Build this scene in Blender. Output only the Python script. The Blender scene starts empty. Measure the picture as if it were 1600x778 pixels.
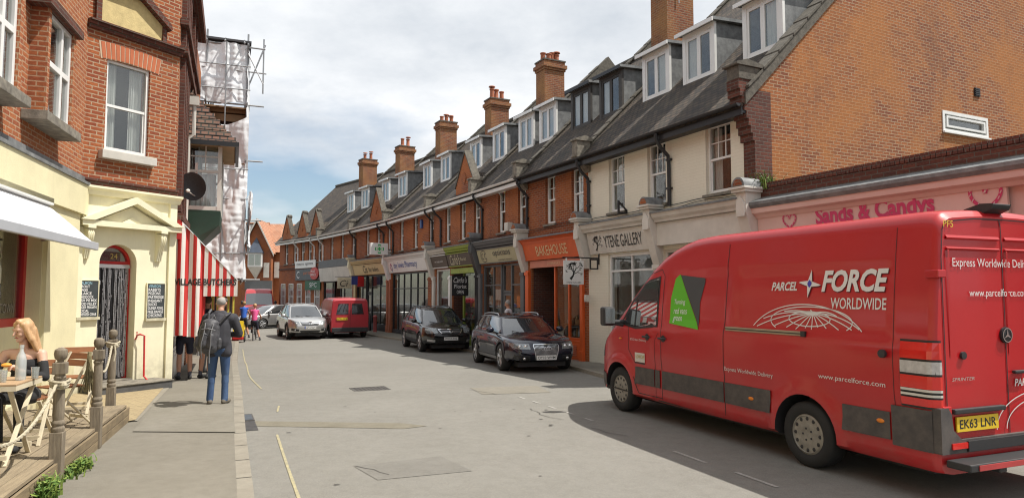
import bpy, bmesh, math, random
from mathutils import Matrix, Vector
import numpy as np
random.seed(7)
R = math.radians
SC = bpy.context.scene
COL = SC.collection

# ---------------------------------------------------------------- camera
PITCH = math.atan(70 / 1060)
cam_d = bpy.data.cameras.new('camera'); cam = bpy.data.objects.new('camera', cam_d); COL.objects.link(cam)
cam_d.lens = 36 * 1060 / 1600; cam_d.sensor_width = 36; cam_d.clip_start = .05; cam_d.clip_end = 6000
cam.location = (0, 0, 1.78); cam.rotation_euler = (R(90) + PITCH, 0, 0)
SC.camera = cam

# ---------------------------------------------------------------- sky and sun
SUN_EL, SUN_AZ = 60.0, 4.0          # degrees above the horizon; degrees from +X towards -Y
sd = Vector((math.cos(R(SUN_AZ)) * math.cos(R(SUN_EL)), -math.sin(R(SUN_AZ)) * math.cos(R(SUN_EL)), math.sin(R(SUN_EL))))
sun_d = bpy.data.lights.new('sun', 'SUN'); sun_d.energy = 4.7; sun_d.angle = R(.55); sun_d.color = (1, .95, .87)
sun = bpy.data.objects.new('sun', sun_d); COL.objects.link(sun)
sun.rotation_euler = sd.to_track_quat('Z', 'Y').to_euler(); sun.location = (30, -5, 50)
W = bpy.data.worlds.new('World'); SC.world = W; W.use_nodes = True
def world():
    nt = W.node_tree; N = nt.nodes; L = nt.links; N.clear()
    out = N.new('ShaderNodeOutputWorld'); bg = N.new('ShaderNodeBackground'); bg.inputs[1].default_value = .105
    sky = N.new('ShaderNodeTexSky'); sky.sky_type = 'NISHITA'; sky.sun_disc = False
    sky.sun_elevation = R(SUN_EL); sky.sun_rotation = R(90 + SUN_AZ); sky.dust_density = 1.2; sky.ozone_density = 1.6; sky.air_density = 1.0
    tc = N.new('ShaderNodeTexCoord')
    # clouds: noise on the view direction flattened towards the horizon
    sp = N.new('ShaderNodeSeparateXYZ'); L.new(tc.outputs['Generated'], sp.inputs[0])
    mz = N.new('ShaderNodeMath'); mz.operation = 'ADD'; mz.inputs[1].default_value = .22; L.new(sp.outputs[2], mz.inputs[0])
    dx = N.new('ShaderNodeMath'); dx.operation = 'DIVIDE'; L.new(sp.outputs[0], dx.inputs[0]); L.new(mz.outputs[0], dx.inputs[1])
    dy = N.new('ShaderNodeMath'); dy.operation = 'DIVIDE'; L.new(sp.outputs[1], dy.inputs[0]); L.new(mz.outputs[0], dy.inputs[1])
    cb = N.new('ShaderNodeCombineXYZ'); L.new(dx.outputs[0], cb.inputs[0]); L.new(dy.outputs[0], cb.inputs[1])
    n1 = N.new('ShaderNodeTexNoise'); n1.inputs['Scale'].default_value = .85; n1.inputs['Detail'].default_value = 9; n1.inputs['Roughness'].default_value = .56
    mp = N.new('ShaderNodeMapping'); mp.inputs['Location'].default_value = (2.3, 5.1, 0); L.new(cb.outputs[0], mp.inputs[0]); L.new(mp.outputs[0], n1.inputs['Vector'])
    # coverage rises overhead and to the right, thins low on the left
    cov = N.new('ShaderNodeMath'); cov.operation = 'MULTIPLY_ADD'; cov.inputs[1].default_value = .4; cov.inputs[2].default_value = .07; L.new(sp.outputs[0], cov.inputs[0])
    cv2 = N.new('ShaderNodeMath'); cv2.operation = 'MULTIPLY_ADD'; cv2.inputs[1].default_value = 1.25; L.new(sp.outputs[2], cv2.inputs[0]); L.new(cov.outputs[0], cv2.inputs[2])
    cvm = N.new('ShaderNodeMath'); cvm.operation = 'MINIMUM'; cvm.inputs[1].default_value = .5; L.new(cv2.outputs[0], cvm.inputs[0])
    ad = N.new('ShaderNodeMath'); ad.operation = 'ADD'; L.new(n1.outputs[0], ad.inputs[0]); L.new(cvm.outputs[0], ad.inputs[1])
    rp = N.new('ShaderNodeValToRGB'); rp.color_ramp.elements[0].position = .50; rp.color_ramp.elements[1].position = .72; L.new(ad.outputs[0], rp.inputs[0])
    # cloud brightness from a second noise
    n2 = N.new('ShaderNodeTexNoise'); n2.inputs['Scale'].default_value = 1.3; n2.inputs['Detail'].default_value = 8; n2.inputs['Roughness'].default_value = .6
    L.new(mp.outputs[0], n2.inputs['Vector'])
    r2 = N.new('ShaderNodeValToRGB'); r2.color_ramp.elements[0].position = .3; r2.color_ramp.elements[1].position = .68
    r2.color_ramp.elements[0].color = (4.6, 5.0, 5.5, 1); r2.color_ramp.elements[1].color = (8.3, 8.4, 8.5, 1)
    L.new(n2.outputs[0], r2.inputs[0])
    gain = N.new('ShaderNodeMix'); gain.data_type = 'RGBA'; gain.blend_type = 'MULTIPLY'; gain.inputs[0].default_value = 1
    L.new(sky.outputs[0], gain.inputs[6]); gain.inputs[7].default_value = (1.15, 1.12, 1.05, 1)
    mx = N.new('ShaderNodeMix'); mx.data_type = 'RGBA'; L.new(rp.outputs[0], mx.inputs[0]); L.new(gain.outputs[2], mx.inputs[6]); L.new(r2.outputs[0], mx.inputs[7])
    L.new(mx.outputs[2], bg.inputs[0]); L.new(bg.outputs[0], out.inputs[0])
world()
SC.view_settings.view_transform = 'Standard'; SC.view_settings.look = 'None'; SC.view_settings.exposure = 0.36; SC.view_settings.gamma = 1
SC.render.engine = 'CYCLES'
SC.cycles.max_bounces = 6; SC.cycles.transparent_max_bounces = 10; SC.cycles.use_denoising = True; SC.cycles.filter_width = 1.15
SC.cycles.caustics_reflective = False; SC.cycles.caustics_refractive = False

# ---------------------------------------------------------------- materials
MATS = {}
def new_mat(name):
    m = bpy.data.materials.new(name); m.use_nodes = True
    nt = m.node_tree; b = nt.nodes['Principled BSDF']
    return m, nt, b
def rgb(c): return (c[0], c[1], c[2], 1)
def mixc(nt, fac, a, b, mode='MIX'):
    n = nt.nodes.new('ShaderNodeMix'); n.data_type = 'RGBA'; n.blend_type = mode
    for i, s in ((0, fac), (6, a), (7, b)):
        if hasattr(s, 'is_output'): nt.links.new(s, n.inputs[i])
        elif i == 0: n.inputs[0].default_value = s
        else: n.inputs[i].default_value = rgb(s)
    return n.outputs[2]
def noise(nt, scale, detail=5, rough=.6, coord='Object', stretch=None, dist=0):
    tc = nt.nodes.new('ShaderNodeTexCoord'); n = nt.nodes.new('ShaderNodeTexNoise')
    n.inputs['Scale'].default_value = scale; n.inputs['Detail'].default_value = detail; n.inputs['Roughness'].default_value = rough
    n.inputs['Distortion'].default_value = dist
    if stretch:
        mp = nt.nodes.new('ShaderNodeMapping'); mp.inputs['Scale'].default_value = stretch
        nt.links.new(tc.outputs[coord], mp.inputs[0]); nt.links.new(mp.outputs[0], n.inputs['Vector'])
    else: nt.links.new(tc.outputs[coord], n.inputs['Vector'])
    return n.outputs[0]
def ramp(nt, s, p0, p1, c0=(0, 0, 0), c1=(1, 1, 1)):
    r = nt.nodes.new('ShaderNodeValToRGB'); e = r.color_ramp.elements
    e[0].position = p0; e[1].position = p1; e[0].color = rgb(c0); e[1].color = rgb(c1)
    nt.links.new(s, r.inputs[0]); return r.outputs[0]
def bump(nt, b, s, strength, dist=.02):
    n = nt.nodes.new('ShaderNodeBump'); n.inputs['Strength'].default_value = strength; n.inputs['Distance'].default_value = dist
    nt.links.new(s, n.inputs['Height'])
    prev = b.inputs['Normal'].links[0].from_socket if b.inputs['Normal'].links else None
    if prev: nt.links.new(prev, n.inputs['Normal'])
    nt.links.new(n.outputs[0], b.inputs['Normal'])
def paint(name, c, rough=.6, metal=0, var=.12, scale=3., c2=None, bmp=0, bscale=40, coat=0, spec=None, stretch=None, splash=0):
    """plain coated / worn surface with tonal variation"""
    if name in MATS: return MATS[name]
    m, nt, b = new_mat(name)
    c2 = c2 or tuple(x * (1 - 2.2 * var) for x in c)
    f = ramp(nt, noise(nt, scale, 6, .65, stretch=stretch), .32, .72)
    col = mixc(nt, f, c, c2)
    if splash:      # dirt thrown up at the foot of the wall, and thin rain streaks
        tc = nt.nodes.new('ShaderNodeTexCoord'); sp = nt.nodes.new('ShaderNodeSeparateXYZ'); nt.links.new(tc.outputs['Object'], sp.inputs[0])
        col = mixc(nt, mixc(nt, 1, ramp(nt, sp.outputs[2], .0, .75, (splash,) * 3, (0, 0, 0)), ramp(nt, noise(nt, 5, 7, .75), .3, .65), 'MULTIPLY'), col, (.22, .19, .13))
        col = mixc(nt, ramp(nt, noise(nt, 3.5, 6, .75, stretch=(4, 4, .22)), .55, .85, (0, 0, 0), (.4,) * 3), col, tuple(x * .55 for x in c))
    nt.links.new(col, b.inputs['Base Color'])
    b.inputs['Roughness'].default_value = rough; b.inputs['Metallic'].default_value = metal
    if coat: b.inputs['Coat Weight'].default_value = coat; b.inputs['Coat Roughness'].default_value = .04
    if spec is not None: b.inputs['Specular IOR Level'].default_value = spec
    if bmp: bump(nt, b, noise(nt, bscale, 4, .6), bmp, .01)
    MATS[name] = m; return m
def brick(name, c1, c2, mortar, stain=(.1, .05, .04), stain_amt=.5, bw=.225, bh=.075, ms=.009, patch=None, soft=.3, bmp=.5, mort_smooth=.15, grime_scale=.8, mottle=.55):
    if name in MATS: return MATS[name]
    m, nt, b = new_mat(name)
    tc = nt.nodes.new('ShaderNodeTexCoord'); t = nt.nodes.new('ShaderNodeTexBrick')
    t.inputs['Scale'].default_value = 1; t.inputs['Brick Width'].default_value = bw; t.inputs['Row Height'].default_value = bh
    t.inputs['Mortar Size'].default_value = ms; t.inputs['Mortar Smooth'].default_value = mort_smooth; t.inputs['Bias'].default_value = -.1
    nt.links.new(tc.outputs['UV'], t.inputs['Vector'])
    t.inputs['Color1'].default_value = rgb(c1); t.inputs['Color2'].default_value = rgb(c2); t.inputs['Mortar'].default_value = rgb(mortar)
    col = t.outputs['Color']
    # per-brick mottling, then large soft areas, then grime
    col = mixc(nt, ramp(nt, noise(nt, 14, 3, .7, 'UV', (1, 2.6, 1)), .35, .7), col, mixc(nt, mottle, col, (c2[0] * .45, c2[1] * .4, c2[2] * .45)))
    if patch: col = mixc(nt, ramp(nt, noise(nt, .45, 5, .6, 'UV', dist=.5), .42, .6), col, mixc(nt, .6, col, patch))
    col = mixc(nt, ramp(nt, noise(nt, grime_scale, 8, .72, 'UV', (1, .6, 1)), .52, .8), col, mixc(nt, stain_amt, col, stain))
    nt.links.new(col, b.inputs['Base Color']); b.inputs['Roughness'].default_value = .9; b.inputs['Specular IOR Level'].default_value = .25
    inv = nt.nodes.new('ShaderNodeMath'); inv.operation = 'SUBTRACT'; inv.inputs[0].default_value = 1; nt.links.new(t.outputs['Fac'], inv.inputs[1])
    bump(nt, b, noise(nt, 60, 4, .7, 'UV'), .3, .008); bump(nt, b, inv.outputs[0], bmp, .012)
    MATS[name] = m; return m
def tiles(name, c1, c2, gap=(.02, .018, .016), moss=(.22, .21, .15), moss_amt=.5, w=.17, h=.105):
    if name in MATS: return MATS[name]
    m, nt, b = new_mat(name)
    tc = nt.nodes.new('ShaderNodeTexCoord'); t = nt.nodes.new('ShaderNodeTexBrick')
    for k, v in (('Scale', 1), ('Brick Width', w), ('Row Height', h), ('Mortar Size', .02), ('Mortar Smooth', .3), ('Bias', 0)): t.inputs[k].default_value = v
    nt.links.new(tc.outputs['UV'], t.inputs['Vector'])
    t.inputs['Color1'].default_value = rgb(c1); t.inputs['Color2'].default_value = rgb(c2); t.inputs['Mortar'].default_value = rgb(gap)
    col = t.outputs['Color']
    col = mixc(nt, ramp(nt, noise(nt, 2.6, 8, .75, 'UV', (1, .7, 1)), .46, .72), col, mixc(nt, moss_amt, col, moss))
    col = mixc(nt, ramp(nt, noise(nt, .9, 6, .7, 'UV', (1, .4, 1)), .5, .75), col, mixc(nt, .5, col, (.02, .02, .02)))
    nt.links.new(col, b.inputs['Base Color']); b.inputs['Roughness'].default_value = .85
    # each course laps the one below: saw-tooth height along v
    sp = nt.nodes.new('ShaderNodeSeparateXYZ'); nt.links.new(tc.outputs['UV'], sp.inputs[0])
    dv = nt.nodes.new('ShaderNodeMath'); dv.operation = 'DIVIDE'; dv.inputs[1].default_value = h; nt.links.new(sp.outputs[1], dv.inputs[0])
    fr = nt.nodes.new('ShaderNodeMath'); fr.operation = 'FRACT'; nt.links.new(dv.outputs[0], fr.inputs[0])
    iv = nt.nodes.new('ShaderNodeMath'); iv.operation = 'SUBTRACT'; iv.inputs[0].default_value = 1; nt.links.new(fr.outputs[0], iv.inputs[1])
    bump(nt, b, noise(nt, 25, 4, .7, 'UV'), .4, .01); bump(nt, b, iv.outputs[0], .9, .03)
    MATS[name] = m; return m
def glass(name='window glass', tint=(.05, .06, .065), see=.35, rough=.02, wav=.02, f0=.09):
    """pane: mirror reflection growing towards grazing angles over a partly see-through body"""
    if name in MATS: return MATS[name]
    m, nt, b = new_mat(name); N = nt.nodes; K = nt.links
    b.inputs['Base Color'].default_value = rgb(tint); b.inputs['Roughness'].default_value = .3
    tr = N.new('ShaderNodeBsdfTransparent'); tr.inputs[0].default_value = (.95, .97, .96, 1); gl = N.new('ShaderNodeBsdfGlossy'); gl.inputs['Roughness'].default_value = rough
    m1 = N.new('ShaderNodeMixShader'); m1.inputs[0].default_value = see; K.new(b.outputs[0], m1.inputs[1]); K.new(tr.outputs[0], m1.inputs[2])
    lw = N.new('ShaderNodeLayerWeight'); lw.inputs[0].default_value = .5; pw = N.new('ShaderNodeMath'); pw.operation = 'POWER'; pw.inputs[1].default_value = 4; K.new(lw.outputs['Facing'], pw.inputs[0])
    ma = N.new('ShaderNodeMath'); ma.operation = 'MULTIPLY_ADD'; ma.inputs[1].default_value = 1 - f0; ma.inputs[2].default_value = f0; K.new(pw.outputs[0], ma.inputs[0])
    m2 = N.new('ShaderNodeMixShader'); K.new(ma.outputs[0], m2.inputs[0]); K.new(m1.outputs[0], m2.inputs[1]); K.new(gl.outputs[0], m2.inputs[2]); K.new(m2.outputs[0], N['Material Output'].inputs[0])
    if wav:
        bn = N.new('ShaderNodeBump'); bn.inputs['Strength'].default_value = wav * 4; bn.inputs['Distance'].default_value = .03; K.new(noise(nt, 2.2, 2, .5), bn.inputs['Height']); K.new(bn.outputs[0], gl.inputs['Normal'])
    MATS[name] = m; return m
def carpaint(name, c, metal=.0, rough=.3, dirt=.0, coat=.8):
    if name in MATS: return MATS[name]
    m, nt, b = new_mat(name)
    col = mixc(nt, ramp(nt, noise(nt, 1.2, 5, .6), .3, .8), c, tuple(x * .88 for x in c))
    if dirt:
        tc = nt.nodes.new('ShaderNodeTexCoord'); sp = nt.nodes.new('ShaderNodeSeparateXYZ'); nt.links.new(tc.outputs['Object'], sp.inputs[0])
        z = ramp(nt, sp.outputs[2], .3, 1.5, (1, 1, 1), (0, 0, 0))
        n = ramp(nt, noise(nt, 5, 8, .75, stretch=(.6, 1, 1)), .35, .8)
        f = mixc(nt, 1, z, n, 'MULTIPLY'); f2 = mixc(nt, dirt, (0, 0, 0), f)
        col = mixc(nt, f2, col, (.20, .12, .10))
    nt.links.new(col, b.inputs['Base Color']); b.inputs['Metallic'].default_value = metal; b.inputs['Roughness'].default_value = rough
    b.inputs['Coat Weight'].default_value = coat; b.inputs['Coat Roughness'].default_value = .03
    bump(nt, b, noise(nt, .9, 2, .5), .12, .06)
    if dirt:
        rr = ramp(nt, noise(nt, 3, 6, .7), .3, .8, (rough,) * 3, (rough + .22,) * 3); nt.links.new(rr, b.inputs['Roughness'])
        b.inputs['Coat Roughness'].default_value = .1
    MATS[name] = m; return m
def asphalt(name, c, c2, speck=.3, big=.5):
    if name in MATS: return MATS[name]
    m, nt, b = new_mat(name)
    col = mixc(nt, ramp(nt, noise(nt, big, 8, .7, dist=.3), .35, .7), c, c2)
    col = mixc(nt, ramp(nt, noise(nt, 7, 5, .7), .42, .78), col, mixc(nt, .35, col, (c[0] * .55, c[1] * .54, c[2] * .5)))
    col = mixc(nt, ramp(nt, noise(nt, 90, 2, .8), .45, .75), col, mixc(nt, speck, col, (c[0] * 2.1, c[1] * 2.05, c[2] * 1.9)))
    col = mixc(nt, ramp(nt, noise(nt, 48, 3, .8), .62, .75), col, mixc(nt, .55, col, (.03, .03, .03)))
    nt.links.new(col, b.inputs['Base Color']); b.inputs['Roughness'].default_value = .9; b.inputs['Specular IOR Level'].default_value = .3
    bump(nt, b, noise(nt, 120, 3, .8), .5, .006); bump(nt, b, noise(nt, 1.2, 4, .6), .25, .05)
    MATS[name] = m; return m
def wood(name, c, c2, stretch=(1, 12, 12), rough=.8):
    if name in MATS: return MATS[name]
    m, nt, b = new_mat(name)
    n = noise(nt, 4, 7, .7, stretch=stretch)
    col = mixc(nt, ramp(nt, n, .35, .68), c, c2)
    col = mixc(nt, ramp(nt, noise(nt, 2.2, 5, .6), .5, .8), col, tuple(x * .6 for x in c2))
    nt.links.new(col, b.inputs['Base Color']); b.inputs['Roughness'].default_value = rough; bump(nt, b, n, .3, .006)
    MATS[name] = m; return m

# ---------------------------------------------------------------- mesh helpers
class MB:
    def __init__(s): s.v = []; s.f = []; s.m = []; s.s = []
    def add(s, vs, fs, m=0, smooth=False, T=None):
        o = len(s.v)
        for p in vs:
            p = Vector(p); s.v.append(T @ p if T is not None else p)
        for f in fs: s.f.append([i + o for i in f]); s.m.append(m); s.s.append(smooth)
        return s
    def box(s, x0, x1, y0, y1, z0, z1, m=0, T=None):
        v = [(x0, y0, z0), (x1, y0, z0), (x1, y1, z0), (x0, y1, z0), (x0, y0, z1), (x1, y0, z1), (x1, y1, z1), (x0, y1, z1)]
        return s.add(v, [(0, 3, 2, 1), (4, 5, 6, 7), (0, 1, 5, 4), (1, 2, 6, 5), (2, 3, 7, 6), (3, 0, 4, 7)], m, T=T)
    def quad(s, a, b, c, d, m=0): return s.add([a, b, c, d], [(0, 1, 2, 3)], m)
    def prism(s, poly, ax, a, b, m=0, T=None, smooth=False):
        n = len(poly)
        def P(p, t): return {'x': (t, p[0], p[1]), 'y': (p[0], t, p[1]), 'z': (p[0], p[1], t)}[ax]
        v = [P(p, a) for p in poly] + [P(p, b) for p in poly]
        s.add(v, [list(range(n))[::-1], list(range(n, 2 * n))], m, False, T)
        return s.add(v, [(i, (i + 1) % n, n + (i + 1) % n, n + i) for i in range(n)], m, smooth, T)
    def tube(s, pts, r, n=8, m=0, T=None, caps=True):
        pts = [Vector(p) for p in pts]; k = len(pts); rs = r if isinstance(r, (list, tuple)) else [r] * k
        up = None; rings = []
        for i, p in enumerate(pts):
            d = (pts[min(i + 1, k - 1)] - pts[max(i - 1, 0)]).normalized()
            if up is None:
                up = Vector((0, 0, 1)) if abs(d.z) < .9 else Vector((1, 0, 0))
            a = d.cross(up)
            if a.length < 1e-4: a = d.orthogonal()
            a.normalize(); b = d.cross(a).normalized(); up = -b if False else b.cross(d) * 0 + up
            rings.append([p + (a * math.cos(2 * math.pi * j / n) + b * math.sin(2 * math.pi * j / n)) * rs[i] for j in range(n)])
        return s.rings(rings, m, True, caps, T)
    def rings(s, rings, m=0, smooth=True, caps=True, T=None, closed=True):
        n = len(rings[0]); v = [p for r in rings for p in r]; f = []
        for i in range(len(rings) - 1):
            for j in range(n if closed else n - 1):
                a = i * n + j; b = i * n + (j + 1) % n; f.append((a, b, b + n, a + n))
        s.add(v, f, m, smooth, T)
        if caps:
            s.add(rings[0], [list(range(n))[::-1]], m, False, T); s.add(rings[-1], [list(range(n))], m, False, T)
        return s
    def lathe(s, prof, c=(0, 0, 0), n=16, m=0, T=None, axis='z', smooth=True):
        rs = []
        for r, z in prof:
            ring = []
            for j in range(n):
                a = 2 * math.pi * j / n; x, y = max(r, 1e-4) * math.cos(a), max(r, 1e-4) * math.sin(a)
                p = {'z': (x, y, z), 'y': (x, z, -y), 'x': (z, x, y)}[axis]
                ring.append((p[0] + c[0], p[1] + c[1], p[2] + c[2]))
            rs.append(ring)
        return s.rings(rs, m, smooth, True, T)
    def ell(s, c, r, n=12, m=0, T=None):
        r = (r, r, r) if isinstance(r, (int, float)) else r; k = n // 2; rs = []
        for i in range(k + 1):
            t = math.pi * i / k; q = max(math.sin(t), 1e-3)
            rs.append([(c[0] + r[0] * q * math.cos(2 * math.pi * j / n), c[1] + r[1] * q * math.sin(2 * math.pi * j / n), c[2] - r[2] * math.cos(t)) for j in range(n)])
        return s.rings(rs, m, True, True, T)
    def mesh(s, name, fix=True, sharp=35):
        me = bpy.data.meshes.new(name); me.from_pydata([tuple(p) for p in s.v], [], s.f)
        me.polygons.foreach_set('material_index', s.m); me.polygons.foreach_set('use_smooth', s.s)
        if fix:
            bm = bmesh.new(); bm.from_mesh(me)
            if any(s.s): bmesh.ops.remove_doubles(bm, verts=bm.verts, dist=1e-5)
            bmesh.ops.recalc_face_normals(bm, faces=bm.faces); bm.to_mesh(me); bm.free()
        if any(s.s): me.set_sharp_from_angle(angle=R(sharp))
        uvs(me); return me
def uvs(me):
    uv = me.uv_layers.new(name='UVMap').data; Zv = Vector((0, 0, 1))
    for p in me.polygons:
        n = p.normal
        if abs(n.z) > .995: u = Vector((1, 0, 0)); w = Vector((0, 1, 0))
        else: u = Zv.cross(n).normalized(); w = n.cross(u).normalized()
        for li in p.loop_indices:
            c = me.vertices[me.loops[li].vertex_index].co; uv[li].uv = (c.dot(u), c.dot(w))
MW = {}
def frame(loc, ang=0): return Matrix.Translation(Vector(loc)) @ Matrix.Rotation(ang, 4, 'Z')
def thing(name, label, cat, F=None, group=None, kind=None):
    o = bpy.data.objects.new(name, None); COL.objects.link(o); o.empty_display_size = .2
    F = F if F is not None else Matrix.Identity(4); o.matrix_world = F; o.matrix_basis = F; MW[o.name] = F
    o['label'] = label; o['category'] = cat
    if group: o['group'] = group
    if kind: o['kind'] = kind
    return o
def part(name, mb, mats, parent, F=None, label=None, fix=True, sharp=35, bevel=0, kind=None):
    """one mesh object under parent; F = the world frame its coordinates are written in (default: the parent's)"""
    me = mb.mesh(name, fix, sharp) if isinstance(mb, MB) else mb
    for m in (mats if isinstance(mats, (list, tuple)) else [mats]): me.materials.append(m)
    o = bpy.data.objects.new(name, me); COL.objects.link(o)
    if parent is not None:
        o.parent = parent; PF = MW[parent.name]; F = PF if F is None else F
        o.matrix_basis = PF.inverted() @ F; MW[o.name] = F
    else:
        F = F if F is not None else Matrix.Identity(4); o.matrix_basis = F; MW[o.name] = F
    if bevel:
        b = o.modifiers.new('bevel', 'BEVEL'); b.width = bevel; b.segments = 2; b.limit_method = 'ANGLE'; b.angle_limit = R(40)
    if label: o['label'] = label
    if kind: o['kind'] = kind
    return o
def solo(name, mb, mats, label, cat, F=None, group=None, **k):
    o = part(name, mb, mats, None, F, **k); o['label'] = label; o['category'] = cat
    if group: o['group'] = group
    return o
def struct(name, mb, mats, **k):
    o = part(name, mb, mats, None, **k); o['kind'] = 'structure'; return o
def copy_tree(o, F=None, parent=None):
    c = o.copy(); COL.objects.link(c)
    if parent is None:
        c.matrix_basis = F; MW[c.name] = F
    else: c.parent = parent; c.matrix_parent_inverse = o.matrix_parent_inverse.copy(); MW[c.name] = MW[parent.name] @ o.matrix_basis
    for ch in [x for x in o.children]: copy_tree(ch, None, c)
    return c

TXT = {}
def glyphs(s, shear=0, bold=0, space=1):
    k = (s, shear, bold, space)
    if k not in TXT:
        cu = bpy.data.curves.new('t', 'FONT'); cu.body = s; cu.shear = shear; cu.offset = bold; cu.space_character = space; cu.resolution_u = 3
        cu.align_x = 'LEFT'
        ob = bpy.data.objects.new('t', cu); COL.objects.link(ob)
        me = bpy.data.meshes.new_from_object(ob); bpy.data.objects.remove(ob)
        v = [(p.co.x, p.co.y) for p in me.vertices]; f = [list(p.vertices) for p in me.polygons]
        bpy.data.meshes.remove(me); bpy.data.curves.remove(cu)
        if not v: v = [(0, 0)]
        x0 = min(a for a, b in v); x1 = max(a for a, b in v); y0 = min(b for a, b in v); y1 = max(b for a, b in v)
        TXT[k] = (v, f, x0, x1, y0, y1)
    return TXT[k]
def write(mb, s, place, u0, u1, v0, v1, m=0, **k):
    """letter s into the rectangle u0..u1, v0..v1 of a surface given by place(u, v)"""
    v, f, x0, x1, y0, y1 = glyphs(s, **k)
    if not f: return
    mb.add([place(u0 + (x - x0) / (x1 - x0) * (u1 - u0), v0 + (y - y0) / (y1 - y0) * (v1 - v0)) for x, y in v], f, m)
def polyflat(mb, pts, place, m=0):
    mb.add([place(*p) for p in pts], [list(range(len(pts)))], m)
def stroke(mb, pts, w, place, m=0):
    """flat ribbon along pts (u, v)"""
    L, Rr = [], []
    for i, p in enumerate(pts):
        a = pts[max(i - 1, 0)]; b = pts[min(i + 1, len(pts) - 1)]
        dx, dy = b[0] - a[0], b[1] - a[1]; l = math.hypot(dx, dy) or 1; ww = w[i] if isinstance(w, list) else w
        L.append((p[0] - dy / l * ww / 2, p[1] + dx / l * ww / 2)); Rr.append((p[0] + dy / l * ww / 2, p[1] - dx / l * ww / 2))
    n = len(pts)
    mb.add([place(*p) for p in L] + [place(*p) for p in Rr], [(i, i + 1, n + i + 1, n + i) for i in range(n - 1)], m)
def wall_holes(mb, x0, x1, z0, z1, holes, th=.25, m=0, mr=None, y=0, top=None):
    """vertical wall sheet at y with openings (hx0, hx1, hz0, hz1) and their reveals of depth th"""
    mr = m if mr is None else mr
    xs = sorted({x0, x1, *[h[0] for h in holes], *[h[1] for h in holes]}); zs = sorted({z0, z1, *[h[2] for h in holes], *[h[3] for h in holes]})
    for i in range(len(xs) - 1):
        for j in range(len(zs) - 1):
            cx, cz = (xs[i] + xs[i + 1]) / 2, (zs[j] + zs[j + 1]) / 2
            if any(h[0] < cx < h[1] and h[2] < cz < h[3] for h in holes): continue
            mb.quad((xs[i], y, zs[j]), (xs[i + 1], y, zs[j]), (xs[i + 1], y, zs[j + 1]), (xs[i], y, zs[j + 1]), m)
    for a, b, c, d in holes:
        mb.quad((a, y, c), (a, y + th, c), (a, y + th, d), (a, y, d), mr); mb.quad((b, y, c), (b, y, d), (b, y + th, d), (b, y + th, c), mr)
        mb.quad((a, y, c), (b, y, c), (b, y + th, c), (a, y + th, c), mr); mb.quad((a, y, d), (a, y + th, d), (b, y + th, d), (b, y, d), mr)
def smooth_line(pts, n=6):
    """Catmull-Rom through pts"""
    out = []; P = [pts[0]] + list(pts) + [pts[-1]]
    for i in range(1, len(P) - 2):
        for k in range(n):
            t = k / n; a, b, c, d = (np.array(P[i + j], float) for j in (-1, 0, 1, 2))
            out.append(tuple(.5 * ((2 * b) + (c - a) * t + (2 * a - 5 * b + 4 * c - d) * t * t + (3 * b - a - 3 * c + d) * t ** 3)))
    out.append(tuple(pts[-1])); return out
def gz(Y):
    """pavement level: flat near the camera, the street drops a little further on"""
    t = min(max((Y - 10) / 17, 0), 1); return -.27 * (t * t * (3 - 2 * t))
KERB = .085
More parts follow.
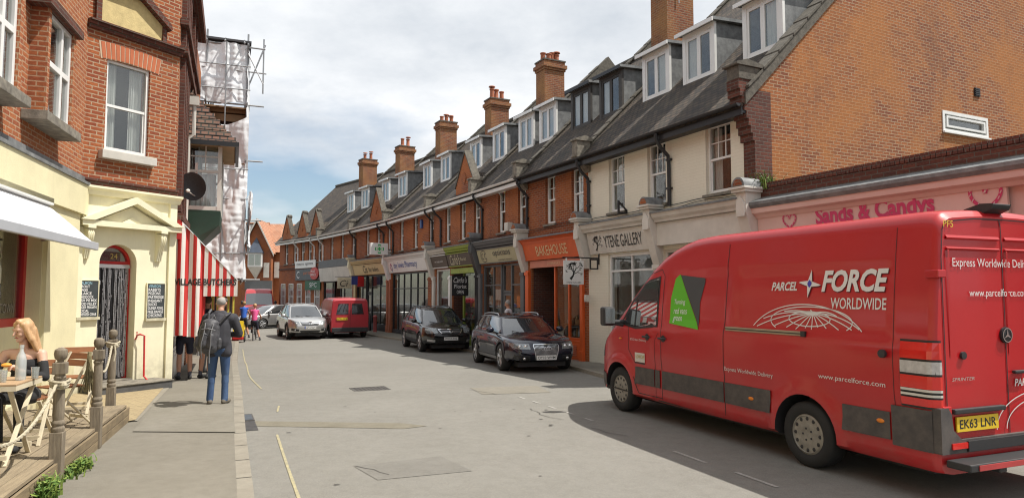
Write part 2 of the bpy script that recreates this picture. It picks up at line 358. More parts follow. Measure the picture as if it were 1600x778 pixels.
def pal():
    P = {}
    P['white'] = paint('white upvc', (.78, .78, .76), .35, var=.04)
    P['offwhite'] = paint('off white paint', (.66, .63, .57), .55, var=.1, scale=2)
    P['cream'] = paint('cream render', (.76, .70, .45), .8, var=.07, scale=1.5, bmp=.35, bscale=45, splash=.8)
    P['creamlight'] = paint('pale cream paint', (.80, .755, .55), .7, var=.05, bmp=.15, bscale=25, splash=.7)
    P['stone'] = paint('weathered stone', (.27, .245, .20), .9, var=.22, scale=7, c2=(.10, .09, .075), bmp=.4)
    P['lead'] = paint('lead sheet', (.11, .115, .12), .6, var=.25, scale=5, c2=(.24, .25, .25), bmp=.3, bscale=8)
    P['black'] = paint('black paint', (.018, .018, .02), .45, var=.1)
    P['iron'] = paint('black iron', (.025, .025, .028), .5, var=.1)
    P['grey'] = paint('grey paint', (.13, .135, .14), .55, var=.1)
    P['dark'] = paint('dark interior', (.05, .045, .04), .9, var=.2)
    P['room'] = paint('interior plaster', (.50, .47, .42), .9, var=.1)
    P['red'] = paint('red gloss paint', (.50, .02, .02), .35, var=.08)
    P['chrome'] = paint('chrome', (.75, .76, .78), .18, metal=1, var=.03)
    P['alu'] = paint('alloy metal', (.55, .56, .57), .35, metal=.8, var=.06)
    P['rubber'] = paint('tyre rubber', (.022, .022, .022), .8, var=.15)
    P['plastic'] = paint('black plastic', (.028, .028, .03), .55, var=.1)
    P['glass'] = glass(see=.93, f0=.10)
    P['shopglass'] = glass('shop glass', (.04, .05, .05), .95, wav=.02, f0=.07)
    P['curtain'] = paint('net curtain', (.78, .78, .76), .9, var=.1, scale=14, stretch=(6, 1, .3))
    P['brick'] = brick('orange red brick', (.37, .10, .036), (.20, .05, .026), (.32, .23, .16), patch=(.42, .14, .042), stain=(.07, .04, .035), stain_amt=.6, ms=.011, grime_scale=1.3)
    P['brickchim'] = brick('chimney brick', (.33, .12, .055), (.20, .065, .038), (.30, .22, .15), patch=(.36, .19, .07), stain=(.06, .035, .03), stain_amt=.7, ms=.012, grime_scale=1.6)
    P['brickdark'] = brick('dark sooty brick', (.17, .06, .04), (.09, .04, .032), (.14, .12, .10), stain_amt=.6)
    P['brickgold'] = brick('weathered flank brick', (.38, .13, .05), (.19, .06, .035), (.46, .33, .21), patch=(.42, .17, .05), stain=(.09, .05, .05), stain_amt=.7, grime_scale=.7, bmp=.8, ms=.011)
    P['brickpaint'] = brick('cream painted brick', (.76, .72, .60), (.75, .71, .59), (.70, .66, .54), stain=(.45, .4, .3), stain_amt=.25, mort_smooth=.9, bmp=.25, mottle=.05)
    P['brickleft'] = brick('red corner brick', (.40, .125, .045), (.24, .06, .03), (.44, .33, .22), stain_amt=.3, ms=.011)
    P['brickpale'] = brick('soft orange brick', (.44, .155, .06), (.30, .09, .045), (.48, .34, .22), stain_amt=.25, ms=.010)
    P['tile'] = tiles('dark roof tiles', (.028, .021, .018), (.085, .06, .042), gap=(.005, .004, .004), moss=(.15, .13, .085), moss_amt=.3, w=.2, h=.14)
    P['tilered'] = tiles('brown clay tiles', (.16, .075, .05), (.10, .055, .04), moss_amt=.3)
    P['tileorange'] = tiles('orange clay tiles', (.50, .24, .14), (.40, .18, .10), gap=(.15, .08, .05), moss=(.5, .4, .3), moss_amt=.3, w=.25, h=.18)
    P['tilegrey'] = tiles('slate grey tiles', (.13, .13, .13), (.17, .165, .16), moss_amt=.25)
    P['coping'] = paint('mossy coping', (.15, .135, .11), .95, var=.25, scale=9, c2=(.055, .05, .042), bmp=.5)
    P['terracotta'] = paint('terracotta', (.42, .14, .07), .8, var=.15)
    return P
P = pal()

# ================================================================ GROUND
def sheet(line_a, line_b, za, zb, mat, name, n=1):
    mb = MB(); k = len(line_a)
    mb.add([(x, y, za(y)) for x, y in line_a] + [(x, y, zb(y)) for x, y in line_b], [(i, i + 1, k + i + 1, k + i) for i in range(k - 1)])
    return mb
KL = smooth_line([(2.6, -6), (1.0, -2.0), (-.75, 2.4), (-2.25, 6.06), (-3.35, 8.69), (-5.45, 13.8), (-8.15, 20.3), (-13.0, 32.4), (-16.0, 38.5), (-21.5, 46), (-32, 56), (-60, 78)], 8)
KR = smooth_line([(12.4, -6), (10.6, -2.5), (8.9, 1.0), (6.35, 6.2), (4.2, 10.8), (2.4, 14.8), (1.75, 17.4), (1.15, 19.6), (-.3, 22.5), (-1.85, 25.6), (-3.9, 29.2), (-6.0, 32.7), (-8.5, 36.7), (-13.8, 45), (-19.5, 51.8), (-31, 61), (-60, 84)], 8)
def resample(L, n):
    L = np.array(L); d = np.r_[0, np.cumsum(np.hypot(*np.diff(L, axis=0).T))]; t = np.linspace(0, d[-1], n)
    return [(float(np.interp(a, d, L[:, 0])), float(np.interp(a, d, L[:, 1]))) for a in t]
def offs(L, o):
    out = []
    for i, p in enumerate(L):
        a = L[max(i - 1, 0)]; b = L[min(i + 1, len(L) - 1)]; dx, dy = b[0] - a[0], b[1] - a[1]; l = math.hypot(dx, dy)
        out.append((p[0] + dy / l * o, p[1] - dx / l * o))
    return out
KL = resample(KL, 120); KR = resample(KR, 120)
m_earth = asphalt('earth', (.12, .12, .10), (.16, .15, .12))
m_road = asphalt('road asphalt', (.175, .169, .152), (.215, .208, .188), .4, .35)
m_pave = asphalt('pavement asphalt', (.165, .152, .125), (.215, .20, .168), .3, .6)
m_patch = asphalt('patched asphalt', (.155, .149, .134), (.19, .183, .166), .3, .8)
m_kerb = asphalt('kerb granite', (.22, .20, .165), (.28, .26, .215), .3, 2)
m_kerb.node_tree.nodes['Principled BSDF'].inputs['Roughness'].default_value = .85
mb = MB(); mb.quad((-2500, -300, -.6), (2500, -300, -.6), (2500, 4500, -.6), (-2500, 4500, -.6)); struct('ground', mb, m_earth)
g0 = lambda y: gz(y) - KERB
struct('road', sheet(KL, KR, g0, g0, m_road, 'road'), m_road)
def kerb(L, sgn, name):
    """row of kerb stones: top .13 wide, a face down to the road"""
    mb = MB(); a = L; b = offs(L, sgn * .14); c = offs(L, -sgn * .012); k = len(L)
    for i in range(k - 1):
        z0, z1 = gz(L[i][1]), gz(L[i + 1][1])
        mb.quad((*a[i], z0), (*a[i + 1], z1), (*b[i + 1], z1), (*b[i], z0))
        mb.quad((*c[i], z0 - KERB - .02), (*c[i + 1], z1 - KERB - .02), (*a[i + 1], z1), (*a[i], z0))
    # joints between stones
    L2 = resample(L, int(130 / .91)); b2 = offs(L2, sgn * .14); n2 = offs(L2, -sgn * .015)
    for i in range(1, len(L2) - 1):
        if L2[i][1] > 26 or L2[i][1] < 3: continue
        d = Vector((L2[i + 1][0] - L2[i][0], L2[i + 1][1] - L2[i][1])).normalized() * .006; z = gz(L2[i][1]) + .003
        p, q = Vector(L2[i]), Vector(b2[i])
        mb.quad((*(p - d), z), (*(p + d), z), (*(q + d), z), (*(q - d), z), 1)
    return struct(name, mb, [m_kerb, P['dark']])
kerb(KL, -1, 'kerb'); kerb(KR, 1, 'kerb')
aL = offs(KL, -.14); bL = offs(KL, -9)
struct('pavement', sheet(aL, bL, gz, gz, m_pave, 'p'), m_pave)
aR = offs(KR, .14); bR = offs(KR, 9)
struct('pavement', sheet(aR, bR, gz, gz, m_pave, 'p'), m_pave)
# older slabs of tarmac with their own tone, laid in the left pavement
def flat(pts, z, mat, name, **k):
    mb = MB(); mb.add([(x, y, z + (gz(y) if y > 10 else 0)) for x, y in pts], [list(range(len(pts)))]); return struct(name, mb, mat, **k)
m_pave2 = asphalt('newer pavement asphalt', (.185, .172, .142), (.225, .21, .178), .25, 1.1)
flat([(-4.9, 8.9), (-3.55, 8.85), (-4.55, 11.15), (-5.85, 11.2), (-5.35, 10.1)], .012, m_pave2, 'pavement_section')
m_paver = brick('tan block paving', (.42, .34, .20), (.36, .29, .17), (.22, .18, .12), bw=.2, bh=.1, ms=.006, stain_amt=.2, bmp=.3)
flat([(-5.5, 9.2), (-5.28, 9.65), (-6.85, 13.6), (-6.95, 13.85), (-7.84, 12.25), (-6.9, 9.2)], .022, m_paver, 'path')
mb = MB()
ed = [(-5.33, 9.6), (-6.9, 13.75)]; mb.quad((*ed[0], .012), (*ed[1], -.02), (ed[1][0] + .09, ed[1][1] + .03, -.02), (ed[0][0] + .09, ed[0][1] + .03, .012)); struct('kerb', mb, m_kerb)
rz = -KERB + .004
def rpatch(pts, name='road_section', m=m_patch):
    mb = MB(); mb.add([(x, y, gz(y) + rz) for x, y in pts], [list(range(len(pts)))]); return struct(name, mb, m)
rpatch([(-1.72, 7.5), (-.82, 7.95), (-.42, 7.3), (-1.35, 6.95)])
rpatch([(-.85, 13.9), (.5, 14.3), (.75, 13.2), (-.55, 12.9)], m=m_pave2)
rpatch([(-3.9, 9.75), (-1.5, 9.55), (-1.2, 9.75), (-1.6, 9.95), (-3.95, 10.12)], m=asphalt('tar seam', (.165, .15, .115), (.20, .185, .145), .2, 3))
m_tar = paint('tar', (.10, .095, .085), .8, var=.2)
mb = MB(); random.seed(3)
def crack(mb, x, y, a, n, st, w):
    pts = [(x, y)]
    for i in range(n): a += random.uniform(-.5, .5); x += math.cos(a) * st; y += math.sin(a) * st; pts.append((x, y))
    stroke(mb, pts, w, lambda u, v: (u, v, gz(v) + rz + .003))
for x, y, a, n in ((-.85, 13.6, -.6, 6), (.3, 11.2, -.9, 8), (1.1, 9.6, -1.0, 5), (-1.7, 7.5, -.9, 4)): crack(mb, x, y, a, n, .14, .012)
for i in range(16):
    x, y = random.uniform(-3.3, .6), random.choice((random.uniform(5.2, 12), random.uniform(9.5, 11.5)))
    s = random.uniform(.008, .028); mb.add([(x + s * 1.4, y, gz(y) + rz + .002), (x, y + s, gz(y) + rz + .002), (x - s * 1.6, y + s * .4, gz(y) + rz + .002), (x - s, y - s * .6, gz(y) + rz + .002)], [(0, 1, 2, 3)])
struct('road_surface', mb, m_tar)
# yellow line along the left kerb, worn away in places
m_yel = paint('worn yellow line', (.44, .385, .21), .8, var=.25, scale=12, c2=(.22, .205, .16))
mb = MB(); YL = [(-1.2, 4.6), (-1.83, 6.06), (-2.5, 7.65), (-3.12, 9.15)]
def ribbon(pts, w, seed):
    pts = smooth_line(pts, 14); ww = []; random.seed(seed)
    for i in range(len(pts)): ww.append(w * random.uniform(.9, 1.05))
    ww[0] = ww[-1] = w * .3
    stroke(mb, pts, ww, lambda u, v: (u, v, gz(v) + rz + .002))
ribbon(YL, .032, 1); ribbon([(-3.72, 10.9), (-3.9, 11.5)], .03, 2); ribbon([(-5.0, 13.7), (-6.2, 16.2), (-7.6, 19.6), (-8.2, 21.0), (-10.4, 26.4)], .03, 3)
struct('road_line', mb, m_yel)
m_wl = paint('worn white paint', (.42, .41, .38), .8, var=.2, scale=12, c2=(.24, .23, .2)); mb = MB()
for i in range(5):
    x, y = .1 + i * .24, 12.6 - i * .55; mb.add([(x, y, gz(y) + rz + .001), (x + .05, y - .03, gz(y) + rz + .001), (x + .16, y - .26, gz(y) + rz + .001), (x + .1, y - .24, gz(y) + rz + .001)], [(0, 1, 2, 3)])
for i in range(4):
    x, y = 1.9 + i * .42, 8.2 - i * .95; mb.add([(x, y, gz(y) + rz + .001), (x + .05, y, gz(y) + rz + .001), (x + .27, y - .55, gz(y) + rz + .001), (x + .22, y - .55, gz(y) + rz + .001)], [(0, 1, 2, 3)])
struct('road_marking', mb, m_wl)
# covers
def cover(cx, cy, w, d, ang, name, label, cat, z, matf, mats, n=6, group=None):
    F = frame((cx, cy, z), ang); t = thing(name, label, cat, F, group)
    mb = MB(); mb.box(-w / 2, w / 2, -d / 2, -d / 2 + .03, -.03, .006).box(-w / 2, w / 2, d / 2 - .03, d / 2, -.03, .006).box(-w / 2, -w / 2 + .03, -d / 2 + .03, d / 2 - .03, -.03, .006).box(w / 2 - .03, w / 2, -d / 2 + .03, d / 2 - .03, -.03, .006)
    part('cover_frame', mb, matf, t)
    mb = MB(); mb.box(-w / 2 + .032, w / 2 - .032, -d / 2 + .032, d / 2 - .032, -.03, .003)
    for i in range(n):
        for j in range(n):
            x = -w / 2 + .05 + (w - .1) * (i + .5) / n; y = -d / 2 + .05 + (d - .1) * (j + .5) / n
            mb.box(x - .02, x + .02, y - .006, y + .006, .003, .006)
    part('cover_plate', mb, mats, t); return t
m_cast = paint('cast iron', (.11, .10, .09), .6, metal=.3, var=.25, scale=9)
a = math.atan2(.909, -.416) - math.pi / 2
cover(-2.85, 13.75, .72, .55, a, 'manhole_cover', 'rusty iron manhole cover in the middle of the road', 'manhole cover', gz(13.75) - KERB + .001, m_tar, m_cast, 8)
cover(-4.63, 9.2, .55, .42, a, 'inspection_cover', 'pale concrete inspection cover set in the left pavement', 'inspection cover', .003, m_tar, paint('pale concrete', (.36, .33, .27), .9, var=.15), 2)
for i, (x, y, l) in enumerate(((-4.62, 10.0, 'small flat utility cover in the pavement, nearest of three in a row'), (-4.72, 10.45, 'small flat utility cover in the pavement, middle one of three in a row'), (-4.8, 10.95, 'small flat utility cover in the pavement, farthest of three in a row'))):
    cover(x, y, .28, .13, a, 'utility_cover', l, 'utility cover', .003 + gz(y), m_tar, paint('grey cover', (.2, .19, .17), .8, var=.2), 2, 'small utility covers in the left pavement')
# gully by the left kerb with standing water
t = thing('drain', 'road gully grate with standing water at the left kerb', 'drain', frame((-3.87, 10.1, gz(10) - KERB), a))
mb = MB(); mb.box(-.085, .085, -.75, -.0, .001, .006); part('worn_tarmac', mb, paint('wet tarmac', (.06, .055, .05), .5, var=.3, scale=8), t)
mb = MB(); mb.box(-.09, .09, .02, .6, .001, .012); 
for i in range(7): mb.box(-.07, .07, .06 + i * .075, .1 + i * .075, .012, .018)
part('grate', mb, m_cast, t)
mb = MB(); mb.box(-.07, .07, .05, .56, .0125, .0165); part('water', mb, paint('water film', (.1, .13, .17), .03, var=.05, spec=1.), t)

# ================================================================ RIGHT-HAND TERRACE
QF = [Vector(p) for p in ((5.05, 13.9), (2.27, 19.55), (-6.05, 35.75), (-12.2, 45.6), (-17.9, 52.3))]
CUM = [0]
for i in range(4): CUM.append(CUM[-1] + (QF[i + 1] - QF[i]).length)
def fpt(s):
    i = 0
    while i < 3 and s > CUM[i + 1]: i += 1
    d = (QF[i + 1] - QF[i]).normalized(); return QF[i] + d * (s - CUM[i])
def unit_frame(s0, s1):
    a, b = fpt(s1), fpt(s0); d = b - a
    return frame((a.x, a.y, 0), math.atan2(d.y, d.x)), d.length
WB, WT = 4.02, 5.56
RZ = lambda y: 6.06 + .98 * y
def sash(t, F, xc, w, z0, z1, fm='white', y=.09, bars=(1, 1), open_top=False, curtain=0, sill='stone', name='window', single=False, meet=.5, bar_low=False):
    """sliding sash: box frame, meeting rail, glazing bars in the upper sash; pane, sill and curtain as sub-parts"""
    T = F @ Matrix.Translation((xc, 0, z0)); h = z1 - z0; a = w / 2; mb = MB(); fw = .05
    mb.box(-a, -a + fw, y, y + .09, 0, h).box(a - fw, a, y, y + .09, 0, h).box(-a + fw, a - fw, y, y + .09, 0, fw + .02).box(-a + fw, a - fw, y, y + .09, h - fw, h)
    zm = h * (1 - meet)
    if not single:
        mb.box(-a + fw, a - fw, y + .012, y + .08, zm - .025, zm + .025)
        mb.box(-a + fw, -a + fw + .03, y + .03, y + .07, fw, zm - .02).box(a - fw - .03, a - fw, y + .03, y + .07, fw, zm - .02)
    n, k = bars
    for i in range(1, n + 1):
        x = -a + fw + (w - 2 * fw) * i / (n + 1); mb.box(x - .011, x + .011, y + .03, y + .06, (zm if not single else fw), h - fw)
        if bar_low: mb.box(x - .011, x + .011, y + .03, y + .06, fw, zm)
    for j in range(1, k + 1):
        z = zm + .025 + (h - fw - zm - .025) * j / (k + 1); mb.box(-a + fw, a - fw, y + .031, y + .059, z - .011, z + .011)
    o = part(name, mb, P[fm], t, T)
    mb = MB(); mb.box(-a + fw - .01, a - fw + .01, y + .042, y + .048, fw, h - fw); part('pane', mb, P['glass'], o, T)
    if sill:
        mb = MB(); mb.prism([(-.07, -.08), (-.07, -.02), (y, .012), (y, -.08)], 'x', -a - .06, a + .06); part('sill', mb, P[sill], o, T)
    if curtain:
        mb = MB(); r = random.Random(int(abs(xc) * 77 + z0 * 13))
        def cur(u0, u1, zb):
            pts = [(u0 + (u1 - u0) * i / 18, y + .16 + .022 * math.sin(i * 1.9 + r.random())) for i in range(19)]
            mb.add([(x, q, zb) for x, q in pts] + [(x, q, h - fw) for x, q in pts], [(i, i + 1, 20 + i, 19 + i) for i in range(18)], 0, True)
        if curtain == 1: cur(-a + .04, -a + w * .34, .06); cur(a - w * .34, a - .04, .06)
        elif curtain == 2: cur(-a + .04, a - .04, .06)
        else: cur(-a + .04, a - .04, h * .55)
        part('curtain', mb, P['curtain'], o, T)
    return o
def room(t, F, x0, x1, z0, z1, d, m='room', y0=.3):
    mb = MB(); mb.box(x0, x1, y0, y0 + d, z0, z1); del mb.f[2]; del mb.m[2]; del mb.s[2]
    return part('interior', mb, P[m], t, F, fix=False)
def console(t, F, x, m='offwhite', hood='lead', z=0):
    mb = MB()
    mb.prism([(.0, 2.5), (-.12, 2.5), (-.2, 2.72), (-.34, 3.18), (-.42, 3.42), (-.42, 3.84), (0, 3.84)], 'x', x - .13, x + .13)
    mb.prism([(-.16, 3.35), (.16, 3.35), (.16, 3.6), (0, 3.78), (-.16, 3.6)], 'y', -.45, -.421, T=Matrix.Translation((x, 0, 0)) @ Matrix.Scale(.72, 4, (1, 0, 0)))
    mb.box(x - .19, x + .19, -.5, 0, 3.84, 3.9).box(x - .22, x + .22, -.54, 0, 3.9, 3.95)
    o = part('console', mb, P[m], t, F, bevel=.008)
    mb = MB(); pts = [(x + .18 * math.cos(R(a)), 3.95 + .2 * math.sin(R(a))) for a in range(0, 181, 15)]
    mb.prism(pts, 'y', -.5, 0, smooth=True); part('arched_hood', mb, P[hood], o, F)
    mb = MB(); pts = [(x + .125 * math.cos(R(a)), 3.97 + .135 * math.sin(R(a))) for a in range(0, 181, 15)]
    mb.prism(pts, 'y', -.515, -.501); part('hood_face', mb, P['brick'] if hood == 'lead' else P[m], o, F)
def fascia_sign(F, x0, x1, z0, z1, board, label, letter, draw, y0=-.1, y1=-.26, edge=None, group=None):
    """canted shop sign: its own thing, board plus lettering"""
    t = thing('shop_sign', label, 'shop sign', F @ Matrix.Translation((x0, 0, z0)), group); H = z1 - z0; w = x1 - x0
    mb = MB(); mb.prism([(y0, 0), (y1, H), (y1 + .05, H), (y0 + .05, 0)], 'x', 0, w); part('sign_board', mb, board, t)
    if edge:
        mb = MB()
        for v in (0, H - .04):
            ya = y0 + (y1 - y0) * v / H; mb.prism([(ya - .02, v), (ya - .02 + (y1 - y0) * .04 / H, v + .04), (ya + .01, v + .04), (ya + .01, v)], 'x', .0, w)
        part('moulding', mb, edge, t)
    def place(u, v, off=.012):
        return Vector((u, y0 + (y1 - y0) * v / H - off, v))
    mb = MB(); draw(mb, place, w, H); part('lettering', mb, letter, t, fix=False); return t
def shopfront(t, F, a, b, g, col, mull, transom=2.25, riser=.45, door=None, riser_mat=None, y=.05, top=2.86, lobby=None, sm=.05):
    """framed glazing in the opening a..b; door = (x0, x1)"""
    m = P[col] if isinstance(col, str) else col; fw = .07; mb = MB(); xa = a
    segs = [(a, b)] if not door else [s for s in ((a, door[0]), (door[1], b)) if s[1] - s[0] > .15]
    for p, q in segs:
        mb.box(p, p + fw, y, y + .1, g + riser, top).box(q - fw, q, y, y + .1, g + riser, top).box(p + fw, q - fw, y, y + .1, g + riser, g + riser + .08).box(p + fw, q - fw, y, y + .1, top - .08, top)
        if transom: mb.box(p + fw, q - fw, y + .015, y + .085, transom - sm / 2, transom + sm / 2)
        for x in mull:
            if p + .1 < x < q - .1: mb.box(x - sm / 2, x + sm / 2, y + .01, y + .09, g + riser + .08, top - .08)
    o = part('shop_window', mb, m, t, F, bevel=.004)
    for p, q in segs: mb = MB(); mb.box(p + fw - .01, q - fw + .01, y + .046, y + .054, g + riser + .07, top - .07); part('pane', mb, P['shopglass'], o, F)
    if riser > .02:
        mb = MB()
        for p, q in segs:
            mb.box(p, q, y - .02, y + .14, g - .1, g + riser - .002).box(p + .12, q - .12, y - .035, y - .02, g + .1, g + riser - .1)
        part('stallriser', mb, riser_mat or m, t, F, bevel=.006)
    if door:
        d0, d1 = door; yy = y + .06 if not lobby else lobby; mb = MB()
        mb.box(d0, d0 + .06, yy, yy + .08, g, top).box(d1 - .06, d1, yy, yy + .08, g, top).box(d0 + .06, d1 - .06, yy, yy + .08, 2.1 + g, 2.17 + g).box(d0 + .06, d1 - .06, yy, yy + .08, top - .06, top)
        mb.box(d0 + .07, d0 + .15, yy + .01, yy + .06, g + .02, g + 2.08).box(d1 - .15, d1 - .07, yy + .01, yy + .06, g + .02, g + 2.08).box(d0 + .15, d1 - .15, yy + .01, yy + .06, g + .02, g + .35).box(d0 + .15, d1 - .15, yy + .01, yy + .06, g + 1.98, g + 2.08)
        od = part('door', mb, m, t, F, bevel=.004)
        mb = MB(); mb.box(d0 + .14, d1 - .14, yy + .03, yy + .036, g + .34, g + 1.99).box(d0 + .05, d1 - .05, yy + .03, yy + .036, g + 2.16, top - .05); part('pane', mb, P['shopglass'], od, F)
        mb = MB(); mb.tube([(d0 + .12, yy - .04, g + .9), (d0 + .12, yy - .04, g + 1.3)], .014); mb.box(d0 + .11, d0 + .13, yy - .04, yy + .01, g + .93, g + .95).box(d0 + .11, d0 + .13, yy - .04, yy + .01, g + 1.25, g + 1.27); part('handle', mb, P['chrome'], od, F)
        if lobby:
            mb = MB(); mb.quad((d0, y, g), (d0, lobby, g), (d0, lobby, top), (d0, y, top)); mb.quad((d1, y, g), (d1, lobby, g), (d1, lobby, top), (d1, y, top)); mb.quad((d0, y, top), (d1, y, top), (d1, lobby, top), (d0, lobby, top)); mb.quad((d0, y, g + .01), (d1, y, g + .01), (d1, lobby, g + .01), (d0, lobby, g + .01))
            part('lobby', mb, P['brickdark'], t, F)
    return o
DISPLAY = [paint('display ' + n, c, .7, var=.1) for n, c in (('white', (.6, .6, .58)), ('red', (.45, .05, .04)), ('green', (.08, .2, .06)), ('brown', (.25, .14, .07)), ('yellow', (.55, .4, .08)), ('blue', (.1, .16, .32)), ('black', (.03, .03, .03)), ('bread', (.42, .25, .11)))]
def display(t, F, x0, x1, g, seed, cols=(0, 1, 2, 3, 4, 5), y=.45, levels=(.55, 1.05, 1.5), dense=6, name='display'):
    r = random.Random(seed); mb = MB()
    for L in levels:
        mb.box(x0, x1, y, y + .3, g + L, g + L + .03, 3); n = int((x1 - x0) * dense)
        for i in range(n):
            x = x0 + (x1 - x0) * (i + .5) / n; w = r.uniform(.03, .07); h = r.uniform(.08, .3); c = r.choice(cols)
            if r.random() < .5: mb.lathe([(w, 0), (w, h * .6), (w * .5, h * .8), (w * .4, h)], (x, y + .12, g + L + .03), 8, c)
            else: mb.box(x - w, x + w, y + .05, y + .1 + w, g + L + .03, g + L + .03 + h, c)
    part(name, mb, DISPLAY, t, F)
def dormer(t, F, xc, w=1.2, fm='white', yf=1.3, z0=7.28, h=1.38, slope=.12, n=2, cur=2):
    """box dormer set in the roof slope: casement front, lead cheeks and a shallow lid"""
    a = w / 2; zt = z0 + h; yb = (zt + .1 - 6.06) / .98 + .1; lm = P[fm] if fm == 'white' else P['darkwood']
    mb = MB()
    for s in (-1, 1):
        x = s * (a - .02); zb = RZ(yf)
        mb.prism([(yf + .02, zb - .1), (yf + .02, zt), (yb, zt), (yb, RZ(yb) - .1)], 'x', min(x, x - s * .04), max(x, x - s * .04), T=Matrix.Translation((xc, 0, 0)))
    o = part('dormer', mb, P['lead'], t, F)
    mb = MB(); fw = .125
    mb.box(-a, -a + fw, yf - .02, yf + .06, z0 - .08, zt).box(a - fw, a, yf - .02, yf + .06, z0 - .08, zt).box(-a + fw, a - fw, yf - .02, yf + .06, z0 - .08, z0 + .06).box(-a + fw, a - fw, yf - .02, yf + .06, zt - .14, zt)
    iw = (w - 2 * fw) / n
    for i in range(n):
        x0 = -a + fw + i * iw
        mb.box(x0, x0 + .065, yf, yf + .05, z0 + .06, zt - .14).box(x0 + iw - .065, x0 + iw, yf, yf + .05, z0 + .06, zt - .14).box(x0 + .065, x0 + iw - .065, yf, yf + .05, z0 + .06, z0 + .15).box(x0 + .065, x0 + iw - .065, yf, yf + .05, zt - .22, zt - .14)
    TT = F @ Matrix.Translation((xc, 0, 0))
    part('casement', mb, lm, o, TT, bevel=.004)
    mb = MB(); mb.box(-a + fw, a - fw, yf + .022, yf + .028, z0 + .06, zt - .15); part('pane', mb, P['glass'], o, TT)
    mb = MB(); pts = [(-a + fw + (w - 2 * fw) * i / 24, yf + .08 + .02 * math.sin(i * 2.1)) for i in range(25)]
    if cur == 1: pts = pts[:10]
    if cur == 3: pts = pts[14:]
    mb.add([(x, q, z0 + .05) for x, q in pts] + [(x, q, zt - .14) for x, q in pts], [(i, i + 1, len(pts) + i + 1, len(pts) + i) for i in range(len(pts) - 1)], 0, True); part('curtain', mb, P['curtain'], o, TT)
    mb = MB(); mb.prism([(yf - .16, zt - .02), (yf - .16, zt + .06), (yb + .2, zt + .06 + slope), (yb + .2, zt + slope - .02)], 'x', -a - .1, a + .1); part('dormer_roof', mb, P['lead'], o, TT)
    mb = MB(); mb.prism([(yf - .2, zt - .07), (yf - .2, zt + .03), (yf - .162, zt + .03), (yf - .162, zt - .07)], 'x', -a - .12, a + .12); part('dormer_fascia', mb, lm if fm == 'white' else P['black'], o, TT)
    mb = MB(); mb.box(-a + .05, a - .05, yf + .5, yf + .52, z0 - .1, zt); part('dark_room', mb, P['dark'], o, TT)
def chimney(t, F, x, y, z0, z1, w=.78, d=1.0, pots=3, m='brickchim', tall=0):
    mb = MB(); mb.box(x - w / 2, x + w / 2, y - d / 2, y + d / 2, z0, z1 - .45)
    mb.box(x - w / 2 - .04, x + w / 2 + .04, y - d / 2 - .04, y + d / 2 + .04, z1 - .45, z1 - .35).box(x - w / 2 - .09, x + w / 2 + .09, y - d / 2 - .09, y + d / 2 + .09, z1 - .35, z1 - .2).box(x - w / 2 - .02, x + w / 2 + .02, y - d / 2 - .02, y + d / 2 + .02, z1 - .2, z1 - .06)
    o = part('chimney', mb, P[m], t, F)
    mb = MB(); mb.box(x - w / 2 - .05, x + w / 2 + .05, y - d / 2 - .05, y + d / 2 + .05, z1 - .06, z1); part('chimney_cap', mb, P['coping'], o, F)
    r = random.Random(int(x * 10 + y * 7 + z1 * 31))
    for i in range(pots):
        py = y + (i - (pots - 1) / 2) * d / max(pots, 1) * .85; h = r.uniform(.3, .55); mb = MB()
        mb.lathe([(.14, 0), (.13, h * .15), (.11, h * .2), (.1, h * .85), (.125, h * .88), (.125, h), (.09, h), (.09, h * .6)], (x + r.uniform(-.08, .08), py, z1), 12)
        if r.random() < .6: mb.lathe([(.02, h + .08), (.17, h + .08), (.15, h + .12), (.02, h + .15)], (x, py, z1), 12); mb.box(x - .1, x - .08, py - .01, py + .01, z1 + h, z1 + h + .09).box(x + .08, x + .1, py - .01, py + .01, z1 + h, z1 + h + .09)
        part('chimney_pot', mb, P['terracotta'], o, F)
def gablet(t, F, xc, w, ztop, stone=True, round_=False):
    a = w / 2; mb = MB()
    mb.prism([(-a, 5.5), (a, 5.5), (a, 6.15), (.0, ztop), (-a, 6.15)], 'y', -.2, .05, T=Matrix.Translation((xc, 0, 0)))
    # small lozenge in raised brick
    zc = 6.0 + (ztop - 6) * .3; mb.prism([(-.16, zc), (0, zc - .25), (.16, zc), (0, zc + .25)], 'y', -.24, -.2, T=Matrix.Translation((xc, 0, 0)))
    o = part('gablet', mb, P['brick'], t, F); mb = MB()
    for s in (-1, 1):
        pts = [(s * (a + .03), 6.12), (s * (a + .03), 6.22), (0, ztop + .1), (0, ztop)]
        mb.prism(pts, 'y', -.24, .09, T=Matrix.Translation((xc, 0, 0)))
    if round_: mb.lathe([(.12, -.16), (.15, -.13), (.15, .12), (.12, .16)], (xc, 0, ztop - .02), 14, axis='y')
    part('gablet_coping', mb, P['coping'], o, F)
    mb = MB(); zr_ = 6.15 + (ztop - 6.15) * .45
    mb.add([(xc - a * .6, .12, 6.1), (xc, .12, zr_), (xc + a * .6, .12, 6.1), (xc, (zr_ - 6.06) / .98, zr_)], [(0, 1, 3), (1, 2, 3)]); part('gablet_roof', mb, P['tile'], o, F)
P['darkwood'] = paint('dark stained frames', (.06, .055, .05), .6, var=.2)

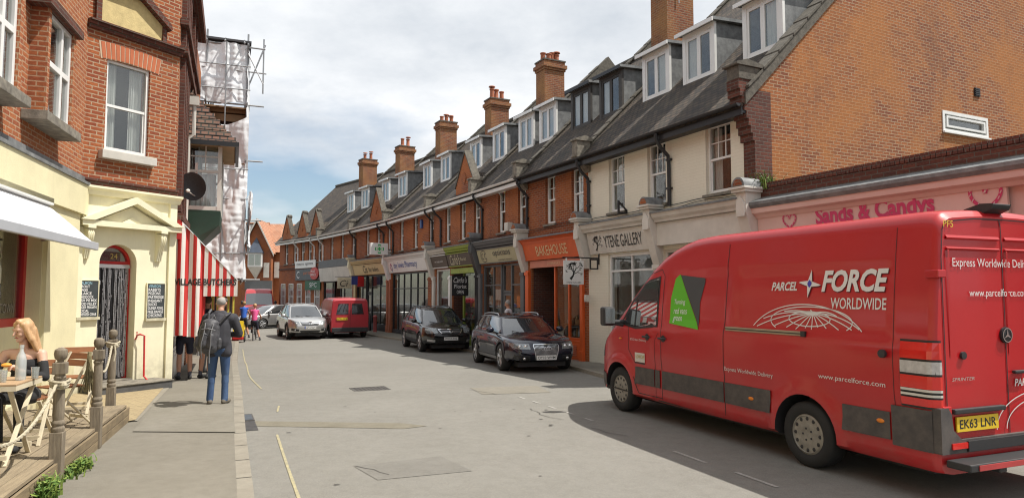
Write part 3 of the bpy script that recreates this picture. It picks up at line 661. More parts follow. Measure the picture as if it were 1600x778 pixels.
def house(s0, s1, label, wins, dorms, wall='brick', gut='white', ridge=4.6, frame_m='white', dframe='white', shop_holes=(), shopz=2.86, chim=None, gab=(), tile='tile', pipe=(), depth=None, flank=None, xt=0, wings=None, kneel=True, curt=(1, 2, 3, 2)):
    F, w = unit_frame(s0, s1); g = min(gz((F @ Vector((0, 0, 0))).y), gz((F @ Vector((w, 0, 0))).y)); F = F.copy()
    X = lambda s: w - (s - s0)
    t = thing('terraced_house', label, 'house', F)
    yr = ridge; zr = RZ(yr); depth = depth or 2 * yr
    holes = [(X(c) - ww / 2, X(c) + ww / 2, WB, WT) for c, ww, *_ in wins] + [(a, b, g, shopz) for a, b in shop_holes]
    mb = MB(); wall_holes(mb, 0, w, -.8, 5.95, holes, .28)
    mb.add([(.02, 0, -.8), (.02, 0, 6.0), (.02, yr, zr - .12), (.02, depth, RZ(2 * yr - depth) - .12), (.02, depth, -.8)], [(0, 1, 2, 3, 4)])
    if not flank: mb.add([(w - .02, 0, -.8), (w - .02, 0, 6.0), (w - .02, yr, zr - .12), (w - .02, depth, RZ(2 * yr - depth) - .12), (w - .02, depth, -.8)], [(0, 1, 2, 3, 4)])
    mb.quad((0, depth, -.8), (w, depth, -.8), (w, depth, 6), (0, depth, 6))
    part('wall', mb, P[wall], t, F, fix=False)
    mb = MB(); yb = depth; mb.prism([(-.38, RZ(-.38)), (yr, zr), (yb + .2, RZ(2 * yr - yb - .2)), (yb + .2, RZ(2 * yr - yb - .2) - .12), (yr, zr - .14), (-.38, RZ(-.38) - .1)], 'x', 0.0, w)
    o = part('roof', mb, P[tile], t, F); mb = MB(); mb.tube([(0, yr, zr + .03), (w, yr, zr + .03)], .11, 8); part('ridge', mb, P['coping'], o, F)
    # eaves: soffit, fascia board and gutter
    mb = MB(); mb.box(0, w, -.34, -.005, 5.5, 5.56).box(0, w, -.37, -.34, 5.46, 5.66); part('eaves', mb, P['white'] if gut == 'white' else P['black'], t, F)
    mb = MB(); n = 8; mb.prism([(-.44 + .065 * math.cos(R(180 + 180 * i / n)), 5.69 + .065 * math.sin(R(180 + 180 * i / n))) for i in range(n + 1)], 'x', 0, w, smooth=True); part('gutter', mb, P['white'] if gut == 'white' else P['black'], t, F)
    for px, pm in pipe:
        mb = MB(); x = X(px); mb.tube([(x, -.44, 5.63), (x, -.44, 5.5), (x, -.3, 5.3), (x, -.08, 5.12), (x, -.06, 4.9), (x, -.06, 3.9)], .045, 8)
        for z in (5.0, 4.3): mb.box(x - .07, x + .07, -.1, -.005, z, z + .05)
        part('downpipe', mb, P[pm], t, F)
    for i, (c, ww, *o_) in enumerate(wins): sash(t, F, X(c), ww, WB, WT, frame_m, curtain=curt[i % len(curt)], bars=(o_[0] if o_ else (1, 1)))
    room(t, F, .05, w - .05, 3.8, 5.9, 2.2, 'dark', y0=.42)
    for c in dorms: dormer(t, F, X(c), fm=dframe, cur=random.Random(int(c * 7)).choice((1, 2, 3)))
    for c, gw, zt, rd in gab: gablet(t, F, X(c), gw, zt, round_=rd)
    # party-wall parapet with its kneeler at the far end of the house
    if kneel:
        ya = max(yr, 6.1) if kneel != 2 else yr; za = RZ(ya); mb = MB(); mb.prism([(-.3, RZ(-.3) - .3), (-.3, RZ(-.3) + .09), (ya, za + .1), (ya + 1.5, za - 1.37), (ya + 1.5, 8), (ya, za - 2.2), (yr, RZ(yr) - .3)], 'x', -.1, .1)
        for i in range(int(ya / .45)): y = -.2 + i * .45; mb.prism([(y, RZ(y) + .10), (y, RZ(y) + .15), (y + .42, RZ(y + .42) + .13), (y + .42, RZ(y + .42) + .09)], 'x', -.14, .14)
        part('parapet', mb, P['coping'], t, F)
        mb = MB(); mb.box(-.14, .14, -.46, .0, 5.75, 6.2).prism([(-.5, 6.2), (-.5, 6.26), (-.2, 6.36), (.05, 6.3), (.05, 6.2)], 'x', -.18, .18).prism([(-.02, 5.3), (-.5, 5.75), (-.02, 5.75)], 'x', -.15, .15); part('kneeler', mb, P['stone'], t, F, bevel=.01)
    mb = MB(); r = random.Random(int(s0 * 10)); z = 3.9; pts = []
    for i in range(15): z += r.uniform(-.03, .03); pts.append((w * i / 14, -.03 - .01 * (i % 2), z))
    mb.tube(pts, .009, 4); mb.tube([(p[0], p[1], p[2] - .07 - .02 * math.sin(i)) for i, p in enumerate(pts)], .007, 4); part('wall_cable', mb, P['plastic'], t, F)
    if chim: chimney(t, F, 0, 3.2, RZ(3.2) - 1, *chim)
    return t, F, w, g, X
def cornice(t, F, a, b, m, z0=3.53, z1=3.72, lead=True):
    mb = MB(); mb.prism([(0, z0 - .02), (-.28, z0 - .02), (-.3, z0 + .03), (-.36, z0 + .09), (-.4, z1), (0, z1)], 'x', a, b); part('cornice', mb, m, t, F)
    if lead: mb = MB(); mb.prism([(0, z1 + .002), (-.43, z1 + .002), (-.43, z1 + .03), (0, z1 + .13)], 'x', a, b); part('cornice_flashing', mb, P['lead'], t, F)
def pilaster(t, F, x, m, g, w=.24): mb = MB(); mb.box(x - w / 2, x + w / 2, -.1, -.002, g - .1, 2.55).box(x - w / 2 - .02, x + w / 2 + .02, -.13, -.1, g - .1, g + .35).box(x - w / 2 - .02, x + w / 2 + .02, -.13, -.1, 2.4, 2.5); part('pilaster', mb, m, t, F, bevel=.006)
def tree_logo(mb, place, cx, cz, s, m=0):
    r = random.Random(5)
    def br(x, z, a, l, w, d):
        x2, z2 = x + math.cos(a) * l, z + math.sin(a) * l; xm, zm = (x + x2) / 2 + r.uniform(-.1, .1) * l, (z + z2) / 2
        stroke(mb, [(x, z), (xm, zm), (x2, z2)], [w, w * .8, w * .6], place, m)
        if d:
            for k in range(r.choice((2, 3))): br(x2, z2, a + r.uniform(-1.0, 1.0), l * r.uniform(.6, .8), w * .55, d - 1)
        else:
            for k in range(3):
                q = s * .035; ax, az = x2 + r.uniform(-1, 1) * q * 1.6, z2 + r.uniform(-1, 1) * q * 1.6
                mb.add([place(ax + q * .7 * math.cos(i * 1.05), az + q * .7 * math.sin(i * 1.05)) for i in range(6)], [list(range(6))], m)
    stroke(mb, [(cx - .22 * s, cz - .5 * s), (cx - .05 * s, cz - .3 * s), (cx, cz - .1 * s)], [.16 * s, .1 * s, .09 * s], place, m)
    br(cx, cz - .12 * s, 2.3, .22 * s, .08 * s, 3); br(cx, cz - .12 * s, 1.0, .24 * s, .08 * s, 3); br(cx - .02 * s, cz - .15 * s, 1.6, .2 * s, .06 * s, 3); br(cx, cz - .2 * s, .4, .25 * s, .05 * s, 2)

m_black = paint('black lettering', (.02, .02, .02), .5, var=.02)
m_whitel = paint('white lettering', (.78, .78, .78), .5, var=.02)
# ---- 1: cream painted house at the corner with the gallery
t, F, w, g, X = house(0, 6.4, 'cream painted brick house with white dormers and a tall brick flank wall', [(1.09, .78, (2, 1)), (3.25, .72, (2, 1)), (4.97, .74, (2, 1))], [.95, 3.1, 4.85], wall='brickpaint', gut='black', ridge=8.2, depth=16.4, flank=True, shop_holes=((1.0, 3.02), (3.4, 6.2)), chim=(12.0, .8, 1.05, 2), pipe=((2.7, 'black'), (6.3, 'black')), curt=(1, 0, 3))
P['flank'] = P['brickgold']
mb = MB(); yr = 8.2
# flank wall with an opening for the small window
def flank_sheet(mb):
    hy0, hy1, hz0, hz1 = 6.4, 8.25, 5.85, 6.33; x = w
    ys = [0, hy0, hy1, 16.4]
    for i in range(3):
        a, b = ys[i], ys[i + 1]
        def zt(y): return (RZ(y) if y <= yr else RZ(2 * yr - y)) + .05
        pts = [(x, a, zt(a)), (x, b, zt(b))] if not (a < yr < b) else [(x, a, zt(a)), (x, yr, zt(yr)), (x, b, zt(b))]
        if i != 1: mb.add([(x, b, -.8), (x, a, -.8)] + pts, [list(range(len(pts) + 2))])
        else:
            mb.quad((x, a, -.8), (x, b, -.8), (x, b, hz0), (x, a, hz0)); mb.add([(x, b, hz1), (x, a, hz1)] + pts, [list(range(len(pts) + 2))])
            mb.quad((x, a, hz0), (x - .2, a, hz0), (x - .2, a, hz1), (x, a, hz1)); mb.quad((x, b, hz0), (x - .2, b, hz0), (x - .2, b, hz1), (x, b, hz1)); mb.quad((x, a, hz0), (x, b, hz0), (x - .2, b, hz0), (x - .2, a, hz0)); mb.quad((x, a, hz1), (x, b, hz1), (x - .2, b, hz1), (x - .2, a, hz1))
flank_sheet(mb); part('flank_wall', mb, P['brickgold'], t, F, fix=False)
mb = MB(); x = w; mb.box(x - .09, x + .02, 6.36, 6.44, 5.8, 6.36).box(x - .09, x + .02, 8.2, 8.28, 5.8, 6.36).box(x - .09, x + .02, 6.44, 8.2, 6.28, 6.36).box(x - .09, x + .02, 6.44, 8.2, 5.8, 5.9).box(x + .02, x + .07, 6.33, 8.31, 5.79, 5.83)
mb.box(x - .05, x + .03, 6.5, 6.56, 5.95, 6.24).box(x - .05, x + .03, 8.08, 8.14, 5.95, 6.24).box(x - .05, x + .03, 6.56, 8.08, 5.95, 6.0).box(x - .05, x + .03, 6.56, 8.08, 6.19, 6.24)
o = part('window', mb, P['white'], t, F, label='low wide white window in the flank wall'); mb = MB(); mb.box(x - .04, x - .03, 6.44, 8.2, 5.9, 6.28); part('pane', mb, P['glass'], o, F)
mb = MB(); mb.box(x - .2, x - .19, 6.3, 8.3, 5.7, 6.4); part('dark_room', mb, P['dark'], o, F)
mb = MB(); mb.box(x + .001, x + .03, 7.75, 7.98, 6.9, 7.12)
for i in range(4): mb.box(x + .03, x + .045, 7.77, 7.96, 6.92 + i * .05, 6.95 + i * .05)
part('vent', mb, P['black'], t, F)
mb = MB(); mb.prism([(-.3, RZ(-.3) - .1), (-.3, RZ(-.3) + .16), (yr, RZ(yr) + .22), (16.4, RZ(0) + .22), (16.4, RZ(0)), (yr, RZ(yr) - .06)], 'x', w - .26, w + .06)
for i in range(19): y = -.25 + i * .45; mb.prism([(y, RZ(y) + .2), (y, RZ(y) + .26), (y + .42, RZ(y + .42) + .24), (y + .42, RZ(y + .42) + .18)], 'x', w - .3, w + .1)
part('parapet', mb, P['coping'], t, F)
# sooty corner pier with its corbelled kneeler
mb = MB(); mb.box(w - .3, w + .015, -.03, .45, 3.9, 6.02)
for i in range(7): mb.box(w - .34, w + .02, -.08 - i * .055, -.03, 4.95 + i * .15, 5.1 + i * .15)
mb.box(w - .32, w + .02, -.45, .1, 6.0, 6.2); part('corner_pier', mb, P['brickdark'], t, F)
mb = MB(); mb.box(w - .3, w + .04, -.46, .15, 6.2, 6.48).prism([(-.53, 6.48), (-.53, 6.53), (-.25, 6.62), (.2, 6.55), (.2, 6.48)], 'x', w - .36, w + .08); part('kneeler', mb, P['coping'], t, F, bevel=.012)
cornice(t, F, .12, 3.1, P['offwhite']); cornice(t, F, 3.4, w - .12, P['offwhite'])
for x in (3.25, w - .02): console(t, F, x)
console(t, F, 0.0)
for x in (3.22, 6.3): pilaster(t, F, x, P['offwhite'], g)
shopfront(t, F, 1.0, 3.02, g, 'white', [2.0], transom=2.4, riser=.5, door=None, riser_mat=P['white'])
shopfront(t, F, 3.4, 6.2, g, 'offwhite', [4.3, 5.2], riser=.55, riser_mat=P['offwhite'])
room(t, F, .9, 3.15, g + .0, 2.87, 3, y0=.4); room(t, F, 3.3, 6.3, g, 2.87, 3, y0=.4)
display(t, F, 1.2, 2.9, g, 3, (0, 3, 0, 5), y=.9, dense=3)
mb = MB(); mb.box(3.36, w - .1, -.2, -.1, 2.95, 3.5); part('blank_fascia', mb, P['offwhite'], t, F)
def d(mb, pl, W_, H):
    write(mb, 'YTENE GALLERY', pl, .82, 2.52, .14, H - .14); tree_logo(mb, pl, .47, H * .5, .42)
fascia_sign(F, .2, 3.1, 2.9, 3.5, P['offwhite'], 'off white gallery fascia sign with black capitals and a small tree', m_black, d, y0=-.08, y1=-.2)
# hanging gallery sign on its bracket
t = thing('hanging_sign', 'square white hanging sign with a black tree, on an iron bracket beside the orange shop', 'hanging sign', F @ Matrix.Translation((.55, 0, 2.0)))
mb = MB(); mb.tube([(0, 0, .78), (0, -1.2, .78)], .018); mb.box(-.02, .02, -.03, .0, .6, .95)
mb.box(-.012, .012, -.32, -.28, .46, .76).box(-.012, .012, -.08, -.04, .46, .76).box(-.012, .012, -.28, -.08, .46, .5).box(-.012, .012, -.28, -.08, .72, .76)
part('bracket', mb, P['iron'], t)
mb = MB(); mb.box(-.015, .015, -1.17, -.53, .04, .7).box(-.01, .01, -1.1, -1.06, .7, .77).box(-.01, .01, -.64, -.6, .7, .77); b = part('sign_board', mb, P['white'], t)
for sx in (1, -1):
    mb = MB(); pl = lambda u, v, sx=sx: Vector((sx * .018, (-1.17 + u) if sx > 0 else (-.53 - u), .04 + v)); tree_logo(mb, pl, .32, .39, .5); write(mb, 'YTENE GALLERY', pl, .08, .56, .03, .075); part('lettering', mb, m_black, b, fix=False)
solo('alarm_box', MB().box(-.07, .07, -.08, 0, 0, .2).box(-.055, .055, -.09, -.08, .02, .18), P['offwhite'], 'small pale box on the wall beside the orange shop front', 'utility box', F @ Matrix.Translation((.14, -.13, 1.55)), bevel=.01)
solo('satellite_bracket', MB().box(-.02, .02, -.3, -.25, -.1, .25).box(-.02, .02, -.26, 0, -.1, -.06).prism([(0, -.06), (0, .0), (-.28, .25), (-.28, .2)], 'x', -.015, .015), P['iron'], 'small black iron wall bracket between the windows of the cream painted house', 'bracket', F @ Matrix.Translation((1.9, 0, 4.0)))
# TV aerials on the chimney
def aerial(F, x, y, z, a, label):
    t = thing('television_aerial', label, 'aerial', F @ Matrix.Translation((x, y, z)) @ Matrix.Rotation(a, 4, 'Z'))
    mb = MB(); mb.tube([(0, 0, 0), (.0, 0, .9)], .016, 6); part('mast', mb, P['alu'], t)
    mb = MB(); mb.tube([(-.5, 0, .88), (.5, 0, .88)], .01, 5)
    for i in range(8): mb.tube([(-.46 + i * .13, -.2, .88), (-.46 + i * .13, .2, .88)], .006, 4)
    part('antenna_bars', mb, P['alu'], t)
aerial(F, -.46, 2.8, 11.0, .5, 'television aerial on the left side of the tall chimney above the cream house')
aerial(F, .46, 3.1, 10.8, -.9, 'television aerial on the right side of the tall chimney above the cream house')

# ---- 2: bakehouse
t, F, w, g, X = house(6.4, 10.2, 'brick terraced house with dark dormers above the orange bakehouse shop', [(6.98, .66), (8.58, .62)], [7.05, 8.75], gut='black', dframe='dark', shop_holes=((.35, w - 2.75 if False else 3.5),), chim=None, pipe=((10.05, 'black'),), curt=(1, 2))
m_or = paint('orange red shopfront paint', (.74, .13, .03), .4, var=.08); m_or2 = paint('faded orange panel', (.62, .22, .14), .5, var=.08)
cornice(t, F, .14, w - .14, m_or, 3.45, 3.56); console(t, F, 0.0, 'offwhite'); pilaster(t, F, .2, m_or, g, .22); pilaster(t, F, w - .28, m_or, g, .14)
shopfront(t, F, .35, 3.5, g, m_or, [2.6], transom=None, riser=.62, door=(.42, 1.75), lobby=1.3, riser_mat=m_or, sm=.07)
mb = MB()
for i in range(6): mb.box(2.55, 3.1, -.0, .012, g + .18 + i * .055, g + .2 + i * .055)
part('vent_grille', mb, m_or2, t, F)
room(t, F, 1.8, w - .1, g, 2.87, 3, y0=.4); display(t, F, 1.9, 3.4, g, 8, (7, 7, 3, 0), y=.35, levels=(.68, 1.05), dense=7); display(t, F, 2.0, 3.3, g, 9, (7, 3), y=1.9, levels=(1.3, 1.7), dense=5)
def d(mb, pl, W_, H): write(mb, 'BAKEHOUSE', pl, .85, 2.75, .12, H - .14, space=1.0)
fascia_sign(F, .16, w - .16, 2.88, 3.45, m_or, 'orange red fascia sign with cream BAKEHOUSE capitals', paint('cream lettering', (.8, .62, .35), .5, var=.05), d, edge=m_or)
def d(mb, pl, W_, H): write(mb, '24 BAKERY', pl, 1.15, 1.95, .07, H - .07)
fascia_sign(F, .36, w - .34, 2.63, 2.86, m_or2, 'faded orange lower sign strip under the bakehouse fascia', paint('pale lettering', (.75, .5, .3), .5), d, y0=-.05, y1=-.05)

# ---- 3: opticians
t, F, w, g, X = house(10.2, 14.0, 'brick terraced house with white dormers above the opticians', [(10.5, .62), (12.1, .6)], [10.95, 12.6], gut='white', shop_holes=((.25, 3.55),), chim=(11.45, .72, .95, 4), pipe=((13.7, 'black'),), curt=(3, 0))
mb = MB(); T = F @ Matrix.Translation((X(12.1), -.0, WB + 1.52)) @ Matrix.Rotation(R(38), 4, 'X'); mb.box(-.28, .28, -.02, .03, -.75, -.7).box(-.28, .28, -.02, .03, -.05, 0).box(-.28, -.23, -.02, .03, -.7, -.05).box(.23, .28, -.02, .03, -.7, -.05)
o = part('open_casement', mb, P['white'], t, T); mb = MB(); mb.box(-.23, .23, .0, .006, -.7, -.05); part('pane', mb, P['glass'], o, T)
cornice(t, F, .16, w - .16, P['grey']); console(t, F, 0, 'grey'); pilaster(t, F, .14, P['grey'], g); pilaster(t, F, w - .14, P['grey'], g)
shopfront(t, F, .25, 3.55, g, 'grey', [1.1, 1.75, 2.6], transom=2.1, riser=.4, door=(1.8, 2.55))
room(t, F, .2, w - .2, g, 2.87, 2.5, y0=.4); display(t, F, .4, 1.6, g, 4, (0, 5, 2, 0), y=.3); display(t, F, 2.7, 3.4, g, 14, (0, 1, 4, 0), y=.4, levels=(.5, .9, 1.3, 1.7))
solo('flue_box', MB().box(-.14, .14, -.2, 0, 0, .3).box(-.1, .1, -.21, -.2, .05, .25), P['offwhite'], 'white boiler box on the brick wall above the opticians', 'utility box', F @ Matrix.Translation((X(11.35), -.0, 4.0)), bevel=.01)
def d(mb, pl, W_, H):
    write(mb, 'opticians', pl, 1.35, 2.75, .2, H - .1); write(mb, 'contact lenses', pl, 1.7, 2.8, .08, .14)
    c = (.55, H / 2)
    stroke(mb, [(c[0] + .26 * math.cos(a / 20), c[1] + .21 * math.sin(a / 20)) for a in range(12, 115)], .022, pl)
    write(mb, 'C C', pl, .36, .76, .17, H - .17)
m_ogold = paint('pale olive sign', (.47, .43, .27), .6, var=.06)
fascia_sign(F, .22, w - .22, 2.9, 3.47, m_ogold, 'pale olive fascia sign reading opticians in dark lettering', paint('dark grey lettering', (.05, .05, .055), .5), d, edge=P['grey'])
for k, (x, z) in enumerate(((2.9, 2.0),)):
    solo('poster', MB().box(-.3, .3, 0, .01, -.2, .2), DISPLAY[0], 'white poster in the opticians window', 'poster', F @ Matrix.Translation((1.42, .13, 1.75)))
    solo('poster', MB().box(-.2, .2, 0, .01, -.2, .2), paint('orange poster', (.75, .2, .04), .6), 'orange poster in the opticians window by the pillar', 'poster', F @ Matrix.Translation((3.05, .13, 1.5)))

# ---- 4: florist and its neighbour
t, F, w, g, X = house(14.0, 19.1, 'brick terraced house with a small brick gablet above the green florist shop', [(14.05 + .25, .58), (15.72, .6), (17.38, .6)], [14.95, 17.35], gut='white', shop_holes=((.3, w - 4.9 if False else 2.0), (2.3, 4.75)), chim=(11.15, .7, .95, 3), gab=((15.05, 1.9, 7.5, False),), pipe=((18.1, 'black'),))
m_gr = paint('lime green paint', (.28, .36, .05), .45, var=.06); m_br = paint('taupe sign board', (.105, .085, .07), .6, var=.06)
cornice(t, F, .16, 2.14, P['offwhite']); cornice(t, F, 2.16, w - .16, m_gr); console(t, F, 0, 'offwhite', z=0); console(t, F, w - .02, 'black', 'lead'); pilaster(t, F, .16, P['offwhite'], g); pilaster(t, F, 2.15, P['white'], g, .2); pilaster(t, F, w - .16, P['black'], g)
shopfront(t, F, .3, 2.0, g, 'white', [], transom=None, riser=.35); shopfront(t, F, 2.3, 4.75, g, m_gr, [3.4], transom=None, riser=.3, door=(2.35, 3.3), lobby=.9)
room(t, F, .2, 2.1, g, 2.87, 2.5, y0=.4); room(t, F, 3.32, w - .2, g, 2.87, 2.5, y0=.4); display(t, F, 3.5, 4.7, g, 41, (2, 2, 4, 1, 2), y=.25, dense=9); display(t, F, .4, 1.9, g, 42, (0, 3, 2), y=.8)
def d(mb, pl, W_, H): write(mb, 'the design studio', pl, .45, 1.45, .23, .33)
fascia_sign(F, .2, 2.06, 2.9, 3.47, m_br, 'brown fascia sign with a small white line of text beside the florist sign', m_whitel, d, edge=P['white'])
def d(mb, pl, W_, H): write(mb, "Carlo's", pl, .3, 1.35, .08, H - .06, shear=.4); write(mb, 'florist', pl, 1.42, 2.0, .22, .36, shear=.2)
fascia_sign(F, 2.16, w - .16, 2.9, 3.47, m_br, 'brown florist fascia sign with large cream handwriting', paint('cream script', (.65, .6, .42), .5), d, edge=m_gr)
def d(mb, pl, W_, H): write(mb, 'flowers  for  all  occasions', pl, .25, 1.9, .06, H - .06)
fascia_sign(F, 2.2, w - .3, 2.62, 2.84, m_gr, 'lime green lower strip sign over the florist door', paint('lime lettering', (.55, .62, .15), .5), d, y0=-.05, y1=-.05)
t = thing('hanging_sign', 'black florist hanging sign with white lettering and a lime edge', 'hanging sign', F @ Matrix.Translation((4.2, 0, 1.5)))
mb = MB(); mb.tube([(0, 0, 1.05), (0, -.85, 1.05)], .016); part('bracket', mb, P['iron'], t)
mb = MB(); mb.box(-.015, .015, -.8, -.1, .2, 1.0); b = part('sign_board', mb, P['black'], t)
mb = MB(); pl = lambda u, v: Vector((.018, -.8 + u, .2 + v)); write(mb, "Carlo's", pl, .06, .64, .52, .74, shear=.4); write(mb, 'Florist', pl, .1, .62, .3, .45); write(mb, 'OPEN', pl, .2, .5, .08, .22); part('lettering', mb, m_whitel, b, fix=False)

# ---- 5: pharmacy
t, F, w, g, X = house(19.1, 25.5, 'brick terraced house with two white dormers above the pharmacy', [(19.45, .62), (21.55, .62), (23.65, .62)], [20.9, 23.4], gut='white', shop_holes=((.35, 5.9),), chim=(11.5, .75, 1.0, 3), pipe=((24.9, 'black'), (19.15, 'black')))
cornice(t, F, .16, w - .16, P['white']); console(t, F, 0, 'white', 'offwhite'); pilaster(t, F, .2, P['terracotta'], g); pilaster(t, F, w - .25, P['brick'], g, .4)
shopfront(t, F, .35, 5.9, g, 'black', [1.2, 2.1, 3.1, 4.1, 5.0], transom=2.05, riser=.12)
room(t, F, .2, w - .2, g, 2.87, 1.0, 'curtain', y0=.35)
display(t, F, 2.6, 5.6, g, 51, (0, 5, 0, 6, 2), y=.4, levels=(.45, .9), dense=4)
def d(mb, pl, W_, H):
    write(mb, 'day lewis Pharmacy', pl, 1.0, 4.5, .13, H - .1); stroke(mb, [(.55 + .13 * math.cos(a / 10), H / 2 + .15 * math.sin(a / 10)) for a in range(0, 60)], .05, pl, 1); stroke(mb, [(.55, H / 2 + .12), (.7, H / 2), (.62, .05)], .05, pl, 0)
ts = fascia_sign(F, .2, w - .3, 2.88, 3.5, P['white'], 'white pharmacy fascia sign with blue lettering and a red ring', paint('blue lettering', (.08, .13, .45), .5), d)
[c for c in ts.children if c.name.startswith('lettering')][0].data.materials.append(paint('pink red ring', (.6, .06, .15), .5))
t = thing('pharmacy_sign', 'illuminated white box sign with a green cross, projecting above the pharmacy', 'hanging sign', F @ Matrix.Translation((.45, 0, 3.85)))
mb = MB(); mb.box(-.02, .02, -.3, 0, .25, .3); part('bracket', mb, P['iron'], t); mb = MB(); mb.box(-.11, .11, -1.25, -.3, -.02, .6); b = part('sign_box', mb, P['white'], t, bevel=.015)
for s in (1, -1):
    mb = MB(); pl = lambda u, v, s=s: Vector((s * .114, -.775 + u, .29 + v))
    for k in range(3):
        r0 = .24 - k * .065; a = r0 * .36
        polyflat(mb, [(-a, -r0), (a, -r0), (a, -a), (r0, -a), (r0, a), (a, a), (a, r0), (-a, r0), (-a, a), (-r0, a), (-r0, -a), (-a, -a)], lambda u, v, s=s, k=k: Vector((s * (.114 + k * .002), -.775 + u, .29 + v)), k % 2)
    part('green_cross', mb, [paint('cross green', (.05, .45, .12), .5), P['white']], b, fix=False)
solo('alarm_box', MB().box(-.11, .11, -.09, 0, 0, .35).prism([(-.11, .35), (.11, .35), (0, .42)], 'y', -.09, 0), paint('blue box', (.02, .06, .25), .4), 'dark blue alarm box on the brick wall above the pharmacy', 'alarm box', F @ Matrix.Translation((X(20.6), 0, 4.9)), bevel=.008)

# ---- 6: cream shop
t, F, w, g, X = house(25.5, 31.2, 'brick terraced house with a gablet and white dormers above the cream clothes shop', [(25.65, .6), (27.3, .6), (29.05, .62)], [27.0, 29.6], gut='white', shop_holes=((.3, 5.4),), chim=(11.2, .75, 1.0, 2), gab=((27.15, 1.9, 7.65, False),), pipe=((26.4, 'black'), (31.0, 'black')))
m_cr = paint('cream shop paint', (.62, .50, .26), .5, var=.05)
cornice(t, F, .16, w - .3, m_cr); console(t, F, 0, 'creamlight', 'lead'); pilaster(t, F, .2, m_cr, g); pilaster(t, F, w - .2, P['terracotta'], g, .2)
shopfront(t, F, .3, 5.4, g, 'black', [1.2, 2.8, 4.1], transom=2.2, riser=.3, door=(1.9, 2.75), riser_mat=P['black'])
room(t, F, .2, w - .2, g, 2.87, 2.5, y0=.4)
display(t, F, 2.9, 5.2, g, 61, (0, 6, 3, 0, 1), y=.25, levels=(.45, 1.2, 1.7), dense=5)
def d(mb, pl, W_, H): write(mb, 'Cis', pl, 1.7, 2.35, .1, H - .06); write(mb, 'for ladies', pl, 2.6, 4.1, .16, H - .18)
fascia_sign(F, .3, w - .3, 2.88, 3.47, m_cr, 'cream fascia sign with black lettering above the clothes shop', m_black, d, edge=m_cr)
t = thing('hanging_sign', 'white hanging sign with a black script letter by the cream shop', 'hanging sign', F @ Matrix.Translation((.25, 0, 2.3)))
mb = MB(); mb.tube([(0, 0, .5), (0, -1.3, .5)], .016); part('bracket', mb, P['iron'], t)
mb = MB(); mb.box(-.02, .02, -1.15, -.3, -.2, .45); b = part('sign_board', mb, P['creamlight'], t); mb = MB(); write(mb, 'Ci', lambda u, v: Vector((.024, -1.1 + u, v)), .1, .6, -.08, .3, shear=.2); part('lettering', mb, m_black, b, fix=False)
t = thing('hanging_sign', 'red and blue hanging sign next to the white script sign', 'hanging sign', F @ Matrix.Translation((1.9, 0, 2.2)))
mb = MB(); mb.tube([(0, 0, .62), (0, -1.0, .62)], .014); part('bracket', mb, P['iron'], t); mb = MB(); mb.box(-.02, .02, -.85, -.48, .1, .6, 0).box(-.021, .021, -.48, -.1, .0, .6, 1); part('sign_board', mb, [paint('sign blue', (.04, .06, .25), .5), P['red']], t)
for i, x in enumerate((.3, 3.6)):
    solo('fire_bollard', MB().lathe([(.11, 0), (.11, .02), (.1, .03), (.1, .75), (.12, .78), (.12, .84), (.05, .9)], n=14), paint('dull red bollard', (.42, .10, .09), .6, var=.15), ('red cylindrical bollard on the pavement by the cream shop, right of the parked red van', 'red cylindrical bollard on the pavement farther along the cream shop front')[i], 'bollard', F @ Matrix.Translation((5.0 - i * 1.6 if i else 5.0, -.55, g)))
# ---- 7: shop with grey blind box
t, F, w, g, X = house(31.2, 37.4, 'brick terraced house with white dormers above the shop with a plain white fascia', [(31.55, .6), (33.5, .6), (35.5, .6)], [33.0, 35.6], gut='white', shop_holes=((.3, 5.8),), chim=(11.4, .8, 1.05, 2), pipe=((37.1, 'white'),))
shopfront(t, F, .3, 5.8, g, 'black', [2.0, 4.2], transom=None, riser=.4, door=(2.4, 3.5), lobby=1.0, top=2.6)
room(t, F, .2, w - .2, g, 2.87, 2.5, y0=.4); display(t, F, .5, 2.2, g, 71, (1, 1, 0, 2), y=.4); display(t, F, 3.7, 5.6, g, 72, (2, 4, 2, 0), y=.4)
mb = MB(); mb.box(.1, w - .1, -.14, -.002, 2.6, 2.86); part('head_board', mb, P['black'], t, F)
mb = MB(); mb.box(.1, w - .1, -.3, 0, 3.52, 4.0); part('blind_box', mb, P['grey'], t, F)
solo('shop_sign', MB().prism([(-.18, 2.6), (-.3, 3.5), (-.26, 3.5), (-.14, 2.6)], 'x', .12, w - .12), P['offwhite'], 'plain white blank fascia board under a grey box', 'shop sign', F)
# ---- 8: three gablets
t, F, w, g, X = house(37.4, 45.0, 'brick house with three pointed gablets at the far end of the terrace', [(37.9, .6), (39.5, .6), (40.7, .6), (42.1, .6), (43.7, .6)], [], gut='white', shop_holes=(), chim=None, gab=((38.1, 1.6, 7.6, True), (40.4, 1.6, 7.65, True), (43.2, 1.6, 7.6, True)), pipe=((38.6, 'white'), (41.4, 'white')), kneel=False)
for c in (38.1, 39.6, 41.1, 42.6, 44.1):
    T = F @ Matrix.Translation((0, -.09, 0)); mb = MB(); sash(t, T, X(c), .8, g + .9, g + 2.8, 'white', y=.04, bars=(2, 1), bar_low=True, curtain=0)
mb = MB(); mb.box(0, w, -.06, -.001, 3.55, 3.7); part('string_course', mb, P['brickdark'], t, F)
def board(F, x0, x1, z0, z1, m, label, items, mats, y=-.1):
    t = thing('shop_sign', label, 'shop sign', F @ Matrix.Translation((x0, 0, z0))); mb = MB(); mb.box(0, x1 - x0, y, y + .05, 0, z1 - z0); b = part('sign_board', mb, m, t)
    mb = MB()
    for it in items: write(mb, it[0], lambda u, v: Vector((u, y - .012, v)), *it[1:5], m=it[5])
    part('lettering', mb, mats, t, fix=False); return t, b
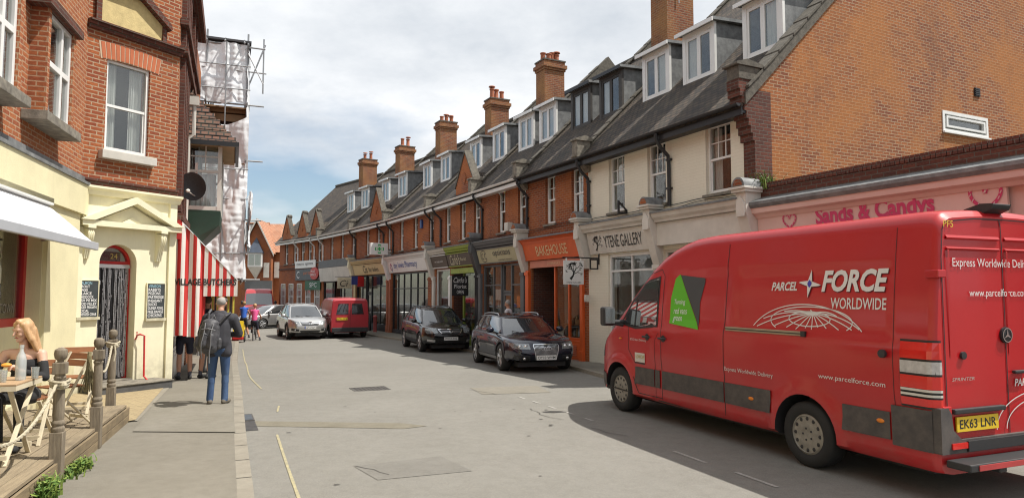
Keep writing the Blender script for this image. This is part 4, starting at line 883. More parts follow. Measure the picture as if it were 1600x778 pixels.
board(F, 3.2, 6.7, 3.62, 4.15, P['white'], 'long white board sign with grey lettering on the three gablet house', [('estate agents', .3, 3.1, .15, .38, 0)], [paint('sign grey', (.2, .2, .22), .6)])
tt, b = board(F, 3.3, 7.5, 2.75, 3.55, paint('slate sign', (.1, .11, .12), .5), 'dark grey sign with a red oval post office emblem', [('your store', 1.4, 2.9, .35, .6, 1), ('C', .25, .75, .15, .65, 0)], [m_whitel, paint('orange lettering', (.75, .25, .12), .5)])
mb = MB(); mb.lathe([(.01, 0), (.7, 0), (.7, .06), (.01, .06)], (3.4, -.19, .45), 24, T=Matrix.Translation((3.4, 0, .45)) @ Matrix.Scale(.62, 4, (0, 0, 1)) @ Matrix.Translation((-3.4, 0, -.45)), axis='y'); o = part('red_oval', mb, P['red'], tt)
mb = MB(); write(mb, 'POST', lambda u, v: Vector((u, -.27, v)), 3.05, 3.75, .5, .66); write(mb, 'OFFICE', lambda u, v: Vector((u, -.27, v)), 2.95, 3.85, .27, .43); part('lettering', mb, m_whitel, o, fix=False)
board(F, 5.0, 7.5, 2.05, 2.7, paint('dark green sign', (.03, .12, .06), .5), 'dark green shop sign with white lettering below the post office sign', [('SPC', .8, 2.0, .2, .5, 0)], [m_whitel])

# ---- pink sweet shop, single storey, running towards the camera
F = frame((QF[0].x, QF[0].y, 0), math.atan2(-(QF[1] - QF[0]).y, -(QF[1] - QF[0]).x)); m_pk = paint('pale pink paint', (.74, .52, .47), .6, var=.06, scale=1.2); m_hot = paint('hot pink lettering', (.60, .05, .16), .5, var=.05)
t = thing('sweet_shop', 'single storey pink sweet shop with a dark brick parapet', 'shop', F); L = 9.5; g = -.03
mb = MB(); wall_holes(mb, .05, L, -.3, 3.5, [(.5, 4.4, g, 2.8), (5.2, 9.0, g, 2.8)], .25); mb.quad((L, 0, -.3), (L, 7, -.3), (L, 7, 3.5), (L, 0, 3.5)); mb.quad((.05, 7, -.3), (L, 7, -.3), (L, 7, 3.5), (.05, 7, 3.5)); part('wall', mb, m_pk, t, F, fix=False)
mb = MB(); mb.box(.05, L, .0, .3, 3.62, 3.92).box(L - .3, L, .3, 7, 3.5, 3.92); part('parapet', mb, P['brickdark'], t, F)
mb = MB()
for i in range(int(L / .085)): x = .06 + i * .085; mb.box(x, x + .075, -.02, .32, 3.922, 4.03)
part('brick_on_edge_coping', mb, P['brickdark'], t, F)
mb = MB(); mb.prism([(0, 3.5), (-.3, 3.5), (-.34, 3.56), (-.34, 3.62), (.0, 3.74)], 'x', .1, L); part('flashing', mb, P['lead'], t, F)
mb = MB(); mb.prism([(0, 3.3), (-.14, 3.3), (-.18, 3.36), (-.26, 3.4), (-.28, 3.5), (0, 3.5)], 'x', .1, L); part('cornice', mb, m_pk, t, F)
mb = MB(); mb.box(.05, L - .3, .3, 7, 3.45, 3.5); part('flat_roof', mb, P['lead'], t, F)
shopfront(t, F, .5, 4.4, g, 'white', [1.8, 3.1], riser=.5, riser_mat=m_pk, door=(3.3, 4.2)); shopfront(t, F, 5.2, 9.0, g, 'white', [6.4, 7.6], riser=.5, riser_mat=m_pk)
room(t, F, .3, 9.2, g, 2.9, 3, y0=.45); display(t, F, .7, 3.0, g, 81, (1, 4, 0, 5), y=.5); display(t, F, 5.4, 8.8, g, 82, (1, 4, 0, 5), y=.5)
def candy_heart(mb, pl, cx, cz, s):
    pts = []
    for sg in (-1, 1):
        P_ = [(0 + sg * .28, -.55), (-sg * .12, -.28), (-sg * .42, 0), (-sg * .5, .3), (-sg * .3, .48), (-sg * .08, .38), (0, .2)]
        q = smooth_line(P_, 5); stroke(mb, [(cx + a * s, cz + b * s) for a, b in q], .12 * s, pl, 0)
        for i in range(1, len(q) - 1, 3): stroke(mb, [(cx + q[i][0] * s - .03 * s, cz + q[i][1] * s - .05 * s), (cx + q[i][0] * s + .03 * s, cz + q[i][1] * s + .05 * s)], .035 * s, lambda u, v, pl=pl: pl(u, v, .016), 1)
def d(mb, pl, W_, H):
    write(mb, 'Sands & Candys', pl, 1.4, 3.6, .14, .54, bold=.035); global HP; HP = (pl, H)
ts = fascia_sign(F, .12, 4.75, 2.82, 3.46, m_pk, 'pink fascia sign with hot pink lettering and two candy cane hearts', m_hot, d, y0=-.08, y1=-.13)
for cx, q in ((.8, .3), (4.35, .42)): mb = MB(); candy_heart(mb, HP[0], cx, HP[1] / 2 + .02, q); part('candy_cane_heart', mb, [m_hot, paint('pale pink stripes', (.75, .5, .5), .5)], ts, fix=False)
solo('box_sign', MB().box(-.05, .05, -.7, -.15, 0, .5).box(-.06, .06, -.72, -.13, .5, .53).box(-.02, .02, -.15, 0, .3, .34), paint('sage green sign', (.12, .17, .12), .5), 'small sage green box sign with a dark cap beside the pink fascia', 'hanging sign', F @ Matrix.Translation((5.62, .1, 3.0)))
# weeds rooted in the gutter at the corner of the cream house
def weeds(name, label, F, n, h, spread, mat, group=None, seed=1, flat=1.0):
    r = random.Random(seed); mb = MB()
    for i in range(n):
        x, y = r.gauss(0, spread), r.gauss(0, spread * flat); a = r.uniform(0, 6.28); l = h * r.uniform(.4, 1); lean = r.uniform(.1, .7)
        for k in range(3):
            t0, t1 = k / 3, (k + 1) / 3; ww = .012 * (1 - t0) + .003; w2 = .012 * (1 - t1) + .002
            p0 = (x + math.cos(a) * lean * l * t0 ** 2, y + math.sin(a) * lean * l * t0 ** 2, l * t0 * (1 - .2 * t0)); p1 = (x + math.cos(a) * lean * l * t1 ** 2, y + math.sin(a) * lean * l * t1 ** 2, l * t1 * (1 - .2 * t1))
            sx, sy = -math.sin(a), math.cos(a)
            mb.add([(p0[0] - sx * ww, p0[1] - sy * ww, p0[2]), (p0[0] + sx * ww, p0[1] + sy * ww, p0[2]), (p1[0] + sx * w2, p1[1] + sy * w2, p1[2]), (p1[0] - sx * w2, p1[1] - sy * w2, p1[2])], [(0, 1, 2, 3)], r.choice((0, 0, 1)))
        if r.random() < .6:
            q = .02 + r.random() * .02; z = l * r.uniform(.4, .9); c = (x + r.uniform(-.04, .04), y + r.uniform(-.04, .04), z); b = r.uniform(0, 6.28)
            mb.add([(c[0] + q * math.cos(b), c[1] + q * math.sin(b), z + r.uniform(-.01, .02)), (c[0] - q * .5 * math.sin(b), c[1] + q * .5 * math.cos(b), z), (c[0] - q * math.cos(b), c[1] - q * math.sin(b), z + r.uniform(-.01, .02)), (c[0] + q * .5 * math.sin(b), c[1] - q * .5 * math.cos(b), z)], [(0, 1, 2, 3)], r.choice((0, 1)))
    return solo(name, mb, mat, label, 'weeds', F, group, fix=False)
m_leaf = [paint('weed green', (.10, .19, .03), .7, var=.2, scale=20), paint('weed yellow green', (.22, .30, .05), .7, var=.2, scale=20)]
weeds('weed_tuft', 'green weed growing from the gutter at the corner of the cream painted house', F @ Matrix.Translation((.12, .1, 3.9)), 120, .5, .12, m_leaf, seed=5)

# ================================================================ LEFT CORNER BUILDING
C1 = Vector((-7.835, 12.25)); C2 = Vector((-6.93, 13.85)); dW = Vector((-.2935, .956)); dS = Vector((-.379, .925))
O1 = C1 - dW * 6.5
FW = frame((O1.x, O1.y, 0), math.atan2(dW.y, dW.x)); FC = frame((C1.x, C1.y, 0), math.atan2(1.6, .905)); FS = frame((C2.x, C2.y, 0), math.atan2(dS.y, dS.x))
t = thing('corner_building', 'red brick corner building with a cream ground floor and a splayed corner door', 'building', frame((C2.x, C2.y, 0)))
m_stucco = paint('yellow stucco panel', (.62, .50, .24), .9, var=.12, scale=9, bmp=.6, bscale=50)
TOP = 9.4
# wing: shop below, brick above
mb = MB(); wall_holes(mb, -10, 6.5, 3.85, TOP, [(3.915, 4.945, 4.42, 5.98), (1.765, 2.795, 4.42, 5.98)], .3); part('brick_wall', mb, P['brickpale'], t, FW, fix=False)
mb = MB(); wall_holes(mb, -10, 6.5, -.3, 3.2, [(.6, 4.7, .2, 3.15)], .35); mb.box(-10, 6.5, -.12, 0, 3.2, 3.74); mb.box(4.74, 6.28, -.06, -.001, -.1, 3.2); part('rendered_wall', mb, P['cream'], t, FW, fix=False)
mb = MB(); mb.box(-10, 6.5, -.15, -.0, 3.742, 3.79).box(-10, 6.5, -.06, -.001, 3.79, 3.9); part('flashing', mb, P['lead'], t, FW)
# recessed bay windows with brick jambs, deep sill and lintel
for xc, lab in ((4.43, 'white upper casement in a brick bay nearest the splayed corner'), (2.28, 'white upper casement in a brick bay at the left edge')):
    a = .515; mb = MB(); y = -.2; z0_, z1_ = 4.42, 5.98
    for x0, x1 in ((-a, -a + .07), (a - .07, a), (.08, .16)): mb.box(xc + x0, xc + x1, y, y + .08, z0_, z1_)
    for z0, z1 in ((z0_, z0_ + .08), (z1_ - .07, z1_), (5.18, 5.27)):
        mb.box(xc - a + .07, xc + .08, y, y + .08, z0, z1).box(xc + .16, xc + a - .07, y, y + .08, z0, z1)
    o = part('window', mb, P['white'], t, FW, label=lab, bevel=.006); mb = MB(); mb.box(xc - a + .05, xc + a - .05, y + .04, y + .05, z0_ + .06, z1_ - .05); part('pane', mb, P['glass'], o, FW)
    mb = MB(); mb.box(xc - a, xc + a, y + .5, y + .52, 4.3, 6.1); part('dark_room', mb, P['dark'], o, FW)
    mb = MB(); mb.box(xc - a + .05, xc - a + .4, y + .14, y + .16, 4.4, 6.0); part('curtain', mb, P['curtain'], o, FW)
    mb = MB(); mb.box(xc - a - .3, xc + a + .2, -.34, 0, 4.27, 4.41); part('sill', mb, P['stone'], o, FW, bevel=.008)
    mb = MB(); mb.box(xc - a - .3, xc + a + .2, -.32, 0, 5.985, 6.12).box(xc - a - .26, xc + a + .16, -.26, 0, 6.12, 6.2); part('lintel', mb, P['brickdark'], o, FW)
    for x0, x1 in ((-a - .1, -a - .002), (a + .002, a + .1)): mb = MB(); mb.box(xc + x0, xc + x1, -.24, -.001, 4.41, 5.985); part('jamb', mb, P['brickpale'], o, FW)
# shop window under the white awning
mb = MB(); y = .2
mb.box(.6, 4.7, y, y + .1, 1.3, 1.42).box(4.6, 4.7, y, y + .1, 1.42, 3.15).box(.6, 4.6, y, y + .1, 2.75, 3.15).box(.6, .7, y, y + .1, 1.42, 2.75).box(2.6, 2.68, y, y + .1, 1.42, 2.75); o = part('shop_window', mb, P['red'], t, FW)
mb = MB(); mb.box(.65, 4.65, y + .04, y + .05, 1.4, 2.8); part('pane', mb, P['shopglass'], o, FW)
mb = MB(); mb.box(.6, 4.7, y, y + .12, .2, 1.3); part('stallriser', mb, P['cream'], t, FW)
mb = MB(); pl = lambda u, v: Vector((u, y + .03, v)); write(mb, 'RINGWOOD TOWN', pl, 2.9, 4.4, 1.5, 1.64); write(mb, '77A', pl, 3.5, 3.9, 2.3, 2.5); part('lettering', mb, paint('gilt lettering', (.25, .24, .2), .5), o, FW, fix=False)
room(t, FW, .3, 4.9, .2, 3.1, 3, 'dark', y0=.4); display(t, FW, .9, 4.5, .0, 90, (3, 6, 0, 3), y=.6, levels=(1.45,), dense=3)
# awning of the near shop
ta = thing('shop_awning', 'white and grey awning over the near shop window at the left edge', 'awning', FW @ Matrix.Translation((0, 0, 2.5)))
mb = MB(); n = 88
for i in range(n):
    x0 = .3 + (i // 2) * (8.9 / n) + (i % 2) * .072; x1 = x0 + (.072 if i % 2 == 0 else 8.9 / n - .072); mb.quad((x0, -.02, .68), (x1, -.02, .68), (x1, -.72, .06), (x0, -.72, .06), i % 2)
part('canopy', mb, [paint('white canvas', (.78, .78, .78), .8, var=.04), paint('pale grey canvas', (.40, .41, .45), .8, var=.04)], ta, fix=False)
mb = MB(); mb.box(.3, 4.75, -.76, -.70, -.03, .09); part('front_bar', mb, paint('grey awning bar', (.42, .44, .47), .4, var=.05), ta, bevel=.01)
mb = MB(); mb.box(.3, 4.75, -.12, -.0, .66, .78); part('cassette', mb, P['white'], ta, bevel=.01)
mb = MB(); mb.tube([(4.6, -.02, .1), (4.2, -.35, .12), (4.6, -.7, .03)], .018); part('folding_arm', mb, P['alu'], ta)
# splayed corner facet
w = (C2 - C1).length
arch = [(.37 + .355 - .355 * math.cos(R(a)), 2.36 + .355 * math.sin(R(a))) for a in range(0, 181, 10)]
mb = MB(); mb.quad((0, 0, -.3), (.37, 0, -.3), (.37, 0, 3.65), (0, 0, 3.65)); mb.quad((1.08, 0, -.3), (w, 0, -.3), (w, 0, 3.65), (1.08, 0, 3.65))
k = len(arch); mb.add([(x, 0, z) for x, z in arch] + [(x, 0, 3.65) for x, z in arch], [(i, i + 1, k + i + 1, k + i) for i in range(k - 1)])
mb.add([(x, 0, z) for x, z in arch] + [(x, .34, z) for x, z in arch], [(i, i + 1, k + i + 1, k + i) for i in range(k - 1)])
mb.quad((.37, 0, -.3), (.37, .34, -.3), (.37, .34, 2.36), (.37, 0, 2.36)); mb.quad((1.08, 0, -.3), (1.08, .34, -.3), (1.08, .34, 2.36), (1.08, 0, 2.36))
mb.box(-.03, .05, -.05, -.001, -.1, 3.0).box(w - .12, w + .03, -.05, -.001, -.1, 3.6); part('rendered_wall', mb, P['creamlight'], t, FC, fix=False)
mb = MB(); mb.prism([(0, 3.6), (-.06, 3.6), (-.1, 3.68), (-.16, 3.72), (-.16, 3.76), (0, 3.78)], 'x', -.06, w + .08); part('cornice', mb, P['creamlight'], t, FC)
mb = MB(); mb.box(-.06, 1.88, -.2, -.001, 3.02, 3.12)
for s in (0, 1):
    a, b = ((-.1, 3.12), (.91, 3.62)) if s == 0 else ((1.92, 3.12), (.91, 3.62)); mb.prism([a, b, (b[0], b[1] - .12), (a[0] + (.24 if s == 0 else -.24), a[1])], 'y', -.24, -.001)
mb.prism([(.25, 3.12), (1.57, 3.12), (.91, 3.45)], 'y', -.06, -.002).prism([(.7, 3.12), (1.12, 3.12), (.91, 3.24)], 'y', -.09, -.06); part('pediment', mb, P['creamlight'], t, FC)
for x in (.1, 1.5):
    mb = MB(); prof = [(0, 2.42), (-.05, 2.42), (-.06, 2.5), (-.08, 2.55), (-.1, 2.62), (-.15, 2.72), (-.19, 2.8), (-.2, 2.88), (-.17, 2.95), (0, 2.97)]; mb.prism(prof, 'x', x - .055, x + .055, smooth=True)
    for i in (-1, 0, 1): mb.prism([(a - .012, b) for a, b in prof[1:-1]], 'x', x + i * .035 - .008, x + i * .035 + .008)
    mb.box(x - .07, x + .07, -.22, -.0, 2.97, 3.02); part('console', mb, P['creamlight'], t, FC)
# door: red frame, fanlight with the number, chain curtain
mb = MB(); af = [(.725 - r * math.cos(R(a)), 2.36 + r * math.sin(R(a))) for r, rg in ((.35, range(0, 181, 10)), (.30, range(180, -1, -10))) for a in rg]
mb.prism(af, 'y', .2, .28); mb.box(.375, .43, .2, .28, .15, 2.36).box(1.02, 1.075, .2, .28, .15, 2.36).box(.43, 1.02, .2, .28, 2.33, 2.4); o = part('door_frame', mb, P['red'], t, FC)
mb = MB(); mb.prism([(.725 - .3 * math.cos(R(a)), 2.4 + .27 * math.sin(R(a))) for a in range(0, 181, 10)], 'y', .24, .25); part('fanlight', mb, P['glass'], o, FC)
mb = MB(); write(mb, '24', lambda u, v: Vector((u, .235, v)), .7, .84, 2.45, 2.55); part('door_number', mb, paint('gilt number', (.55, .42, .12), .4, metal=.3), o, FC, fix=False)
mb = MB(); mb.box(.4, 1.05, .5, .52, .15, 2.6); part('dark_room', mb, P['dark'], o, FC)
tc_ = thing('chain_curtain', 'silver and black chain fly curtain hanging in the corner doorway', 'curtain', FC @ Matrix.Translation((.725, .17, .17)))
mb = MB(); mb.box(-.31, .31, -.02, .02, 2.1, 2.17); part('curtain_rail', mb, P['alu'], tc_)
m_chA, m_chB = paint('silver chain', (.55, .55, .57), .35, metal=.6, var=.3, scale=60), paint('black chain', (.04, .04, .045), .4, metal=.4, var=.3, scale=60)
mb = MB(); r = random.Random(4)
for i in range(44):
    x = -.3 + .6 * i / 43; c = 0 if (math.sin(i * .8) + r.uniform(-.9, .9)) > -.35 else 1; y = r.uniform(-.012, .012); ph = r.uniform(0, .04)
    for k in range(52):
        z = 2.1 - (k + 1) * .04 + ph * .3; dx = .004 * math.sin(k * .6 + i)
        mb.box(x + dx - .0045, x + dx + .0045, y - .004, y + .004, z + .002, z + .0385, c if r.random() > .06 else 1 - c)
part('chains', mb, [m_chA, m_chB], tc_, fix=False)
# steps
mb = MB(); mb.prism([(.1, -.6), (1.5, -.62), (1.5, 0.02), (.1, .02)], 'z', -.1, .12); part('doorstep', mb, paint('dark step', (.10, .10, .10), .8, var=.2), t, FC, bevel=.01)
mb = MB(); mb.prism([(.38, -.02), (1.07, -.02), (1.07, .3), (.38, .3)], 'z', .121, .16).prism([(.08, -.62), (1.52, -.64), (1.52, .0), (.08, .0)], 'z', .1205, .135); part('step_top', mb, P['stone'], t, FC)
# red grab rail beside the door
solo('handrail', MB().tube([(1.14, .0, .98), (1.14, -.1, 1.0), (1.2, -.14, .97), (1.21, -.15, .2), (1.26, -.3, .05), (1.3, -.36, .02)], .018, 8).tube([(1.1, -.0, .9), (1.1, -.06, .95), (1.1, -.06, 1.05)], .014), P['red'], 'red tubular grab rail beside the corner doorway', 'handrail', FC)
def chalkboard(x0, x1, z0, z1, lines, label):
    tt = thing('chalkboard', label, 'chalkboard', FC @ Matrix.Translation((x0, 0, z0)), 'menu boards either side of the corner door'); W_, H = x1 - x0, z1 - z0
    mb = MB(); mb.box(.0, W_, -.03, -.001, 0, H); part('slate', mb, paint('chalkboard slate', (.045, .055, .06), .7, var=.2), tt)
    mb = MB(); mb.box(-.015, 0, -.04, -.001, -.0, H).box(W_, W_ + .015, -.04, -.001, 0, H).box(-.015, W_ + .015, -.04, -.001, H, H + .015).box(-.03, W_ + .03, -.07, -.001, -.05, 0.0); part('board_frame', mb, P['creamlight'], tt)
    mb = MB(); n = len(lines); dz = (H - .03) / n
    for i, s in enumerate(lines):
        wd = min(W_ - .04, .036 * len(s)) ; write(mb, s, lambda u, v: Vector((u, -.0335, v)), .02, .02 + wd, H - .015 - (i + 1) * dz + dz * .16, H - .015 - i * dz - dz * .06, bold=.012, m=0 if i else 1)
    part('chalk_lettering', mb, [m_whitel, paint('pale blue chalk', (.3, .5, .6), .8)], tt, fix=False)
chalkboard(.0, .35, 1.36, 2.02, ['SALMON', 'TROUT', 'BASS', 'PLAICE', 'HADDOCK', 'FISH PIE MIX', 'COD FILLET', 'TIGER PRAWN', 'LOCAL', 'DRESSED CRAB'], 'chalkboard listing fish, left of the corner doorway')
chalkboard(1.3, 1.66, 1.3, 1.98, ['VENISON', 'RABBITS', 'PIGEONS', 'PARTRIDGE', 'PHEASANT', 'DUCKS', 'GUINEA FOWL', 'FREE RANGE', 'CHICKENS'], 'chalkboard listing game, right of the corner doorway')
# brick storey of the facet
mb = MB(); wall_holes(mb, 0, w, 3.78, TOP, [(.37, 1.22, 4.48, 6.22)], .22); part('brick_wall', mb, P['brickleft'], t, FC, fix=False)
mb = MB()
for z0, z1, d_ in ((3.78, 3.86, .05), (3.86, 3.9, .09)): mb.box(-.03, w + .03, -d_, -.001, z0, z1)
part('brick_band', mb, P['brickdark'], t, FC); mb = MB()
for z0, z1, d_ in ((6.7, 6.76, .07), (6.76, 6.82, .11), (6.82, 6.85, .16)): mb.box(-.03, w + .03, -d_, -.001, z0, z1)
part('brick_band', mb, P['brickdark'], t, FC)
mb = MB(); mb.prism([(.2, 6.86), (1.42, 6.86), (1.42, 7.2), (.95, 7.55), (.2, 7.55)], 'y', -.03, -.001); part('stucco_panel', mb, m_stucco, t, FC)
mb = MB(); mb.box(.1, .2, -.07, -.001, 6.86, 7.6).box(1.42, 1.5, -.07, -.001, 6.86, 7.3).prism([(1.55, 7.12), (1.55, 7.24), (.95, 7.72), (.1, 7.72), (.1, 7.56), (.93, 7.56)], 'y', -.16, -.001); part('panel_surround', mb, P['brickdark'], t, FC)
mb = MB(); n = 13
for i in range(n):
    a0 = R(81.8 + 16.4 * i / n); a1 = R(81.8 + 16.4 * (i + .78) / n); c = (.82, 2.3); r0, r1 = 3.94, 4.25
    mb.prism([(c[0] + r0 * math.cos(a0), c[1] + r0 * math.sin(a0)), (c[0] + r1 * math.cos(a0), c[1] + r1 * math.sin(a0)), (c[0] + r1 * math.cos(a1), c[1] + r1 * math.sin(a1)), (c[0] + r0 * math.cos(a1), c[1] + r0 * math.sin(a1))], 'y', -.012, .03)
part('gauged_arch', mb, paint('rubbed orange brick', (.48, .14, .06), .85, var=.1), t, FC)
mb = MB(); mb.prism([(.82 + r_ * math.cos(R(a)), 2.3 + r_ * math.sin(R(a))) for r_, rg in ((3.93, (81.6, 84, 87, 90, 93, 96, 98.4)), (4.26, (98.4, 96, 93, 90, 87, 84, 81.6))) for a in rg], 'y', -.006, .02); part('arch_joints', mb, paint('lime mortar', (.55, .42, .30), .9), t, FC)
o = sash(t, FC, .795, .85, 4.48, 6.22, 'white', y=.05, bars=(0, 0), curtain=1, sill=None, meet=.5); mb = MB(); mb.box(.27, 1.34, -.14, .05, 4.3, 4.46); part('sill', mb, paint('pale stone sill', (.55, .53, .48), .8, var=.1), o, FC, bevel=.01)
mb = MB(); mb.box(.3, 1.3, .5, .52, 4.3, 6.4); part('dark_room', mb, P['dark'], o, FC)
# street side: ornate brick face
mb = MB(); wall_holes(mb, 0, 5.4, -.4, TOP, [(.4, 5.0, -.2, 2.9)], .3)
part('brick_wall', mb, P['brickleft'], t, FS, fix=False)
mb = MB()
for x in (.25, .75, 1.25, 1.75, 3.2, 4.2): mb.box(x, x + .22, -.1, -.001, 3.5, TOP - .2)
for z in (3.3, 6.8, 7.4): mb.box(-.02, 5.4, -.16, -.001, z, z + .14)
mb.box(-.05, 5.4, -.26, -.001, 8.9, 9.2); part('brick_pilasters', mb, P['brickdark'], t, FS)
mb = MB(); mb.box(.0, 5.4, -.12, -.002, 2.9, 3.3); part('fascia_board', mb, P['red'], t, FS)
shopfront(t, FS, .4, 5.0, -.1, 'white', [2.0, 3.4], riser=.6, transom=2.2, top=2.88, door=(3.5, 4.4)); room(t, FS, .35, 5.1, -.1, 2.9, 3, 'room', y0=.45)
mb = MB(); T = frame((C2.x, C2.y, TOP)); roofpts = [FW @ Vector((0, -.2, TOP)), FW @ Vector((6.5, -.2, TOP)), FC @ Vector((w, -.2, TOP)), FS @ Vector((5.4, -.2, TOP)), FS @ Vector((5.4, 4, TOP + 2.5)), FW @ Vector((0, 5, TOP + 2.5))]
mb.add([tuple(p) for p in roofpts], [(0, 1, 5), (1, 4, 5), (1, 2, 4), (2, 3, 4)]); mb.add([tuple(p) for p in roofpts[:4]] , [(0, 1, 2, 3)]); part('roof', mb, P['tilered'], t, Matrix.Identity(4))
# white rainwater pipe, wires
mb = MB(); mb.tube([(1.95, -.09, 2.9), (1.95, -.09, 5.4), (1.95, -.2, 5.5), (1.95, -.2, 6.2)], .045); mb.box(1.87, 2.03, -.3, -.1, 6.2, 6.4); part('rainwater_pipe', mb, P['offwhite'], t, FS)
# oriel bay on the neighbouring house with its tiled hood
tn = thing('oriel_house', 'neighbouring brick house with a projecting white oriel window under a tiled hood', 'house', FS @ Matrix.Translation((5.42, 0, 0)))
mb = MB(); mb.box(5.42, 8.6, 0, 6, -.4, 9.0); part('wall', mb, P['brick'], tn, FS)
mb = MB(); a0, a1, pr = 2.5, 4.6, .82
for (x0, x1, y0, y1) in ((a0, a0 + .09, -pr, -pr + .09), (a1 - .09, a1, -pr, -pr + .09), (a0, a0 + .09, -.12, 0), (a1 - .09, a1, -.12, 0)): mb.box(x0, x1, y0, y1, 3.8, 5.55)
for z0, z1 in ((3.8, 3.9), (5.45, 5.55), (4.72, 4.78)):
    mb.box(a0 + .01, a0 + .08, -pr + .09, -.12, z0, z1).box(a1 - .08, a1 - .01, -pr + .09, -.12, z0, z1).box(a0 + .09, a1 - .09, -pr + .01, -pr + .08, z0, z1)
for x in (a0 + .6, a0 + 1.1, a0 + 1.6): mb.box(x, x + .05, -pr + .01, -pr + .08, 3.9, 4.72).box(x, x + .05, -pr + .01, -pr + .08, 4.78, 5.45)
mb.box(a0 + .02, a0 + .07, -.47, -.44, 4.78, 5.45).box(a0 + .03, a0 + .06, -pr + .09, -.12, 5.1, 5.13)
o = part('oriel_window', mb, P['offwhite'], tn, FS)
mb = MB(); mb.box(a0 + .04, a0 + .05, -pr + .08, -.1, 3.88, 5.47).box(a1 - .05, a1 - .04, -pr + .08, -.1, 3.88, 5.47).box(a0 + .08, a1 - .08, -pr + .04, -pr + .05, 3.88, 5.47); part('pane', mb, P['glass'], o, FS)
mb = MB(); pts = [(a0 + .14 + .02 * math.sin(i * 2), -pr + .12 + (pr - .25) * i / 16) for i in range(17)]; mb.add([(x, q, 3.9) for x, q in pts] + [(x, q, 4.7) for x, q in pts], [(i, i + 1, 18 + i, 17 + i) for i in range(16)]); mb.box(a0 + .2, a1 - .2, -.3, -.28, 3.8, 5.5); part('curtain', mb, P['curtain'], o, FS)
mb = MB(); m_dg = paint('dark green paint', (.015, .05, .03), .5, var=.15)
mb.add([(a0, 0, 3.8), (a1, 0, 3.8), (a1, -pr, 3.8), (a0, -pr, 3.8), (a0 + .05, 0, 2.95), (a1 - .05, 0, 2.95), (a1 - .3, -.35, 2.95), (a0 + .1, -.35, 2.95), (a0, -pr + .02, 3.45), (a1, -pr + .02, 3.45)], [(0, 1, 2, 3), (3, 2, 9, 8), (8, 9, 6, 7), (4, 5, 6, 7), (0, 3, 8, 7, 4), (1, 2, 9, 6, 5)]); part('oriel_base', mb, m_dg, tn, FS)
mb = MB(); e = 5.42; p_ = [(a0 - .35, -1.12, e), (a1 + .35, -1.12, e), (a1 + .35, .0, e), (a0 - .35, 0, e), (a0 + .1, 0, 6.75), (a1 - .1, 0, 6.75)]
mb.add(p_, [(0, 1, 5, 4), (0, 4, 3), (1, 2, 5)]); part('tiled_hood', mb, tiles('hood tiles', (.17, .075, .05), (.12, .05, .035), gap=(.02, .01, .01), moss_amt=.25, w=.2, h=.15), tn, FS)
mb = MB(); mb.box(a0 - .34, a1 + .34, -1.1, -.0, e - .05, e - .01, 1); mb.box(a0 - .4, a1 + .4, -1.2, -1.12, e - .09, e + .02).box(a0 - .4, a0 - .33, -1.12, 0, e - .09, e + .02); part('hood_gutter', mb, [P['black'], paint('ochre soffit', (.35, .24, .12), .8)], tn, FS)
mb = MB()
for i in range(9):
    k = i / 9; z = e + 1.33 * k; x = a0 - .35 + .45 * k; y = -1.12 * (1 - k); mb.prism([(x - .03, z + .01), (x + .02, z + .035), (x + .05, z + .15), (x + .03, z + .15)], 'y', y - .01, -.0)
    mb.box(x - .02, a1 + .35 - .45 * k, y - .03, y, z + .012, z + .04)
part('hood_tile_courses', mb, P['tilered'], tn, FS)
# satellite dish
td = thing('satellite_dish', 'grey mesh satellite dish on the corner of the red brick building', 'satellite dish', FS @ Matrix.Translation((.95, -.34, 4.15)) @ Matrix.Rotation(R(-115), 4, 'Z') @ Matrix.Rotation(R(12), 4, 'X'))
mb = MB(); prof = [(r_, .16 * (r_ / .3) ** 2) for r_ in [0.0, .08, .16, .24, .31]]; mb.lathe(prof + [(.31, .165), (.24, .107), (.16, .052), (.08, .018), (0, .01)], n=24, axis='y', T=Matrix.Rotation(math.pi, 4, 'Z')); part('dish', mb, paint('dark grey mesh', (.09, .09, .095), .6, metal=.2, var=.15, scale=30), td)
mb = MB(); mb.tube([(0, .02, -.26), (0, -.34, -.1)], .012); mb.ell((0, -.36, -.08), (.04, .06, .04), 10); part('receiver_arm', mb, P['offwhite'], td)
mb = MB(); mb.tube([(0, .05, 0), (.0, .25, -.1), (0, .25, -.35)], .02); mb.tube([(0, .25, -.25), (-.2, .34, -.25)], .018); part('bracket', mb, P['alu'], td)

# butchers awning across the pavement
tb = thing('butchers_awning', 'red and white striped butchers awning with side curtain reading VILLAGE BUTCHERS', 'awning', FS @ Matrix.Translation((.1, 0, 0)))
m_rs, m_ws = paint('red canvas', (.55, .035, .03), .8, var=.08, scale=2), paint('white canvas stripe', (.74, .70, .66), .8, var=.06, scale=2)
SIDE = [(0, 3.42, .91), (1.22, 2.08, 1.72)]
def side_top(o): return 3.42 - (3.42 - 2.08) / 1.24 * o
def fold(o, z): return .035 * math.sin(o * 22 + z * .6) * (1 if o < .56 else .15)
def side_panel(x):
    mb = MB(); n = 17
    for i in range(n):
        o0, o1 = 1.24 * i / n, 1.24 * (i + 1) / n
        zb0 = .91 + .02 * math.sin(i) if o1 < .6 else 1.73
        for k in range(10):
            for q in range(3):
                oa, ob = o0 + (o1 - o0) * q / 3, o0 + (o1 - o0) * (q + 1) / 3
                za = lambda o, k=k: zb0 + (side_top(o) - zb0) * k / 10
                zc = lambda o, k=k: zb0 + (side_top(o) - zb0) * (k + 1) / 10
                mb.quad((x + fold(oa, za(oa)), -oa, za(oa)), (x + fold(ob, za(ob)), -ob, za(ob)), (x + fold(ob, zc(ob)), -ob, zc(ob)), (x + fold(oa, zc(oa)), -oa, zc(oa)), (i + 1) % 2)
    return mb
